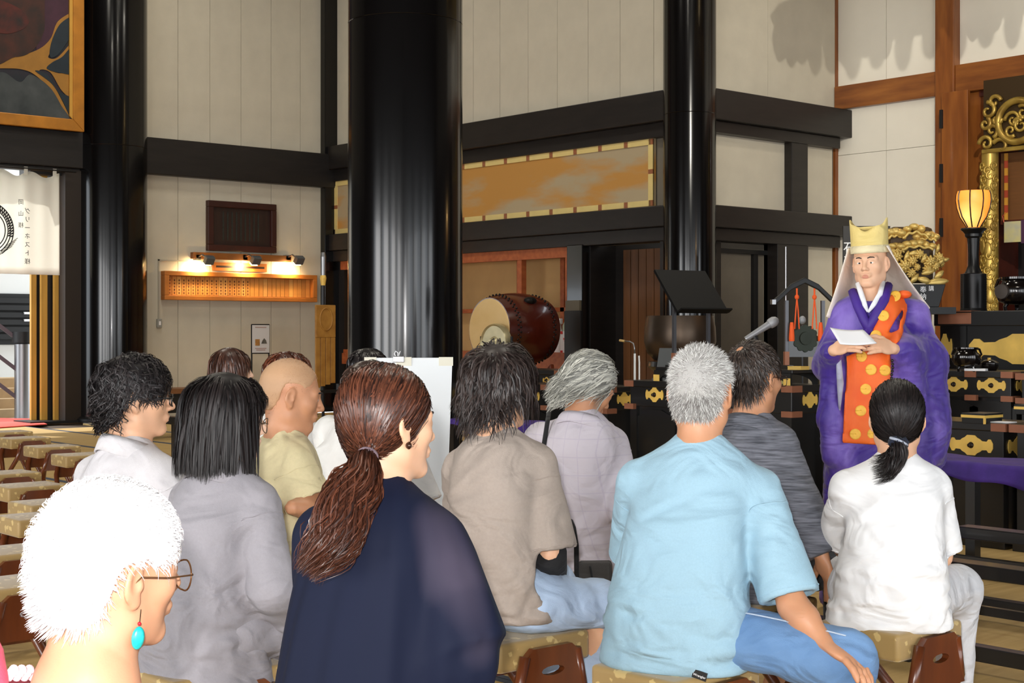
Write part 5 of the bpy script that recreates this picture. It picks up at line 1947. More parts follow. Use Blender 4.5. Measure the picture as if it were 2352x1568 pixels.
class Hair:
    """ribbons plus a solid under-layer, in head coordinates"""

    def __init__(s):
        s.V, s.Q, s.S, s.n = [], [], [], 0

    def ribbons(s, paths, width, shades, rng, center=SCALP_C, jitter=.7, taper=True):
        N, S, _ = paths.shape
        T = unit(np.gradient(paths, axis=1))
        out = unit(paths - center)
        rnd = unit(rng.normal(size=(N, 1, 3)))
        side = unit(np.cross(T, unit(out + jitter * rnd)))
        prof = np.interp(np.linspace(0, 1, S), [0, .15, .7, 1], [.75, 1, .8, .12 if taper else .7])
        w = (np.asarray(width) * np.ones(N))[:, None, None] * prof[None, :, None] / 2
        V = np.stack([paths - side * w, paths + side * w], 2).reshape(-1, 3)
        b = (np.arange(N) * S * 2)[:, None] + (np.arange(S - 1) * 2)[None, :]
        b = b.reshape(-1)
        Q = np.stack([b, b + 1, b + 3, b + 2], 1) + s.n
        s.V.append(V)
        s.Q.append(Q)
        s.S.append(np.repeat(shades, S * 2))
        s.n += len(V)

    def solid(s, V, Q, shade):
        s.V.append(V)
        s.Q.append(Q + s.n)
        s.S.append(np.full(len(V), shade) if np.isscalar(shade) else shade)
        s.n += len(V)

    def cap(s, thick, h=.006, grow=(0, 0, 0), extra=None, cut=True, shade=.3, zoff=0.0, lump=0.0, seed=0):
        ax = [axis_coords(-.16, .16, h), axis_coords(-.17, .16, h), axis_coords(-.22, .17, h)]
        v = Vox(*ax)

        def f(P):
            d = d_el(P, SCALP_C, SCALP_R + thick + np.array(grow))
            d = smin(d, d_rc(P, (0, -.040, -.005), (0, -.040, -.062), .058 + thick, .05 + thick), .03)
            if extra is not None:
                d = extra(P, d)
            if cut:
                d = smax(d, (zline(P[..., 1]) + zoff - P[..., 2]) * .7, .006)
            return d
        v.put(f, (-.16, -.17, -.22), (.16, .16, .17), 0)
        V, Q = v.mesh()
        V = relax(V, Q, 1)
        if lump:
            V = V + vnormals(V, Q) * (lump * folds(V, seed, 60, (1, 1, .3)))[:, None]
        s.solid(V, Q, shade)

    def grow(s, roots, length, S, rng, lift=.3, flow=None, grav=1.0, gdir=(0, 0, -1), noise=.25, clear=(.004, .012), width=.003, shade=(0, 1),
             wave=0.0, wfreq=60, jitter=.7, collide=True, clump=0, adhere=.75):
        N = len(roots)
        sd, nrm = skull_sd(roots)
        L = np.asarray(length) * np.ones(N)
        step = (L / (S - 1))[:, None]
        if flow is None:
            t = np.zeros_like(roots)
        else:
            t = flow(roots)
        t = t - nrm * (t * nrm).sum(1)[:, None]
        d = unit(nrm * lift + unit(t) * (1 - min(lift, .95)) + rng.normal(size=roots.shape) * noise)
        off = rng.uniform(clear[0], clear[1], N)
        p = roots + nrm * .001
        paths = [p]
        g = np.asarray(gdir, float)
        ph = rng.uniform(0, 6.28, N)
        wd_ = unit(np.cross(d, nrm) + 1e-6)
        for k in range(1, S):
            q = p + d * step
            if collide:
                sdv, nn = skull_sd(q)
                tgt = off * min(1, k / 2.5)
                pen = np.maximum(tgt - sdv, 0)
                over = np.maximum(sdv - tgt, 0) * adhere * np.clip((q[:, 2] + .03) / .05, 0, 1)
                q = q + nn * (pen - over)[:, None]
            if wave:
                q = q + wd_ * (wave * math.sqrt(k / S) * np.cos(ph + wfreq * k * step[:, 0]) * step[:, 0] * 8)[:, None]
            d = unit(unit(q - p) + g * (grav * step) * 22 + rng.normal(size=p.shape) * noise * .12)
            p = q
            paths.append(p)
        P = np.stack(paths, 1)
        if clump:
            # pull strands toward a leader toward their ends: locks
            lead = rng.integers(0, N, clump)
            d2 = ((roots[:, None, :] - roots[lead][None]) ** 2).sum(2)
            nr = lead[d2.argmin(1)]
            w = (np.linspace(0, 1, S) ** 1.3 * .55)[None, :, None]
            P = P * (1 - w) + (P[nr] + (roots - roots[nr])[:, None, :] * .55) * w
        sh = rng.uniform(shade[0], shade[1], N)
        s.ribbons(P, width, sh, rng, jitter=jitter)

    def build(s, parent, Hm, mat, name='hair'):
        V = np.concatenate(s.V)
        M4 = np.array(Hm)
        V = V @ M4[:3, :3].T + M4[:3, 3]
        Q = np.concatenate(s.Q)
        me = fast_mesh(name, V, Q, mat)
        at = me.attributes.new('shade', 'FLOAT', 'POINT')
        at.data.foreach_set('value', np.concatenate(s.S).astype(np.float32))
        return obj(name, me, parent)


def hair_mat(name, c0, c1, rough=.42, spec=.5):
    if name in MATS:
        return MATS[name]
    m = bpy.data.materials.new(name)
    m.use_nodes = True
    nt = m.node_tree
    b = nt.nodes['Principled BSDF']
    a = nt.nodes.new('ShaderNodeAttribute')
    a.attribute_name = 'shade'
    r = nt.nodes.new('ShaderNodeValToRGB')
    r.color_ramp.elements[0].color = lin(c0)
    r.color_ramp.elements[1].color = lin(c1)
    nt.links.new(a.outputs['Fac'], r.inputs[0])
    nt.links.new(r.outputs[0], b.inputs['Base Color'])
    b.inputs['Roughness'].default_value = rough
    b.inputs['Specular IOR Level'].default_value = spec
    MATS[name] = m
    return m


def whorl_flow(w=(0, -.075, .10), down=0.0):
    w = np.array(w)

    def f(p):
        return unit(p - w) + np.array([0, 0, -down])
    return f


# ------------------------------------------------------------------ hand
def hand(v, wrist, dirv, nrm, thumb_sign, curl=.35, k=.006, sc=1.0, spread=.06):
    wrist = np.asarray(wrist, float)
    D = unit(np.asarray(dirv, float))
    n = np.asarray(nrm, float)
    n = unit(n - D * (n @ D))
    A = np.cross(D, n) * thumb_sign          # toward the thumb
    R = np.stack([A, D, n], 1)
    v.el(wrist + D * .05 * sc, (.040 * sc, .054 * sc, .0165 * sc), .02, R)
    v.el(wrist + D * .035 * sc + A * .022 * sc - n * .006, (.02 * sc, .034 * sc, .016 * sc), .015, R)
    for i, (off, L) in enumerate(((.029, .070), (.0095, .078), (-.0105, .073), (-.029, .057))):
        p = wrist + (D * .088 + A * off * 1.0) * sc
        a = 0.05
        for j, (f, r0, r1) in enumerate(((.45, .0098, .0090), (.31, .0090, .0082), (.24, .0082, .0068))):
            a += curl * (.7, 1.0, .7)[j]
            dd = unit(D * math.cos(a) - n * math.sin(a) + A * (1.5 - i) * spread * (1 if j == 0 else .5))
            q = p + dd * L * f * sc
            v.rc(p, q, r0 * sc, r1 * sc, k)
            p = q
    p = wrist + (D * .022 + A * .026) * sc
    for j, (f, r0, r1) in enumerate(((.034, .014, .012), (.030, .0115, .0105), (.024, .0105, .008))):
        dd = unit(D * (.62 + .15 * j) + A * (.75 - .28 * j) - n * (.25 + .1 * j))
        q = p + dd * f * sc
        v.rc(p, q, r0 * sc, r1 * sc, .008)
        p = q


SKINM = {}


def skin(name, rgb, rough=.5):
    return M('skin ' + name, rgb, rough, var=.06, vscale=14, sss=.12, bump=.05, bscale=300)


def fabric(name, rgb, rough=.85, rgb2=None, var=.04, vscale=30, bump=.25, bscale=420, sheen=.06, stretch=(1, 1, 1), crease=.55, cscale=6.5, **kw):
    return M('fabric ' + name, rgb, rough, rgb2=rgb2, var=var, vscale=vscale, bump=bump, bscale=bscale, sheen=sheen, stretch=stretch, crease=crease, cscale=cscale, **kw)


class Person:
    def __init__(s, label, px, d, yaw, head, hyaw, hpitch=0.0, hroll=0.0, hsc=1.0, seat=.43, sw=.175, neck=(0, -.05, -.165), skinm=None, group='seated audience'):
        p = W(px, 0, d)
        s.rot = HEAD - math.radians(yaw) - math.pi / 2
        s.root = tag(empty('person', (p.x, p.y, 0), s.rot), label, 'person', group)
        s.Mi = (Matrix.Translation((p.x, p.y, 0)) @ Matrix.Rotation(s.rot, 4, 'Z')).inverted()
        s.seat, s.hsc, s.skin = seat, hsc, skinm
        s.hc = np.array(s.Mi @ W(*head))
        s.Hm = Matrix.Translation(s.hc) @ Matrix.Rotation(-math.radians(hyaw - yaw), 4, 'Z') @ Matrix.Rotation(-math.radians(hpitch), 4, 'X') @ Matrix.Rotation(math.radians(hroll), 4, 'Y') @ Matrix.Scale(hsc, 4)
        s.Hi = np.array(s.Hm.inverted())
        s.c7 = s.hc + np.array(neck) * hsc
        s.sw = sw
        s.shl = {q: np.array([s.c7[0] + q * sw, s.c7[1] + .025, s.c7[2] - .06]) for q in (-1, 1)}
        s.elb = {q: s.shl[q] + np.array([q * .035, .12, -.25]) for q in (-1, 1)}
        s.wri = {q: np.array([q * .12, .27, seat + .17]) for q in (-1, 1)}
        s.hdir = {q: np.array([-q * .1, 1, -.15]) for q in (-1, 1)}
        s.hnrm = {q: np.array([0, .1, 1.0]) for q in (-1, 1)}
        s.curl = {q: .3 for q in (-1, 1)}
        s.hip = {q: np.array([q * .085, .0, seat + .085]) for q in (-1, 1)}
        s.knee = {q: np.array([q * .13, .42, seat + .06]) for q in (-1, 1)}
        s.ank = {q: np.array([q * .13, .42, .09]) for q in (-1, 1)}
        s.g = np.array(s.Hm.to_3x3().normalized().transposed() @ Vector((0, 0, -1)))

    def L(s, px, py, d):
        return np.array(s.Mi @ W(px, py, d))

    def headfn(s, **kw):
        def f(P):
            q = (P @ s.Hi[:3, :3].T + s.Hi[:3, 3]).reshape(-1, 3)
            d = np.minimum(d_el(q, (0, -.014, .034), (.0765, .097, .0865)), d_el(q, (0, .028, -.03), (.062, .066, .085)))
            m = np.abs(d) < .047
            d[m] = head_sdf(q[m], **kw)
            return (d * s.hsc).reshape(P.shape[:-1])
        return f

    def body(s, hres=.0045, coarse=.018, hands=(), hand_res=.004, fem=0.0, neck_r=.053, mouth=0.0, feet=True):
        pts = [s.hc + .2, s.hc - .2] + [s.elb[q] for q in s.elb] + [s.wri[q] for q in s.wri] + [s.knee[q] for q in s.knee] + [s.ank[q] for q in s.ank] + [np.array([-.28, -.2, .0]), np.array([.28, .2, .3])]
        pts += [s.wri[q] + unit(s.hdir[q]) * .2 for q in (-1, 1)]
        lo = np.min(pts, 0) - .12
        hi = np.max(pts, 0) + .12
        lo[2] = -.03
        fz = [[], [], []]
        hb = .135 * s.hsc
        for a in range(3):
            e = hb + (.015 if a == 1 else 0)
            fz[a].append((s.hc[a] - e, s.hc[a] + e, hres))
            for q in hands:
                c = s.wri[q] + unit(s.hdir[q]) * .09
                fz[a].append((c[a] - .115, c[a] + .115, hand_res))
        v = Vox(*[axis_coords(lo[a], hi[a], coarse, fz[a]) for a in range(3)])
        v.put(s.headfn(fem=fem, mouth=mouth), s.hc - .20 * s.hsc, s.hc + .20 * s.hsc, .0)
        R3 = np.array(s.Hm)[:3, :3]
        nb = s.hc + R3 @ np.array([0, -.026, -.045])
        v.rc(nb, s.c7 + np.array([0, .03, -.02]), neck_r * s.hsc, (neck_r + .006), .03)
        v.rc(s.c7 + np.array([0, .02, -.03]), np.array([0, 0, s.seat + .12]), .075, .09, .05)
        for q in (-1, 1):
            sj = s.shl[q] + np.array([-q * .015, 0, -.035])
            v.rc(s.c7 + np.array([0, .02, -.045]), sj, .042, .036, .03)
            v.rc(sj, s.elb[q], .036, .037, .02)
            v.rc(s.elb[q], s.elb[q] * .65 + s.wri[q] * .35, .039, .038, .02)
            v.rc(s.elb[q] * .65 + s.wri[q] * .35, s.wri[q], .037, .024, .02)
            hand(v, s.wri[q], s.hdir[q], s.hnrm[q], -q, s.curl[q])
            v.rc(s.hip[q], s.knee[q], .07, .052, .03)
            v.rc(s.knee[q], s.ank[q], .05, .034, .02)
            v.rc(s.ank[q] + np.array([0, -.03, -.05]), s.ank[q] + np.array([0, .14, -.065]), .032, .022, .02)
        V, Q = v.mesh()
        V = relax(V, Q, 1, .35)
        s.vox = None
        me = fast_mesh('body', V, Q, s.skin)
        return obj('body', me, s.root)

    def eyes(s, brow=(34, 26, 24), white=(226, 220, 214)):
        EW = M('eye white', white, .25)
        EI = M('iris dark', (34, 22, 18), .15)
        BR = M('brow %d' % brow[0], brow, .8)
        for q in (-1, 1):
            o = MB().ell((q * .031, .0775, .002), (.0135, .0135, .0112), 16, 10).build('eye', EW, s.root, smooth=True)
            o.matrix_local = s.Hm
            i = MB().ell((q * .029, .0872, .0015), (.0056, .0045, .0056), 12, 8).build('iris', EI, s.root, smooth=True)
            i.parent = o
            pts = [(q * .014, .1005, .0235), (q * .026, .0985, .0285), (q * .040, .0885, .0275), (q * .049, .078, .0215)]
            b = MB().tube(pts, [.0022, .0034, .0028, .0012], 6).build('eyebrow', BR, s.root, smooth=True)
            b.matrix_local = s.Hm

    def rings(s, ws, ds, bulge=.02, hem=None, n=2.5, shift=(0, 0)):
        """garment trunk: half widths ws and half depths ds at five heights from hem to neck base"""
        hem = s.seat + .0 if hem is None else hem
        top = s.c7[2]
        zk = hem + (top - hem) * np.array([0, .25, .55, .82, 1.0])
        f = np.linspace(0, 1, 5)
        zc = np.linspace(hem, top, 24)
        fc = (zc - hem) / (top - hem)
        # spine: from seat centre to neck base, rounded backward
        cy = (s.c7[1] + .035) * fc ** 1.25 - bulge * np.sin(np.pi * np.clip(fc, 0, 1))
        cx = s.c7[0] * fc ** 1.1

        def fn(P):
            z = P[..., 2]
            a = np.interp(z, zk, ws)
            b = np.interp(z, zk, ds)
            x = (P[..., 0] - np.interp(z, zc, cx))
            y = (P[..., 1] - np.interp(z, zc, cy))
            q = (np.abs(x / a) ** n + np.abs(y / b) ** n) ** (1 / n)
            d = (q - 1) * np.minimum(a, b) * .92
            d = smax(d, z - (top - .012), .04)
            return smax(d, hem - z, .012)
        return fn

    def top(s, mat, ws, ds, sleeve='short', sr=(.075, .078, .08), cuffs=(.62, .62), hem=None, bulge=.02, res=.0098, wr=.004, wfreq=16, aniso=(1, 1, .6), seed=1, name='shirt', k=.05, collar=None,
            slope=.0, shr=.06, open_cuff=True, seams=True, extra=None, lift=0.0, n=2.5):
        fn = s.rings(ws, ds, bulge, hem, n=n)
        hem_ = s.seat if hem is None else hem
        pts = [s.shl[-1] + [-.15, -.2, .1], s.shl[1] + [.15, .2, .15]] + [s.elb[q] + np.array([q * .1, 0, -.1]) for q in (-1, 1)] + [np.array([-.34, -.3, hem_ - .03]), np.array([.34, .3, hem_])]
        if sleeve == 'long':
            pts += [s.wri[q] + e for q in (-1, 1) for e in (-.08, .08)]
        lo, hi = np.min(pts, 0) - .05, np.max(pts, 0) + .05
        lo[2] = hem_ - .03
        v = Vox(*[axis_coords(lo[a], hi[a], res) for a in range(3)])
        v.put(fn, lo, hi, 0)
        nb = s.c7 + np.array([0, .022, -.03])
        if slope == 0:
            v.rc(s.c7 + np.array([0, .02, -.06]), s.c7 + np.array([0, .03, .018]), .092, .064, .07)
        for q in (-1, 1):
            v.rc(nb + np.array([q * .035, 0, .0 + slope]), s.shl[q] + np.array([0, 0, -.004 + lift]), .058, shr * .92, k)
            if sleeve == 'short':
                f = cuffs[0 if q < 0 else 1]
                e = s.shl[q] + (s.elb[q] - s.shl[q]) * f
                if f > 1:
                    e = s.elb[q] + (s.wri[q] - s.elb[q]) * (f - 1)
                ax = unit(e - s.shl[q])
                a0, r0, r1 = s.shl[q] + np.array([-q * .004, 0, -.02]), sr[0] * .86, sr[1]
                v.put(lambda P: smax(d_rc(P, a0, e + ax * .12, r0, r1 * 1.04), (P - e) @ ax, .006), np.minimum(a0, e) - .2, np.maximum(a0, e) + .2, .018)
                if open_cuff:
                    m_ = min(.045, .3 * np.linalg.norm(e - s.shl[q]))
                    v.put(lambda P: d_rc(P, e - ax * m_, e + ax * .08, r1 - .036, r1 - .016), e - .16, e + .16, .004, 's')
            elif sleeve == 'long':
                v.rc(s.shl[q] + np.array([-q * .004, 0, -.02]), s.elb[q], sr[0] * .88, sr[1], .02)
                e, w_ = s.elb[q], s.wri[q]
                ax = unit(w_ - e)
                ee = w_ - ax * .0
                v.put(lambda P: smax(d_rc(P, e, ee + ax * .1, sr[1], sr[2]), (P - ee) @ ax, .006), np.minimum(e, ee) - .2, np.maximum(e, ee) + .2, .03)
        # neck opening
        up = unit(s.hc - s.c7)
        v.put(lambda P: d_rc(P, s.c7 + np.array([0, .036, .0]), s.c7 + np.array([0, .036, .0]) + up * .12, .048, .06), s.c7 - .2, s.c7 + .25, .008, 's')
        if extra:
            extra(v)
        V, Q = v.mesh()
        V = relax(V, Q, 2, .4)
        if wr:
            hz_ = hem_ + .02
            low = np.exp(-((V[:, 2] - hz_) / .13) ** 2)
            f1 = folds(V, seed, wfreq * 3.6, aniso) * (.35 + .65 * (.5 + .5 * np.sin(V @ np.array([7.0, 5.0, 9.0]) + seed)))
            f2 = folds(V, seed + 100, 60, (.25, .25, 1), 2)
            arm = sum(np.exp(-(((V - (s.shl[q] * .6 + s.elb[q] * .4 - np.array([q * .05, 0, .03]))) / .10) ** 2).sum(1)) for q in (-1, 1))
            f3 = folds(V, seed + 200, 75, (1, .6, 1), 2)
            damp = np.ones(len(V))
            if sleeve == 'short':
                for q in (-1, 1):
                    ce = s.shl[q] + (s.elb[q] - s.shl[q]) * cuffs[0 if q < 0 else 1]
                    damp = np.minimum(damp, np.clip((np.linalg.norm(V - ce, axis=1) - .11) / .05, 0, 1))
            damp = np.minimum(damp, np.clip((V[:, 2] - hem_) / .03, .2, 1))
            N0 = vnormals(relax(V, Q, 6, .5), Q)
            V = V + N0 * (wr * damp * (1.9 * f1 * (.55 + .9 * arm) + 2.0 * f2 * low + 1.5 * f3 * arm))[:, None]
            V = V + N0 * (damp * s.creases(V, seed, hem_, wr))[:, None]
            V = relax(V, Q, 1, .25)
        me = fast_mesh(name, V, Q, mat)
        o = obj(name, me, s.root)
        if sleeve and seams:
            for q in (-1, 1):
                ax = unit(s.elb[q] - s.shl[q])
                u_ = unit(np.cross(ax, np.array([0, 1.0, .1])))
                w_ = np.cross(ax, u_)
                tot = np.linalg.norm(s.elb[q] - s.shl[q])
                spots = [(.16, sr[0] * .9)]
                if sleeve == 'short':
                    spots.append((cuffs[0 if q < 0 else 1] - .075, sr[1] * 1.02))
                for f, rr in spots:
                    c = s.shl[q] + ax * tot * f + np.array([0, 0, -.012])
                    ring = [c + rr * (math.cos(a) * u_ + math.sin(a) * w_) for a in np.linspace(0, 2 * math.pi, 48)]
                    run, best = [], []
                    for p in ring + ring:
                        d2 = ((V - p) ** 2).sum(1)
                        i = d2.argmin()
                        if d2[i] < .022 ** 2:
                            run.append(V[i])
                        else:
                            run = []
                        if len(run) > len(best) and len(run) <= 46:
                            best = list(run)
                    if len(best) > 8:
                        B = np.array(best)
                        for _ in range(3):
                            B[1:-1] = (B[:-2] + 2 * B[1:-1] + B[2:]) / 4
                        MB().tube(B, .0022, 5).build('sleeve_seam', mat, o, smooth=True)
        if collar:
            s.collar(*collar, parent=o)
        return o

    def creases(s, V, seed, hem_, wr):
        """pressed folds: fans from the armpits and rolls round the waist"""
        r = np.random.default_rng(seed + 7)
        out = np.zeros(len(V))
        segs = []
        for q in (-1, 1):
            for side in (-1, 1):
                o = s.shl[q] + np.array([-q * .035, side * .09, -.11])
                for k in range(5):
                    a = r.uniform(-.9, 1.0)
                    d = unit(np.array([-q * math.cos(a), side * .1, -math.sin(a) - .15]))
                    segs.append((o + d * .015, o + d * r.uniform(.09, .20), r.uniform(.008, .013), r.uniform(.6, 1.1)))
            for k in range(5):
                f = r.uniform(.25, .9)
                o = s.shl[q] + (s.elb[q] - s.shl[q]) * f
                d = unit(np.array([.4 * r.normal(), 1.0 * r.normal(), .5 * r.normal()]))
                segs.append((o - d * .07, o + d * .07, r.uniform(.008, .012), r.uniform(.4, .8)))
        for k in range(16):
            z = hem_ + r.uniform(.02, .20)
            a = r.uniform(-math.pi, math.pi)
            c = np.array([.19 * math.sin(a), -.15 * math.cos(a), z])
            t = np.array([math.cos(a), math.sin(a), r.normal() * .18])
            L_ = r.uniform(.05, .13)
            segs.append((c - t * L_, c + t * L_, r.uniform(.008, .014), r.uniform(.5, 1.1)))
        for a, b, w, dep in segs:
            ab = b - a
            t = np.clip(((V - a) @ ab) / (ab @ ab), 0, 1)
            off = V - a - t[:, None] * ab
            # ignore distance along the surface normal: creases reach through a few centimetres
            dist = np.linalg.norm(off, axis=1)
            up = unit(np.array([-ab[2], 0, ab[0]]) + np.array([0, 0, 1e-3]))
            s1 = off @ up
            near = np.exp(-(np.maximum(dist - np.abs(s1), 0) / .08) ** 2) * (dist < .09)
            win = np.sin(np.pi * np.clip(t, .04, .96)) ** .7
            out += dep * near * win * (-np.exp(-(s1 / w) ** 2) + .75 * np.exp(-((s1 - 1.7 * w) / w) ** 2))
        return out * wr * 1.25

    def collar(s, kind, mat, r=.064, h=.02, parent=None, tilt=.35):
        c = s.c7 + np.array([0, .033, .016 if kind == 'crew' else .030])
        if kind != 'crew':
            r = r + .010
        a = np.linspace(0, 2 * math.pi, 37)[:-1]
        if kind == 'crew':
            pts = [c + np.array([(r - .003) * math.sin(t), -(r - .003) * 1.0 * math.cos(t), .012 - .0 - .065 * (1 - math.cos(t)) / 2 + .0]) for t in a]
            return MB().tube(pts, .011, 8, closed=True).build('collar', mat, parent or s.root, smooth=True)
        # turned-down shirt collar: stands at the neck and folds outward
        rows = []
        a = np.linspace(-2.75, 2.75, 40)
        for t in a:
            drop = .06 * (1 - math.cos(t)) / 2
            dirx = np.array([math.sin(t), -math.cos(t), 0])
            base = c + np.array([0, 0, -drop])
            rows.append([tuple(base + dirx * (r + .002) + [0, 0, -.015]), tuple(base + dirx * (r - .001) + [0, 0, h]), tuple(base + dirx * (r + .006) + [0, 0, h + .006]),
                         tuple(base + dirx * (r + .016) + [0, 0, h * .6]), tuple(base + dirx * (r + .026 + .012 * abs(math.sin(t / 2))) + [0, 0, -.018 - .02 * abs(math.sin(t / 2))])])
        return MB().sheet(rows, .004).build('collar', mat, parent or s.root, smooth=True)

    def trousers(s, mat, res=.014, r=(.088, .066, .06, .052), wr=.004, seed=3, wfreq=18, hipw=(.175, .135, .11), cut=True):
        pts = [np.array([-.24, -.22, 0]), np.array([.24, .22, s.seat + .25])] + [s.knee[q] for q in (-1, 1)] + [s.ank[q] for q in (-1, 1)]
        lo, hi = np.min(pts, 0) - .13, np.max(pts, 0) + .13
        lo[2] = .03
        v = Vox(*[axis_coords(lo[a], hi[a], res) for a in range(3)])
        v.el((0, 0, s.seat + .10), hipw, .03)
        for q in (-1, 1):
            v.rc(s.hip[q], s.knee[q], r[0], r[1], .04)
            v.rc(s.knee[q], s.ank[q] + np.array([0, 0, .0]), r[2], r[3], .03)
        v.put(lambda P: .075 - P[..., 2], lo, (hi[0], hi[1], .2), .004, 'i')
        if cut:
            v.put(lambda P: d_box(P, (0, -.03, s.seat - .2 + .004), (.3, .21, .2), .01), (-.4, -.3, 0), (.4, .3, s.seat + .06), .02, 's')
        V, Q = v.mesh()
        V = relax(V, Q, 2, .4)
        if wr:
            V = V + vnormals(V, Q) * (wr * folds(V, seed, wfreq * 2.4))[:, None]
        return obj('trousers', fast_mesh('trousers', V, Q, mat), s.root)

    def stool(s, label):
        p = s.root.location
        return stool(p.x, p.y, label, rot=random.uniform(-.04, .04))

    def glasses(s, mat, kind='round', r=.024, wire=.0013, drop=0.0):
        g = empty('glasses')
        g.parent = s.root
        g.matrix_local = s.Hm
        y = .112
        GL = M('spectacle lens', (200, 205, 210), .05, spec=.8)
        for q in (-1, 1):
            if kind == 'round':
                pts = [(q * .034 + r * math.cos(a), y - .006 * abs(math.cos(a)) - .004, -.003 - drop + r * .93 * math.sin(a)) for a in np.linspace(0, 2 * math.pi, 25)[:-1]]
            else:
                pts = []
                for a in np.linspace(0, 2 * math.pi, 33)[:-1]:
                    c, s_ = math.cos(a), math.sin(a)
                    pts.append((q * .034 + r * 1.1 * np.sign(c) * abs(c) ** .5, y - .004 - .006 * abs(c), -.003 - drop + r * .75 * np.sign(s_) * abs(s_) ** .5))
            MB().tube(pts, wire, 6, closed=True).build('rim', mat, g, smooth=True)
            xo = q * (.034 + r * (1.0 if kind == 'round' else 1.1))
            MB().tube([(xo, y - .008, .003 - drop), (q * .068, y - .014, .004 - drop), (q * .079, .05, .004 - drop), (q * .0835, .0, .006 - drop * .5), (q * .083, -.02, -.012)], wire, 6).build('temple', mat, g, smooth=True)
        MB().tube([(-.034 + r, y - .008, .002 - drop), (0, y + .002, .006 - drop), (.034 - r, y - .008, .002 - drop)], wire, 6).build('bridge', mat, g, smooth=True)
        return g

# ================================================================== the audience
SK_A = skin('warm', (226, 176, 142))
SK_B = skin('tan', (198, 142, 106))
SK_C = skin('pale', (238, 196, 168))

# ---- man in the light blue T-shirt
pr = Person('grey haired man in a light blue T-shirt and jeans, hand on his knee', 1552, 4.0, 24, (1612, 900, 4.02), 26, 6, 0, 1.0, sw=.185, skinm=SK_B)
pr.elb[1] = pr.L(1822, 1392, 3.86)
pr.wri[1] = pr.L(1892, 1474, 3.78)
pr.knee[1] = pr.L(1945, 1556, 3.80)
pr.knee[1][2] = .43 + .055
pr.ank[1] = pr.knee[1] * np.array([1, 1, 0]) + np.array([.02, .05, .09])
pr.hdir[1] = pr.L(1962, 1522, 3.72) - pr.wri[1]
pr.hnrm[1] = np.array([.15, .1, 1.0])
pr.curl[1] = .28
pr.shl[1] = pr.L(1742, 1118, 3.98)
pr.shl[-1] = pr.L(1468, 1098, 4.06)
pr.body(hands=(1,))
pr.eyes()
BLU = fabric('light blue knit', (150, 183, 200), vscale=200, var=.03)
pr.top(BLU, (.21, .195, .172, .152, .085), (.155, .15, .14, .11, .07), 'short', (.08, .086, .09), (.98, .93), hem=.425, bulge=.045, seed=4, wr=.005, wfreq=12, aniso=(.5, .5, 1), collar=('crew', BLU, .064), name='tshirt', k=.06)
JEAN = fabric('blue denim', (76, 112, 156), rgb2=(112, 148, 190), vscale=5, bump=.3)
pr.trousers(JEAN, r=(.098, .078, .07, .06))
h = Hair()
r_ = np.random.default_rng(1)
h.cap(.004, shade=.35)
h.grow(scalp_points(9000, r_), r_.uniform(.014, .026, 9000), 5, r_, lift=.33, flow=whorl_flow((0.005, -.095, .055)), grav=.2, gdir=pr.g, noise=.16, width=.0014, shade=(.0, 1), collide=False)
wh_ = np.array([.005, -.095, .055])
rt = scalp_points(2200, r_, lambda p: np.linalg.norm(p - wh_, axis=1) < .06)
h.grow(rt, r_.uniform(.010, .018, 2200), 5, r_, lift=.62, flow=whorl_flow((0.005, -.095, .055)), grav=.3, gdir=pr.g, noise=.3, width=.0013, shade=(.0, 1), collide=False)
rt = scalp_points(1300, r_, lambda p: (p[:, 2] < -.012))
h.grow(rt, .014, 4, r_, lift=.4, flow=whorl_flow(down=1.0), grav=.2, gdir=pr.g, noise=.2, width=.002, shade=(0, .35), collide=False)
h.build(pr.root, pr.Hm, hair_mat('salt grey hair', (112, 106, 102), (232, 232, 228), .55, .3))
pr.stool('gold stool carrying the man in the light blue T-shirt')
STI = M('pale denim stitching', (176, 190, 206), .8)
hk, kk = pr.hip[1], pr.knee[1]
ax_ = unit(kk - hk)
sd_ = unit(np.cross(ax_, np.array([0, 0, 1.0])))
for e_ in (0, .007):
    pts = []
    for f in np.linspace(.18, 1.02, 14):
        rr_ = .098 + (.078 - .098) * f + .003
        a_ = 1.05 + .10 * math.sin(3 * f)
        pts.append(hk + (kk - hk) * f + rr_ * (math.cos(a_) * sd_ + math.sin(a_) * np.array([0, 0, 1.0])) + sd_ * e_)
    MB().tube(pts, .0013, 5).build('seam_stitching', STI, pr.root, smooth=True)
# belt label patch on the jeans
pa = pr.L(1607, 1550, 3.82)
b = MB().box(tuple(pa), (.038, .004, .022), (0, .25, 0)).build('belt_patch', BLACK, pr.root)
cv, sv = math.cos(.25), math.sin(.25)
place_text('Wrangler', .009, (pa[0], pa[1] - .0024, pa[2] - .002), (cv, 0, -sv), (sv, 0, cv), WHITE, b, 'patch_lettering', extrude=.0002)
b.matrix_world

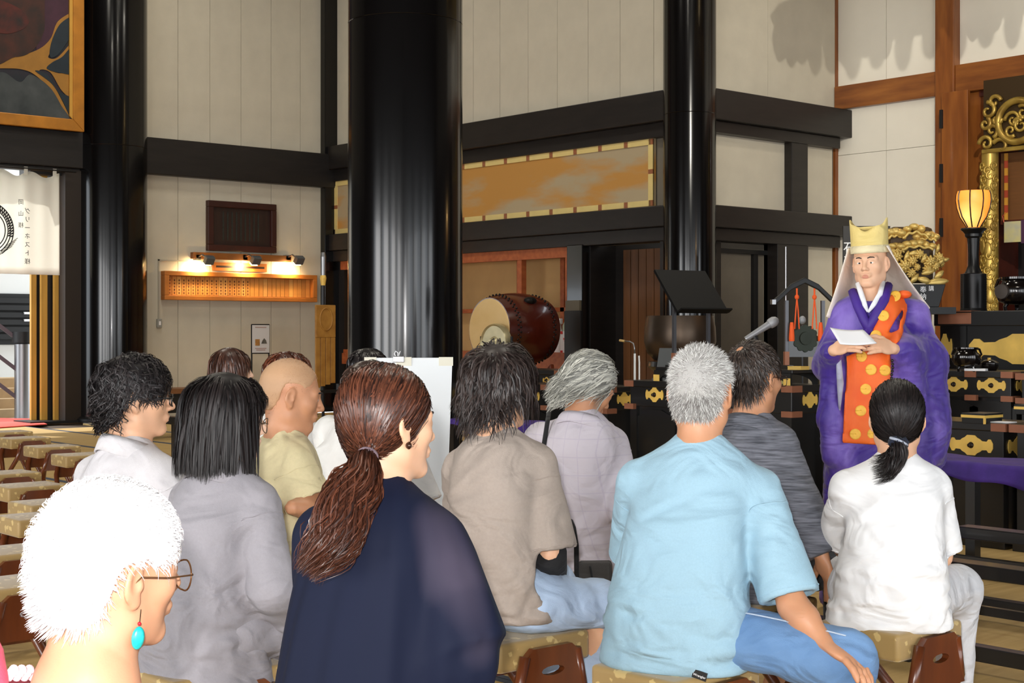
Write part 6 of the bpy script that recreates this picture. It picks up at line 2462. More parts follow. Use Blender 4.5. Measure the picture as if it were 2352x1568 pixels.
# ---- person in the taupe sweatshirt
pr = Person('dark haired person in a taupe sweatshirt and pale jeans', 1178, 4.45, 34, (1150, 892, 4.42), 42, 4, 0, .98, sw=.165, skinm=SK_A)
pr.shl[-1] = pr.L(1062, 1068, 4.50)
pr.shl[1] = pr.L(1232, 1058, 4.40)
pr.elb[1] = pr.L(1262, 1272, 4.36)
pr.wri[1] = pr.L(1268, 1345, 4.62)
pr.elb[-1] = pr.L(1085, 1260, 4.7)
pr.knee[1] = pr.L(1375, 1425, 4.50)
pr.knee[1][2] = .43 + .06
pr.ank[1] = pr.L(1365, 1568, 4.62)
pr.ank[1][2] = .09
pr.body()
TAU = fabric('taupe jersey', (168, 154, 143), vscale=120, var=.04)
pr.top(TAU, (.172, .16, .142, .135, .08), (.15, .15, .145, .12, .075), 'short', (.078, .096, .1), (.9, .97), hem=.47, bulge=.04, seed=9, wr=.006, wfreq=11, aniso=(.6, .6, 1), collar=('crew', TAU, .066), name='sweatshirt')
pr.trousers(fabric('bleached denim', (176, 196, 222), vscale=6, var=.06), r=(.094, .082, .078, .072), seed=5, wr=.005)
BLK = fabric('black cotton', (18, 18, 20))
e, w_ = pr.elb[1], pr.wri[1]
MB().tube([e + (w_ - e) * -.1, e + (w_ - e) * .5, w_ + (w_ - e) * .05], [.052, .05, .04], 12).build('inner_sleeve', BLK, pr.root, smooth=True)
h = Hair()
r_ = np.random.default_rng(2)
h.cap(.014, shade=.25, lump=.003)
dk = hair_mat('dark brown hair', (20, 14, 13), (70, 58, 54), .42, .35)
n = 2600
rt = scalp_points(n, r_)
Ln = np.where(rt[:, 1] > .04, .085, np.where(rt[:, 2] > .05, .17, .10)) * r_.uniform(.75, 1.2, n)
h.grow(rt, Ln, 9, r_, lift=.25, flow=whorl_flow((.02, -.055, .115)), grav=.65, gdir=pr.g, noise=.22, clear=(.012, .036), width=.0042, shade=(0, 1), clump=170, wave=.05, jitter=.5)
h.build(pr.root, pr.Hm, dk)
pr.stool('gold stool carrying the person in the taupe sweatshirt')

# ---- man in the pale checked jacket
pr = Person('grey haired man bowing his head in a pale lavender checked jacket', 1325, 5.7, 36, (1352, 889, 5.55), 58, 30, 8, .98, sw=.175, skinm=SK_B, neck=(0, -.07, -.135))
pr.shl[-1] = pr.L(1240, 1000, 5.75)
pr.shl[1] = pr.L(1405, 1012, 5.6)
pr.elb[1] = pr.L(1432, 1150, 5.5)
pr.wri[1] = pr.L(1470, 1230, 5.3)
pr.body()
pr.eyes((120, 116, 112))
LAV = M('lavender checked jacket', (206, 198, 212), .8, bump=.12, bscale=400, sheen=.1, crease=.5, cscale=6)
nt = LAV.node_tree
tcn = nt.nodes.new('ShaderNodeTexCoord')
mx = None
for ax_i, sc in ((0, 18), (2, 15)):
    sp = nt.nodes.new('ShaderNodeSeparateXYZ')
    nt.links.new(tcn.outputs['Object'], sp.inputs[0])
    mu = nt.nodes.new('ShaderNodeMath'); mu.operation = 'MULTIPLY'; mu.inputs[1].default_value = sc
    nt.links.new(sp.outputs[ax_i], mu.inputs[0])
    fr_ = nt.nodes.new('ShaderNodeMath'); fr_.operation = 'FRACT'
    nt.links.new(mu.outputs[0], fr_.inputs[0])
    lt = nt.nodes.new('ShaderNodeMath'); lt.operation = 'LESS_THAN'; lt.inputs[1].default_value = .06
    nt.links.new(fr_.outputs[0], lt.inputs[0])
    if mx is None:
        mx = lt
    else:
        m2_ = nt.nodes.new('ShaderNodeMath'); m2_.operation = 'MAXIMUM'
        nt.links.new(mx.outputs[0], m2_.inputs[0])
        nt.links.new(lt.outputs[0], m2_.inputs[1])
        mx = m2_
cr = nt.nodes.new('ShaderNodeValToRGB')
cr.color_ramp.elements[0].color = lin((206, 198, 206))
cr.color_ramp.elements[1].color = lin((198, 189, 201))
nt.links.new(mx.outputs[0], cr.inputs[0])
nt.links.new(cr.outputs[0], nt.nodes['Principled BSDF'].inputs['Base Color'])
pr.top(LAV, (.19, .17, .165, .15, .085), (.15, .145, .15, .125, .075), 'long', (.08, .072, .06), hem=.41, bulge=.05, seed=12, wr=.006, wfreq=11, collar=('shirt', LAV, .066, .012), name='jacket')
pr.trousers(fabric('charcoal cloth', (52, 50, 52)))
h = Hair()
r_ = np.random.default_rng(3)
h.cap(.012, shade=.4, lump=.003)
n = 2600
rt = scalp_points(n, r_)
h.grow(rt, np.where(rt[:, 2] > .03, .15, .085) * r_.uniform(.8, 1.2, n), 9, r_, lift=.25, flow=lambda p: unit(p - np.array([0, .10, .09])) + np.array([0, 0, -.35]), grav=.12, gdir=pr.g, noise=.12, clear=(.008, .022), width=.0042, shade=(0, 1), clump=120, wave=.05, jitter=.5)
h.build(pr.root, pr.Hm, hair_mat('streaked grey hair', (92, 92, 88), (214, 212, 200), .5, .3))
pr.stool('gold stool carrying the man in the checked jacket')
strap = MB()
sp_ = [pr.L(1262, 938, 5.62), pr.L(1255, 985, 5.53), pr.L(1248, 1030, 5.50), pr.L(1246, 1075, 5.50)]
MB().tube(sp_, .009, 8).build('bag_strap', BLK, pr.root, smooth=True)
# dark shoulder bag beside him
q = W(1365, 1340, 5.25)
bgq = tag(empty('shoulder_bag', (q.x, q.y, 0), HEAD - math.pi / 2 - .2), 'dark grey cloth shoulder bag standing beside the checked jacket', 'bag')
z0, z1 = 0, zat(1290, 5.25)
MB().add([(-.062, -.05, .02), (.07, -.05, .02), (.07, .05, .02), (-.062, .05, .02), (-.06, -.03, z1), (.06, -.03, z1 + .005), (.06, .03, z1 + .005), (-.06, .03, z1)],
         [(3, 2, 1, 0), (4, 5, 6, 7), (0, 1, 5, 4), (1, 2, 6, 5), (2, 3, 7, 6), (3, 0, 4, 7)]).build('bag_body', fabric('charcoal canvas', (58, 55, 52), bump=.4, bscale=300), bgq, bevel=.01)
MB().tube([(-.058, -.034, z1 - .1), (-.06, -.03, z1 + .06), (-.075, 0, z1 + .12), (-.09, .03, z1 + .14)], .009, 8).build('handle', BLK, bgq, smooth=True)
MB().tube([(-.01, -.036, z1 - .01), (.012, -.045, z1 - .12), (.016, -.052, .05)], .004, 6).build('seam', BLK, bgq)

# ---- man in the dark melange jacket
pr = Person('man in a dark grey melange jacket with a balding crown', 1722, 5.0, 38, (1733, 868, 4.98), 48, 5, 0, .98, sw=.17, skinm=SK_B)
pr.shl[1] = pr.L(1790, 1012, 4.9)
pr.shl[-1] = pr.L(1640, 1015, 5.1)
pr.elb[1] = pr.L(1838, 1160, 4.8)
pr.wri[1] = pr.L(1888, 1275, 4.75)
pr.hdir[1] = pr.L(1905, 1330, 4.75) - pr.wri[1]
pr.body()
pr.eyes()
MEL = fabric('grey melange', (66, 68, 76), rgb2=(128, 130, 140), vscale=11, stretch=(1.2, 1.2, 16), detail=6)
pr.top(MEL, (.185, .17, .16, .145, .085), (.15, .145, .145, .115, .07), 'long', (.078, .068, .055), hem=.43, bulge=.035, seed=15, wr=.005, collar=('shirt', MEL, .064, .012), name='jacket')
pr.trousers(fabric('black denim', (34, 36, 42)))
h = Hair()
r_ = np.random.default_rng(4)
bald = lambda p: np.linalg.norm(p - np.array([-.005, -.075, .088]), axis=1) > .013
h.cap(.004, shade=.25, extra=lambda P, d: smax(d, -d_el(P, (-.005, -.078, .09), (.013, .013, .013)), .01))
h.grow(scalp_points(4200, r_, bald), r_.uniform(.03, .05, 4200), 6, r_, lift=.3, flow=whorl_flow((0, -.075, .09)), grav=.3, gdir=pr.g, noise=.18, clear=(.003, .012), width=.0024, shade=(0, 1))
h.build(pr.root, pr.Hm, hair_mat('black brown hair', (14, 11, 10), (84, 70, 62), .38))
pr.glasses(M('dark red frame', (40, 12, 12), .3), 'rect')
pr.stool('gold stool with a slotted handle under the melange jacket man')

# ---- woman in the white shirt
pr = Person('woman with a low black ponytail in a white blouse', 2042, 4.6, 14, (2060, 960, 4.6), 12, -4, 0, .94, sw=.165, skinm=SK_A)
pr.shl[-1] = pr.L(1950, 1115, 4.6)
pr.shl[1] = pr.L(2140, 1110, 4.6)
pr.elb[1] = pr.L(2158, 1275, 4.62)
pr.wri[1] = pr.L(2120, 1290, 4.85)
pr.elb[-1] = pr.L(1930, 1235, 4.78)
pr.wri[-1] = pr.L(1960, 1290, 4.85)
pr.knee[1] = pr.L(2200, 1432, 4.86)
pr.knee[1][2] = .43 + .05
pr.ank[1] = pr.L(2190, 1568, 4.95)
pr.ank[1][2] = .09
pr.body()
WHB = fabric('white cotton', (240, 239, 239), vscale=12, var=.02, bump=.1)
pr.top(WHB, (.198, .178, .155, .14, .085), (.17, .16, .14, .11, .07), 'short', (.076, .08, .085), (.95, .95), hem=.415, bulge=.035, seed=21, wr=.006, wfreq=13, aniso=(.35, .35, 1), collar=('crew', WHB, .062), name='blouse')
pr.trousers(fabric('white trousers', (214, 214, 218)), r=(.10, .08, .072, .06), seed=8)
BKH = hair_mat('black hair', (10, 8, 9), (40, 33, 32), .46, .28)


def pony(pr, tie, n, r_, shade=(0, 1), width=.0035, mat=BKH, tail=None, tn=500, tw=.0035, spread=None, wave=.0, wfreq=30, thick=.008, tie_col=None, tie_r=.017, scrunch=False, clear=(.002, .008)):
    h = Hair()
    tie = np.array(tie)
    h.cap(thick, shade=.3)
    h.solid(*(lambda v: v.mesh())(_blob(tie)), .3)
    rt = scalp_points(n, r_)
    nrt = (rt - SCALP_C) / np.where(rt[:, 2:3] < SCALP_C[2], np.array([.0775, .098, .125]), SCALP_R)
    nt_ = (tie - SCALP_C) / np.array([.0775, .098, .125])
    rr0, rr1 = np.linalg.norm(nrt, axis=1), np.linalg.norm(nt_)
    u0, u1 = unit(nrt), nt_ / rr1
    off = r_.uniform(clear[0], clear[1], n) + thick
    S = 12
    paths = []
    for f in np.linspace(0, 1, S):
        u = unit(u0 * (1 - f) + u1 * f)
        rad = rr0 * (1 - f) + rr1 * f
        q = u * rad[:, None] * np.where(u[:, 2:3] < 0, np.array([.0775, .098, .125]), SCALP_R) + SCALP_C
        q = q + u * (off * math.sin(math.pi * min(f * 1.1 + .08, 1)) ** .6)[:, None] + r_.normal(size=q.shape) * .0006
        paths.append(q)
    h.ribbons(np.stack(paths, 1), width, r_.uniform(*shade, n), r_, jitter=.25, taper=False)
    # the tail, given in head coordinates
    tail = np.array(tail)
    m = len(tail)
    T = np.linspace(0, 1, m)
    S2 = 22
    tt = np.linspace(0, 1, S2)
    G = np.stack([np.interp(tt, T, tail[:, k]) for k in range(3)], 1)
    for _ in range(3):
        G[1:-1] = (G[:-2] + 2 * G[1:-1] + G[2:]) / 4
    Tn = unit(np.gradient(G, axis=0))
    ref = np.array([1.0, .2, 0])
    A = unit(np.cross(Tn, ref))
    B = np.cross(Tn, A)
    sp_t, sp_v, sp_w = spread
    a = r_.uniform(0, 2 * math.pi, tn)
    rad = np.sqrt(r_.uniform(0, 1, tn))
    su = np.interp(tt, sp_t, sp_v)
    sv = np.interp(tt, sp_t, sp_w)
    ph = r_.normal(0, .9, tn)
    endf = r_.uniform(.8, 1.0, tn)
    P = np.zeros((tn, S2, 3))
    for i in range(S2):
        f = np.minimum(tt[i] * endf, 1)
        c = np.stack([np.interp(f, tt, G[:, k]) for k in range(3)], 1)
        wv = wave * tt[i] ** .5
        x = rad * np.cos(a) * su[i] + wv * np.sin(wfreq * tt[i] + ph) + r_.normal(0, .0008, tn)
        y = rad * np.sin(a) * sv[i] + wv * np.cos(wfreq * .8 * tt[i] + ph * 1.3)
        P[:, i] = c + A[i] * x[:, None] + B[i] * y[:, None]
    h.ribbons(P, tw, r_.uniform(*shade, tn), r_, center=tail.mean(0) + np.array([0, .3, 0]), jitter=.9)
    o = h.build(pr.root, pr.Hm, mat)
    if scrunch:
        DN = fabric('navy scrunchie', (20, 26, 44), rgb2=(28, 36, 60), vscale=30)
        d = unit(tail[2] - tail[0])
        A0 = unit(np.cross(d, np.array([1.0, 0, 0])))
        B0 = np.cross(d, A0)
        c0 = tie + d * .012
        pts = [c0 + (tie_r + .003 * math.sin(9 * t)) * (math.cos(t) * A0 + math.sin(t) * B0) + d * .004 * math.sin(7 * t) for t in np.linspace(0, 2 * math.pi, 41)[:-1]]
        q = MB().tube(pts, [.013 + .003 * math.sin(11 * t) for t in np.linspace(0, 6.28, 40)], 8, closed=True).build('scrunchie', DN, pr.root, smooth=True)
        q.matrix_local = pr.Hm
        q2 = MB().tube([c0 + (tie_r + .014) * (math.cos(t) * A0 + math.sin(t) * B0) + d * (.012 - .02 * (t + .9) / 1.8) for t in np.linspace(-.9, .9, 12)], .005, 6).build('pale_stripe', fabric('pale grey satin', (170, 176, 190)), pr.root, smooth=True)
        q2.parent = q
        q2.matrix_local = Matrix.Identity(4)
    else:
        d = unit(tail[2] - tail[0])
        A0 = unit(np.cross(d, np.array([1.0, 0, 0])))
        B0 = np.cross(d, A0)
        c0 = tie + d * .006
        pts = [c0 + tie_r * (math.cos(t) * A0 + math.sin(t) * B0) for t in np.linspace(0, 2 * math.pi, 29)[:-1]]
        q = MB().tube(pts, .008, 8, closed=True).build('hair_tie', tie_col, pr.root, smooth=True)
        q.matrix_local = pr.Hm
    return o


def _blob(c):
    v = Vox(*[axis_coords(c[a] - .05, c[a] + .05, .006) for a in range(3)])
    v.el(c, (.014, .014, .02), 0)
    return v


r_ = np.random.default_rng(6)
pony(pr, (0, -.112, -.055), 2600, r_, mat=BKH, tail=[(0, -.112, -.055), (0, -.128, -.075), (-.004, -.135, -.105), (-.028, -.13, -.14), (-.085, -.12, -.16)],
     tn=420, spread=([0, .2, .6, 1], [.012, .03, .05, .055], [.012, .022, .03, .03]), wave=.010, wfreq=9, scrunch=True, tie_r=.02, thick=.003, clear=(0, .004))
pr.stool('gold stool with a slotted handle under the woman in white')

# ---- woman in navy with the long ponytail
pr = Person('woman in a navy blouse with a long brown ponytail', 850, 3.2, 30, (892, 974, 3.2), 52, 4, -4, 1.0, sw=.17, skinm=SK_A, neck=(0, -.06, -.16))
pr.shl[1] = pr.L(1000, 1228, 3.16)
pr.shl[-1] = pr.L(745, 1215, 3.25)
pr.elb[1] = pr.L(1060, 1480, 3.10)
pr.wri[1] = pr.L(1010, 1600, 3.4)
pr.knee[1] = np.array([-.04, .40, .49])
pr.knee[-1] = np.array([-.22, .38, .49])
for q in (-1, 1):
    pr.ank[q] = pr.knee[q] * np.array([1, 1, 0]) + np.array([0, .02, .09])
pr.body(hres=.004)
pr.eyes()
NAV = fabric('navy georgette', (17, 23, 45), rough=.75, vscale=4, var=.08, bump=.05, sheen=0.0)


def navy_extra(v):
    # loose drape bulging over the arm and down the back
    v.rc(pr.L(1010, 1300, 3.14), pr.L(1040, 1520, 3.10), .06, .10, .06)
    v.rc(pr.L(890, 1260, 3.14), pr.L(845, 1600, 3.12), .08, .15, .09)
    v.rc(pr.L(785, 1300, 3.22), pr.L(770, 1600, 3.2), .06, .09, .08)


ob = pr.top(NAV, (.185, .165, .155, .145, .08), (.18, .17, .15, .12, .07), 'short', (.085, .11, .1), (1.0, 1.0), hem=.40, bulge=.04, seed=31, wr=.0, res=.011, extra=navy_extra, name='blouse', open_cuff=False, seams=False)
me = ob.data
co = np.zeros(len(me.vertices) * 3)
me.vertices.foreach_get('co', co)
co = co.reshape(-1, 3)
nm_ = np.zeros(len(me.vertices) * 3)
me.vertices.foreach_get('normal', nm_)
nm_ = nm_.reshape(-1, 3)
ang = np.arctan2(co[:, 0] - pr.c7[0], -(co[:, 1] - pr.c7[1] - .1))
dz = np.clip((pr.c7[2] - co[:, 2]) / .5, 0, 1)
pleat = np.sin(ang * 15 + 1.5 * np.sin(co[:, 2] * 5)) * .6 + np.sin(ang * 29 + 2 * np.sin(co[:, 2] * 4 + 1)) * .25
co += nm_ * (pleat * (.0015 + .0065 * dz))[:, None]
me.vertices.foreach_set('co', co.ravel())
me.update()
a0_, a1_, a2_ = pr.L(985, 1228, 3.12), pr.L(1040, 1330, 3.08), pr.L(1085, 1490, 3.05)
dd_ = np.minimum(d_rc(co, a0_, a1_, .055, .06), d_rc(co, a1_, a2_, .05, .03))
at = me.attributes.new('shade', 'FLOAT', 'POINT')
at.data.foreach_set('value', np.clip(.5 - dd_ / .05, 0, 1).astype(np.float32))
SHM = hair_mat('navy georgette over skin', (17, 23, 45), (66, 60, 76), .75, .2)
me.materials[0] = SHM
# chain-stitched stand collar
c = pr.c7 + np.array([0, .034, .0])
rows = []
for t in np.linspace(0, 2 * math.pi, 49):
    dr_ = np.array([math.sin(t), -math.cos(t), 0])
    dp = .05 * (1 - math.cos(t)) / 2
    rows.append([tuple(c + dr_ * .094 + [0, 0, -.018 - dp]), tuple(c + dr_ * .084 + [0, 0, .004 - dp]), tuple(c + dr_ * .072 + [0, 0, .028 - dp])])
cl = MB().sheet(rows, .004).build('collar', fabric('navy satin', (26, 32, 52), rough=.5), ob, smooth=True)
for q_ in (.022, .010, -.002):
    for t in np.linspace(-1.5, 1.5, 34):
        rr_ = .0770 + (.022 - q_) * .47
        dp = .05 * (1 - math.cos(t)) / 2
        MB().box(tuple(c + np.array([math.sin(t) * rr_, -math.cos(t) * rr_, q_ - dp])), (.0042, .003, .003), (0, .5, t)).build('metal_stitch', M('gold metal thread', (190, 170, 130), .4, metal=.6), cl)
BRH = hair_mat('chestnut hair', (26, 13, 10), (104, 60, 42), .36, .4)
r_ = np.random.default_rng(7)
tie = (.0, -.122, -.052)
Hi = pr.Hi


def hl(px, py, d):
    p = pr.L(px, py, d)
    return Hi[:3, :3] @ p + Hi[:3, 3]


tie = hl(846, 1042, 3.115)
tl = [tie, hl(838, 1075, 3.07), hl(815, 1130, 3.03), hl(780, 1200, 2.99), hl(745, 1270, 2.965), hl(705, 1328, 2.96)]
pony(pr, tie, 4200, r_, mat=BRH, tail=tl, tn=1500, tw=.0032, spread=([0, .12, .4, .75, 1], [.014, .028, .058, .062, .03], [.014, .024, .04, .045, .03]), wave=.011, wfreq=15, tie_col=fabric('mauve tie', (120, 100, 108)), tie_r=.016, thick=.004, clear=(.0, .006))
o = MB().lathe([(.006, -.004), (.0085, 0), (.006, .004)], n=14, axis='y').build('earring', M('dark brown ring', (60, 36, 24), .25, metal=.4), pr.root, smooth=True)
o.matrix_local = pr.Hm @ Matrix.Translation((.086, -.004, -.047))
pr.knee[1] = np.array([-.04, .40, .49])
pr.knee[-1] = np.array([-.22, .38, .49])
for q in (-1, 1):
    pr.ank[q] = pr.knee[q] * np.array([1, 1, 0]) + np.array([0, .02, .09])
pr.trousers(fabric('navy cloth', (30, 34, 54)))
pr.stool('gold stool under the woman in navy')

# ---- woman in the grey jacket
pr = Person('woman with a black bob and round glasses in a grey jacket', 474, 4.0, 38, (522, 962, 4.0), 64, 6, 0, .95, sw=.165, skinm=SK_C)
pr.shl[-1] = pr.L(440, 1140, 4.08)
pr.shl[1] = pr.L(592, 1150, 3.94)
pr.elb[1] = pr.L(628, 1345, 3.88)
pr.wri[1] = pr.L(672, 1425, 4.05)
pr.body()
pr.eyes()
GRY = fabric('grey worsted', (148, 144, 149), vscale=150, var=.03)
pr.top(GRY, (.20, .165, .148, .138, .085), (.17, .15, .14, .12, .075), 'long', (.072, .062, .056), hem=.36, bulge=.035, seed=41, wr=.005, wfreq=12, collar=('shirt', GRY, .064, .014), name='jacket')
pr.trousers(fabric('grey worsted', (148, 144, 149)))
h = Hair()
r_ = np.random.default_rng(8)


def bob_extra(P, d):
    b = d_el(P, (0, -.02, -.02), (.096, .105, .135))
    b = smax(b, -.098 - P[..., 2], .01)
    b = smax(b, -d_el(P, (0, .115, -.045), (.115, .088, .13)), .012)
    return smin(d, b, .01)


h.cap(.012, extra=bob_extra, cut=False, shade=.2, lump=.002)
h.V[0] = h.V[0]
n = 2600
rt = scalp_points(n, r_)
Ln = np.where(rt[:, 1] > .03, .055, np.clip((rt[:, 2] + .112) * 1.18 + .035, .05, .26))
h.grow(rt, Ln * r_.uniform(.92, 1.05, n), 10, r_, lift=.18, flow=whorl_flow((.0, -.02, .122), .15), grav=.9, gdir=pr.g, noise=.10, clear=(.016, .028), width=.0042, shade=(0, 1), clump=90, jitter=.4)
h.build(pr.root, pr.Hm, BKH)
pr.glasses(M('gold wire', (90, 70, 50), .3, metal=.6), 'round', .023, drop=.006)
pr.stool('gold stool under the woman in the grey jacket')

# ---- young man with black glasses
pr = Person('young man with black glasses in a light grey shirt', 280, 4.5, 46, (312, 914, 4.48), 70, 2, 0, .98, sw=.175, skinm=SK_A)
pr.shl[-1] = pr.L(222, 1085, 4.58)
pr.shl[1] = pr.L(365, 1085, 4.40)
pr.body()
pr.eyes()
LG = fabric('light grey oxford', (206, 202, 204), vscale=100, var=.02)
pr.top(LG, (.19, .175, .165, .155, .09), (.16, .15, .15, .125, .08), 'long', (.082, .07, .06), hem=.40, bulge=.045, seed=51, wr=.005, collar=('shirt', LG, .068, .022), name='shirt')
pr.trousers(fabric('charcoal cloth', (52, 50, 52)))
h = Hair()
r_ = np.random.default_rng(9)
h.cap(.016, shade=.2, lump=.003)
n = 2800
rt = scalp_points(n, r_)
h.grow(rt, np.where(rt[:, 2] > .03, .095, np.where(rt[:, 1] > -.045, .03, .055)) * r_.uniform(.7, 1.25, n), 8, r_, lift=.35, flow=whorl_flow((0, -.06, .11)), grav=.5, gdir=pr.g, noise=.25, clear=(.010, .028), width=.004, shade=(0, 1), clump=150, wave=.14, wfreq=70, jitter=.5)
h.build(pr.root, pr.Hm, hair_mat('blue black hair', (10, 9, 10), (56, 50, 50), .45, .3))
pr.glasses(M('black acetate', (14, 14, 15), .25), 'rect', .024, .0024)
pr.stool('gold stool under the young man in glasses')

# ---- man with the shaved head
pr = Person('man with a shaved head in a cream T-shirt', 640, 4.9, 48, (668, 908, 4.88), 74, 12, 0, .98, sw=.175, skinm=SK_B)
pr.shl[-1] = pr.L(575, 1050, 5.0)
pr.shl[1] = pr.L(680, 1060, 4.75)
pr.elb[1] = pr.L(718, 1160, 4.72)
pr.wri[1] = pr.L(670, 1165, 4.62)
pr.body()
pr.eyes()
CRM = fabric('cream cotton', (214, 200, 158), vscale=90, var=.03)
pr.top(CRM, (.18, .165, .16, .15, .085), (.16, .16, .15, .12, .075), 'short', (.078, .088, .085), (.9, .88), hem=.45, bulge=.05, seed=61, wr=.006, collar=('crew', CRM, .066), name='tshirt')
pr.trousers(fabric('charcoal cloth', (52, 50, 52)))
h = Hair()
r_ = np.random.default_rng(10)
h.cap(.0015, h=.006, shade=.5, zoff=.012)
h.grow(scalp_points(3200, r_), .0035, 3, r_, lift=.9, noise=.3, grav=0, width=.0012, shade=(.2, 1), collide=False)
h.build(pr.root, pr.Hm, M('shaved stubble', (190, 150, 114), .6, var=.06, vscale=20))
LAN = MB().tube([pr.c7 + np.array([.07 * math.sin(t), .034 - .07 * math.cos(t), -.004 - .05 * (1 - math.cos(t)) / 2]) for t in np.linspace(-2.6, 2.6, 24)], .008, 6).build('lanyard', BLK, pr.root, smooth=True)
pr.stool('gold stool under the man with the shaved head')

# ---- old woman with white hair, nearest the camera
pr = Person('old woman with short white hair, wire glasses and a turquoise earring', 175, 2.24, 30, (256, 1308, 2.2), 44, 4, 4, 1.0, sw=.16, skinm=skin('aged', (206, 152, 118)), neck=(0, -.075, -.15))
pr.body(hres=.0038)
pr.eyes((200, 196, 190))
PNK = fabric('coral cloth', (196, 70, 92))
pr.top(PNK, (.19, .18, .18, .15, .07), (.15, .15, .14, .11, .06), 'short', (.07, .075, .075), (.6, .6), hem=.42, bulge=.04, seed=71, name='dress', k=.03, slope=-.05, lift=-.03)
LAC = fabric('pink lace', (240, 206, 214))
MB().tube([pr.L(-44, 1440, 2.1), pr.L(-14, 1500, 2.08), pr.L(-4, 1560, 2.06), pr.L(2, 1640, 2.05)], .014, 8).build('coral_strap', PNK, pr.root, smooth=True)
for k in range(10):
    a_ = pr.L(20 + k * 6, 1552 - (k % 3) * 7, 2.12 + .004 * k)
    MB().ell(tuple(a_), (.009, .006, .008), 8, 6).build('lace_petal', LAC, pr.root, smooth=True)
pr.trousers(fabric('grey cloth', (120, 116, 120)))
h = Hair()
r_ = np.random.default_rng(12)
WHH = hair_mat('white hair', (196, 190, 192), (246, 244, 244), .55)
h.cap(.014, shade=.8)
n = 6500
rt = scalp_points(n, r_)
Ln = np.where(rt[:, 2] > .0, .034, .022) * r_.uniform(.7, 1.25, n)
h.grow(rt, Ln, 6, r_, lift=.55, flow=whorl_flow((-.02, -.085, .07)), grav=.15, gdir=pr.g, noise=.24, clear=(.012, .02), width=.0020, shade=(.4, 1), jitter=.8)
h.build(pr.root, pr.Hm, WHH)
pr.glasses(M('brown wire', (120, 84, 54), .3, metal=.7), 'round', .025, .0014, drop=.004)
er = empty('earring')
er.parent = pr.root
er.matrix_local = pr.Hm
el = pr.Hm.inverted() @ Vector(pr.L(360, 1487, 2.085))
el = Vector((.083, .004, -.085))
MB().tube([(el.x, el.y, el.z + .042), (el.x, el.y, el.z + .024)], .0008, 5).build('hook', M('gold wire', (90, 70, 50), .3, metal=.6), er)
MB().ell((el.x, el.y, el.z + .021), (.003, .003, .003), 8, 6).build('red_bead', M('red bead', (180, 20, 40), .3), er, smooth=True)
MB().ell(tuple(el), (.006, .0105, .017), 14, 9).build('turquoise_drop', M('turquoise stone', (40, 190, 186), .35, rgb2=(20, 150, 150), vscale=90), er, smooth=True)
pr.stool('gold stool under the old woman with white hair')

# ---- man in the white shirt behind the navy woman
pr = Person('brown haired man in a white shirt half hidden by the navy woman', 822, 5.75, 40, (850, 908, 5.7), 50, 14, 0, 1.0, sw=.18, skinm=SK_A, neck=(0, -.075, -.115))
pr.shl[-1] = pr.L(758, 985, 5.85)
pr.shl[1] = pr.L(915, 1000, 5.65)
pr.body(hres=.006)
WSH = fabric('white shirt', (230, 228, 224), var=.02)
pr.top(WSH, (.215, .205, .205, .18, .09), (.17, .165, .15, .12, .075), 'short', (.085, .09, .09), (.95, .95), hem=.44, bulge=.05, seed=81, collar=('shirt', WSH, .066, .016), name='shirt')
pr.trousers(fabric('beige cloth', (190, 178, 150)))
h = Hair()
r_ = np.random.default_rng(13)
h.cap(.012, shade=.2)
rt = scalp_points(1500, r_)
h.grow(rt, .07 * r_.uniform(.8, 1.2, 1500), 7, r_, lift=.25, flow=whorl_flow(), grav=.5, gdir=pr.g, noise=.15, clear=(.008, .018), width=.005, shade=(0, 1), clump=90)
h.build(pr.root, pr.Hm, hair_mat('soft brown hair', (34, 22, 18), (92, 66, 54), .35))
pr.stool('gold stool under the man in the white shirt')

# ---- people half hidden farther back
for (lab, px, d, head, hyaw, hair_c, L_, shirt, seed) in (
        ('woman with brown bobbed hair sitting alone before the cream wall', 520, 8.0, (533, 852, 8.0), 82, ('brown bob', (36, 20, 16), (112, 74, 58)), .16, (150, 152, 168), 91),
        ('auburn haired person hidden behind the shaved head', 655, 6.6, (666, 873, 6.6), 60, ('auburn hair', (44, 20, 12), (120, 62, 38)), .08, (236, 234, 230), 92),
        ('black haired person sitting behind the easel board', 842, 7.7, (848, 856, 7.7), 50, ('plain black hair', (12, 10, 10), (50, 42, 42)), .08, (120, 120, 128), 93)):
    pr = Person(lab, px, d, 45, head, hyaw, 2, 0, .97, sw=.165, skinm=SK_C)
    pr.body(hres=.006, coarse=.022)
    if seed == 91:
        pr.eyes()
    fb = fabric('plain %d' % seed, shirt)
    pr.top(fb, (.19, .175, .18, .16, .085), (.155, .15, .14, .12, .07), 'short', (.076, .085, .085), (.9, .9), hem=.43, bulge=.035, seed=seed, res=.016, collar=('crew', fb, .064), name='shirt')
    pr.trousers(fabric('charcoal cloth', (52, 50, 52)), res=.018)
    h = Hair()
    r_ = np.random.default_rng(seed)
    h.cap(.012, shade=.25)
    n = 1300
    rt = scalp_points(n, r_)
    Ln = np.where(rt[:, 1] > .05, .08, np.where(rt[:, 2] > .03, L_, L_ * .7))
    h.grow(rt, Ln * r_.uniform(.85, 1.15, n), 8, r_, lift=.2, flow=whorl_flow((0, -.03, .12)), grav=.8, gdir=pr.g, noise=.12, clear=(.008, .02), width=.006, shade=(0, 1), clump=70)
    h.build(pr.root, pr.Hm, hair_mat(*hair_c, .35))
    pr.stool('gold stool under the ' + lab.split(' ', 1)[0] + ' ' + ' '.join(lab.split()[1:4]))

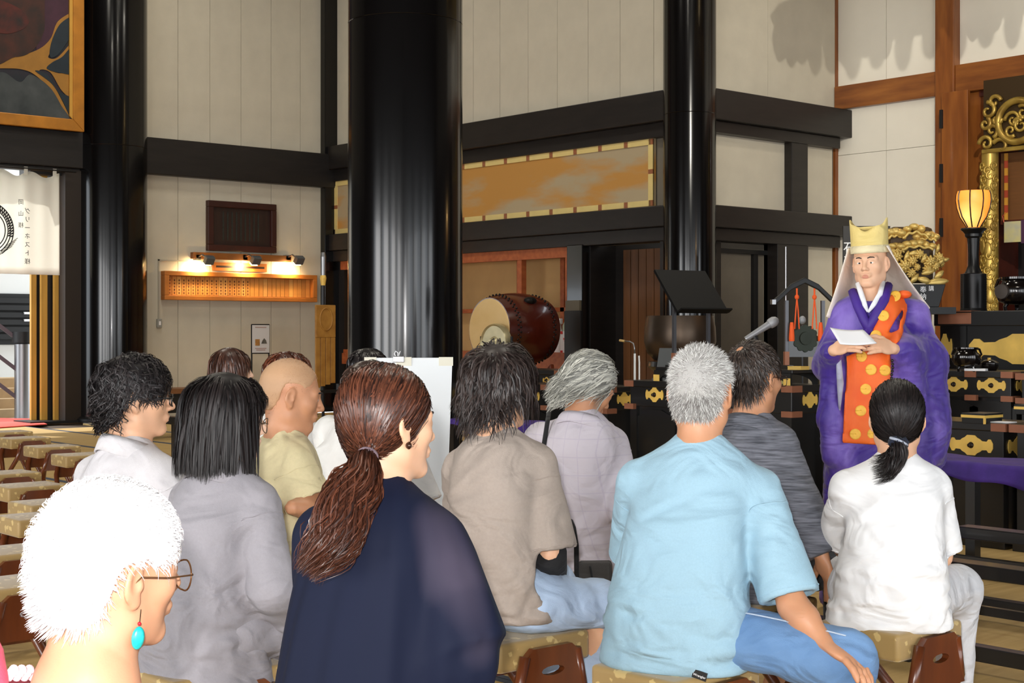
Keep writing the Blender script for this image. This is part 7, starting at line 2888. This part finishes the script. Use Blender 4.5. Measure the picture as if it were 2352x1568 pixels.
# ================================================================== the priest
def poly2d(P2, poly):
    poly = np.asarray(poly, float)
    n = len(poly)
    d = np.full(P2.shape[:-1], 1e9)
    s = np.ones(P2.shape[:-1])
    j = n - 1
    for i in range(n):
        e = poly[j] - poly[i]
        w = P2 - poly[i]
        t = np.clip((w @ e) / (e @ e), 0, 1)
        b = w - t[..., None] * e
        d = np.minimum(d, (b * b).sum(-1))
        c1 = P2[..., 1] >= poly[i][1]
        c2 = P2[..., 1] < poly[j][1]
        c3 = e[0] * w[..., 1] > e[1] * w[..., 0]
        flip = (c1 & c2 & c3) | (~c1 & ~c2 & ~c3)
        s = np.where(flip, -s, s)
        j = i
    return s * np.sqrt(d)


D0 = 7.0
pr = Person('standing priest in purple robes with an orange dotted stole and tall cream hat', 2030, D0, 200, (1998, 604, 6.96), 208, 3, 2, .97, seat=.80, sw=.17, skinm=skin('priest', (232, 184, 150)), group='priest')
pr.root['group'] = 'priest'
del pr.root['group']
pr.shl[1] = pr.L(1942, 712, 7.0)
pr.shl[-1] = pr.L(2100, 708, 7.06)
pr.elb[1] = pr.L(1908, 835, 6.98)
pr.elb[-1] = pr.L(2122, 828, 6.98)
pr.wri[1] = pr.L(1914, 804, 6.74)
pr.wri[-1] = pr.L(2052, 800, 6.74)
pr.hdir[1] = pr.L(1958, 790, 6.67) - pr.wri[1]
pr.hdir[-1] = pr.L(1998, 790, 6.68) - pr.wri[-1]
pr.hnrm[1] = np.array([.35, .75, .55])
pr.hnrm[-1] = np.array([-.35, .75, .55])
pr.curl = {1: .42, -1: .34}
for q in (-1, 1):
    pr.hip[q] = np.array([q * .09, 0, .88])
    pr.knee[q] = np.array([q * .10, .02, .48])
    pr.ank[q] = np.array([q * .10, 0, .09])
pr.body(hres=.0030, hands=(1, -1), hand_res=.0036, mouth=.0012)
pr.eyes((40, 32, 30), white=(150, 140, 134))
# lips
LP = M('lip', (206, 138, 116), .45)
for z_, r_l in ((-.0553, .0040), (-.0668, .0046)):
    o = MB().tube([(-.025, .0890, -.0605), (-.011, .0998, z_), (0, .1022, z_ - .0006), (.011, .0998, z_), (.025, .0890, -.0605)], [.0008, r_l, r_l, r_l, .0008], 8).build('lip', LP, pr.root, smooth=True)
    o.matrix_local = pr.Hm
# robe
ROBE = M('purple gauze robe', (62, 36, 138), .55, rgb2=(132, 106, 196), vscale=3.6, stretch=(1.4, 1.4, .6), bump=.08, bscale=120, sheen=.2, lo=.45, hi=.66, detail=8, crease=.7, cscale=5)  # pale noise tone: gauze variation with whitish highlights put into the colour
fn = pr.rings((.30, .28, .235, .205, .10), (.23, .20, .165, .14, .085), bulge=.0, hem=.03, n=2.3)
lo, hi = np.array([-.55, -.42, .02]), np.array([.55, .48, 1.60])
v = Vox(*[axis_coords(lo[a], hi[a], .011) for a in range(3)])
v.put(fn, lo, hi, 0)
nb = pr.c7 + np.array([0, .025, -.03])
for q in (-1, 1):
    v.rc(nb + np.array([q * .03, 0, 0]), pr.shl[q] + np.array([0, 0, -.02]), .062, .058, .06)
    v.rc(pr.shl[q] + np.array([0, 0, -.04]), pr.elb[q], .068, .088, .05)
L = pr.L
# hanging sleeves
v.rc(pr.elb[-1], L(2072, 804, 6.79), .092, .062, .05)
v.rc(L(2078, 810, 6.84), L(2092, 905, 6.88), .07, .07, .04)
v.rc(L(2122, 830, 7.0), L(2128, 985, 7.0), .10, .115, .06)
v.rc(L(2100, 930, 6.92), L(2135, 1030, 6.98), .07, .075, .05)
v.rc(L(2140, 960, 7.05), L(2150, 1055, 7.05), .08, .045, .05)
v.rc(pr.elb[1], L(1908, 808, 6.79), .07, .05, .04)
v.rc(L(1916, 815, 6.9), L(1912, 960, 6.92), .058, .065, .04)
v.rc(L(1912, 960, 6.92), L(1916, 1045, 6.93), .066, .058, .04)
# neck opening
v.put(lambda P: d_rc(P, pr.c7 + np.array([0, .05, -.03]), pr.hc + np.array([0, .02, -.05]), .058, .07), pr.c7 - .25, pr.c7 + .3, .01, 's')
base = v.F.copy()
V, Q = v.mesh()
V = relax(V, Q, 2, .4)
N_ = vnormals(V, Q)
f_ = folds(V, 77, 48, (1, 1, .13), 3)
V2_ = V + N_ * (.014 * f_ * np.clip((1.45 - V[:, 2]) / .3, .25, 1))[:, None]
robe = obj('robe', fast_mesh('robe', V2_, Q, ROBE), pr.root)


def pxz(px, py, d=6.84):
    q = pr.L(px, py, d)
    return (q[0], q[2])


def overlay(name, polys, off, mat, front=True, inner=None, parent=None, disc=None):
    P2 = np.stack(np.meshgrid(v.ax[0], v.ax[2], indexing='ij'), -1)
    reg = np.full(P2.shape[:2], 1e9)
    for p in polys:
        reg = np.minimum(reg, poly2d(P2, p))
    F2 = smax(base - off, reg[:, None, :], .004)
    F2 = np.maximum(F2, -(v.ax[1][None, :, None] - .02))
    vv = Vox(*v.ax)
    vv.F = F2.astype(np.float32)
    V, Q = vv.mesh()
    if not len(V):
        return None
    V = relax(V, Q, 2, .4)
    V = V + np.array([0, .001, 0])
    return obj(name, fast_mesh(name, V, Q, mat), parent or pr.root)


ORG = M('orange brocade', (236, 92, 22), .6, rgb2=(246, 116, 36), vscale=6, bump=.1, bscale=200)
YRO = M('yellow woven roundel', (250, 190, 70), .6, var=.1, vscale=60)
stole = overlay('stole', [
    [pxz(2058, 648), pxz(2110, 668), pxz(2104, 690), pxz(2078, 690), pxz(2034, 775), pxz(2050, 784), pxz(2046, 880), pxz(2040, 960), pxz(2030, 1022), pxz(1933, 1018), pxz(1938, 930), pxz(1946, 815), pxz(2000, 800), pxz(1999, 769), pxz(2030, 690)],
    [pxz(2000, 786), pxz(2036, 768), pxz(2074, 754), pxz(2072, 782), pxz(2050, 800), pxz(2000, 806)],
    [pxz(2080, 668), pxz(2090, 668), pxz(2070, 758), pxz(2062, 758)]], .016, ORG)
if stole:
    me = stole.data
    co = np.zeros(len(me.vertices) * 3)
    me.vertices.foreach_get('co', co)
    co = co.reshape(-1, 3)
    co[:, 1] += .004 * folds(co, 5, 40, (1, 1, .3))
    me.vertices.foreach_set('co', co.ravel())
MB().ell(tuple(L(2076, 676, 6.93)), (.036, .03, .02), 12, 8).build('stole_knot', ORG, pr.root, smooth=True)
gfine = v.ax


def front_y(x, z):
    """front surface of the robe at (x, z), by walking the sampled volume"""
    i = np.clip(np.searchsorted(v.ax[0], x), 0, len(v.ax[0]) - 1)
    k = np.clip(np.searchsorted(v.ax[2], z), 0, len(v.ax[2]) - 1)
    col = base[i, :, k]
    ins = np.where(col < .016)[0]
    return v.ax[1][ins[-1]] if len(ins) else .15


for (zx, zy) in ((510, 130), (430, 283), (375, 435), (262, 595), (340, 695), (450, 700), (298, 845), (258, 1010), (215, 1190), (355, 1185)):
    x, z = pxz(1900 + zx / 3.336, 640 + zy / 3.336)
    R_ = .0255
    rows = []
    for rr_ in np.linspace(0.02, 1, 5):
        rows.append([(x + R_ * rr_ * math.cos(t), 0, z + R_ * rr_ * math.sin(t)) for t in np.linspace(0, 2 * math.pi, 25)])
    y0 = [front_y(x + a_, z + b_) for a_ in (-R_, 0, R_) for b_ in (-R_, 0, R_)]
    # plane fitted to the cloth under the roundel
    A_ = np.array([[a_, b_, 1] for a_ in (-R_, 0, R_) for b_ in (-R_, 0, R_)])
    cf, *_ = np.linalg.lstsq(A_, np.array(y0), rcond=None)
    rows = [[(p[0], cf[0] * (p[0] - x) + cf[1] * (p[2] - z) + cf[2] + .010, p[2]) for p in row] for row in rows]
    MB().sheet(rows, .004).build('roundel', YRO, stole or pr.root, smooth=True)
# white under-collar in a V
WC = fabric('white silk', (236, 238, 242), rough=.6)
for pts in ([(1970, 650), (1976, 676), (1985, 700), (1993, 716)], [(2028, 648), (2020, 676), (2006, 700), (1994, 717)]):
    c = []
    for (px, py) in pts:
        q = pr.L(px, py, 6.86)
        q[1] = front_y(q[0], q[2]) + .004
        c.append(q)
    c[0] = pr.L(*pts[0], 6.93)
    MB().tube(c, [.012, .013, .012, .005], 8).build('under_collar', WC, pr.root, smooth=True)
# overlapping robe collar bands
for pts in ([(2040, 655), (2030, 690), (2008, 730), (1985, 775)], [(1958, 668), (1968, 700), (1985, 735), (2000, 765)]):
    c = []
    for (px, py) in pts:
        q = pr.L(px, py, 6.86)
        q[1] = front_y(q[0], q[2]) - .004
        c.append(q)
    c[0] = pr.L(*pts[0], 6.95)
    MB().tube(c, [.022, .024, .024, .02], 8).build('robe_collar', M('purple robe band', (66, 36, 138), .6, var=.1), pr.root, smooth=True)
# pale lining in the sleeve slit
MB().tube([L(1926, 822, 6.80), L(1930, 880, 6.83), L(1928, 950, 6.86)], [.012, .016, .003], 8).build('sleeve_lining', fabric('pale grey silk', (176, 176, 196)), pr.root, smooth=True)
for k in range(12):
    MB().ell(tuple(L(2049 + 1.5 * math.sin(k), 828 + k * 8, 6.76 + .004 * k)), (.0075, .0075, .0075), 8, 6).build('prayer_bead', M('dark bead', (30, 22, 30), .25), pr.root, smooth=True)
# tall cream hat
HAT = fabric('cream silk', (236, 214, 140), rough=.55, rgb2=(222, 196, 116), vscale=6)
rows = []
for t in np.linspace(0, 2 * math.pi, 61):
    row = []
    zt_ = .185 + .026 * math.cos(2 * (t - .08)) + .006 * math.cos(6 * t)
    for w in np.linspace(0, 1, 9):
        rx, ry = .086 + .004 * w, .107 - .030 * w
        row.append((rx * math.cos(t), ry * math.sin(t) - .012 + .0 * w, .056 + (zt_ - .056) * w))
    rows.append(row)
hat = MB().sheet(rows, .004).build('hat', HAT, pr.root, smooth=True)
hat.matrix_local = pr.Hm
rows = []
for t in np.linspace(0, 2 * math.pi, 41):
    rows.append([(.089 * w * math.cos(t), .080 * w * math.sin(t) - .012, .145 + .03 * w * w) for w in np.linspace(.01, 1, 6)])
o = MB().sheet(rows, .003).build('hat_crown', HAT, hat, smooth=True)
rows = []
for t in np.linspace(0, 2 * math.pi, 61):
    rows.append([((.0885) * math.cos(t), (.110) * math.sin(t) - .012, z_) for z_ in (.048, .060, .085)])
o = MB().sheet(rows, .005).build('hat_band', fabric('pale cream silk', (232, 218, 176), rough=.55), hat, smooth=True)
# hood falling from the hat over the shoulders
HOOD = fabric('cream hood lining', (240, 228, 214), rough=.6, var=.03, crease=.2)
H4 = np.array(pr.Hm)
tipR, tipL = pr.L(1898, 727, 6.96), pr.L(2136, 707, 7.06)
rows = []
for u_ in np.linspace(0, 1, 41):
    a = math.pi * u_
    tp_ = np.array([.094 * math.cos(a), .055 - .165 * math.sin(a) ** .8 - .02, .078])
    tp_ = H4[:3, :3] @ tp_ + H4[:3, 3]
    bt_ = tipR * (1 - u_) + tipL * u_ + np.array([0, -.30 * math.sin(a), -.10 * math.sin(a)])
    row = []
    for w in np.linspace(0, 1, 14):
        p = tp_ * (1 - w) + bt_ * w
        p = p + np.array([0, -.03 * math.sin(math.pi * w) * math.sin(a), -.012 * math.sin(math.pi * w)])
        p[1] += .006 * math.sin(9 * a) * w
        row.append(tuple(p))
    rows.append(row)
MB().sheet(rows, .005).build('hood', HOOD, pr.root, smooth=True)
# the paper he reads from
q = W(1960, 775, 6.64)
pg = tag(empty('speech_paper', (q.x, q.y, q.z), HEAD - math.pi / 2), 'white folded sheet of paper held by the priest', 'paper')
u_ = 6.64 / F
cs = [(1912, 752), (1988, 757), (2010, 788), (1926, 790)]
P4 = [np.array([(a - 1960) * u_, dd, (775 - b) * u_]) for (a, b), dd in zip(cs, (.05, .05, -.03, -.03))]
G = []
for f in np.linspace(0, 1, 10):
    G.append([tuple((P4[0] * (1 - f) + P4[1] * f) * (1 - g_) + (P4[3] * (1 - f) + P4[2] * f) * g_ + np.array([0, 0, -.006 * math.sin(math.pi * f)])) for g_ in np.linspace(0, 1, 8)])
MB().sheet(G, .002).build('sheet', WHITE, pg, smooth=True)
G2 = [[tuple(np.array(p) + np.array([.006, .004, -.003])) for p in row[:6]] for row in G]
MB().sheet(G2, .002).build('second_sheet', WHITE, pg, smooth=True)
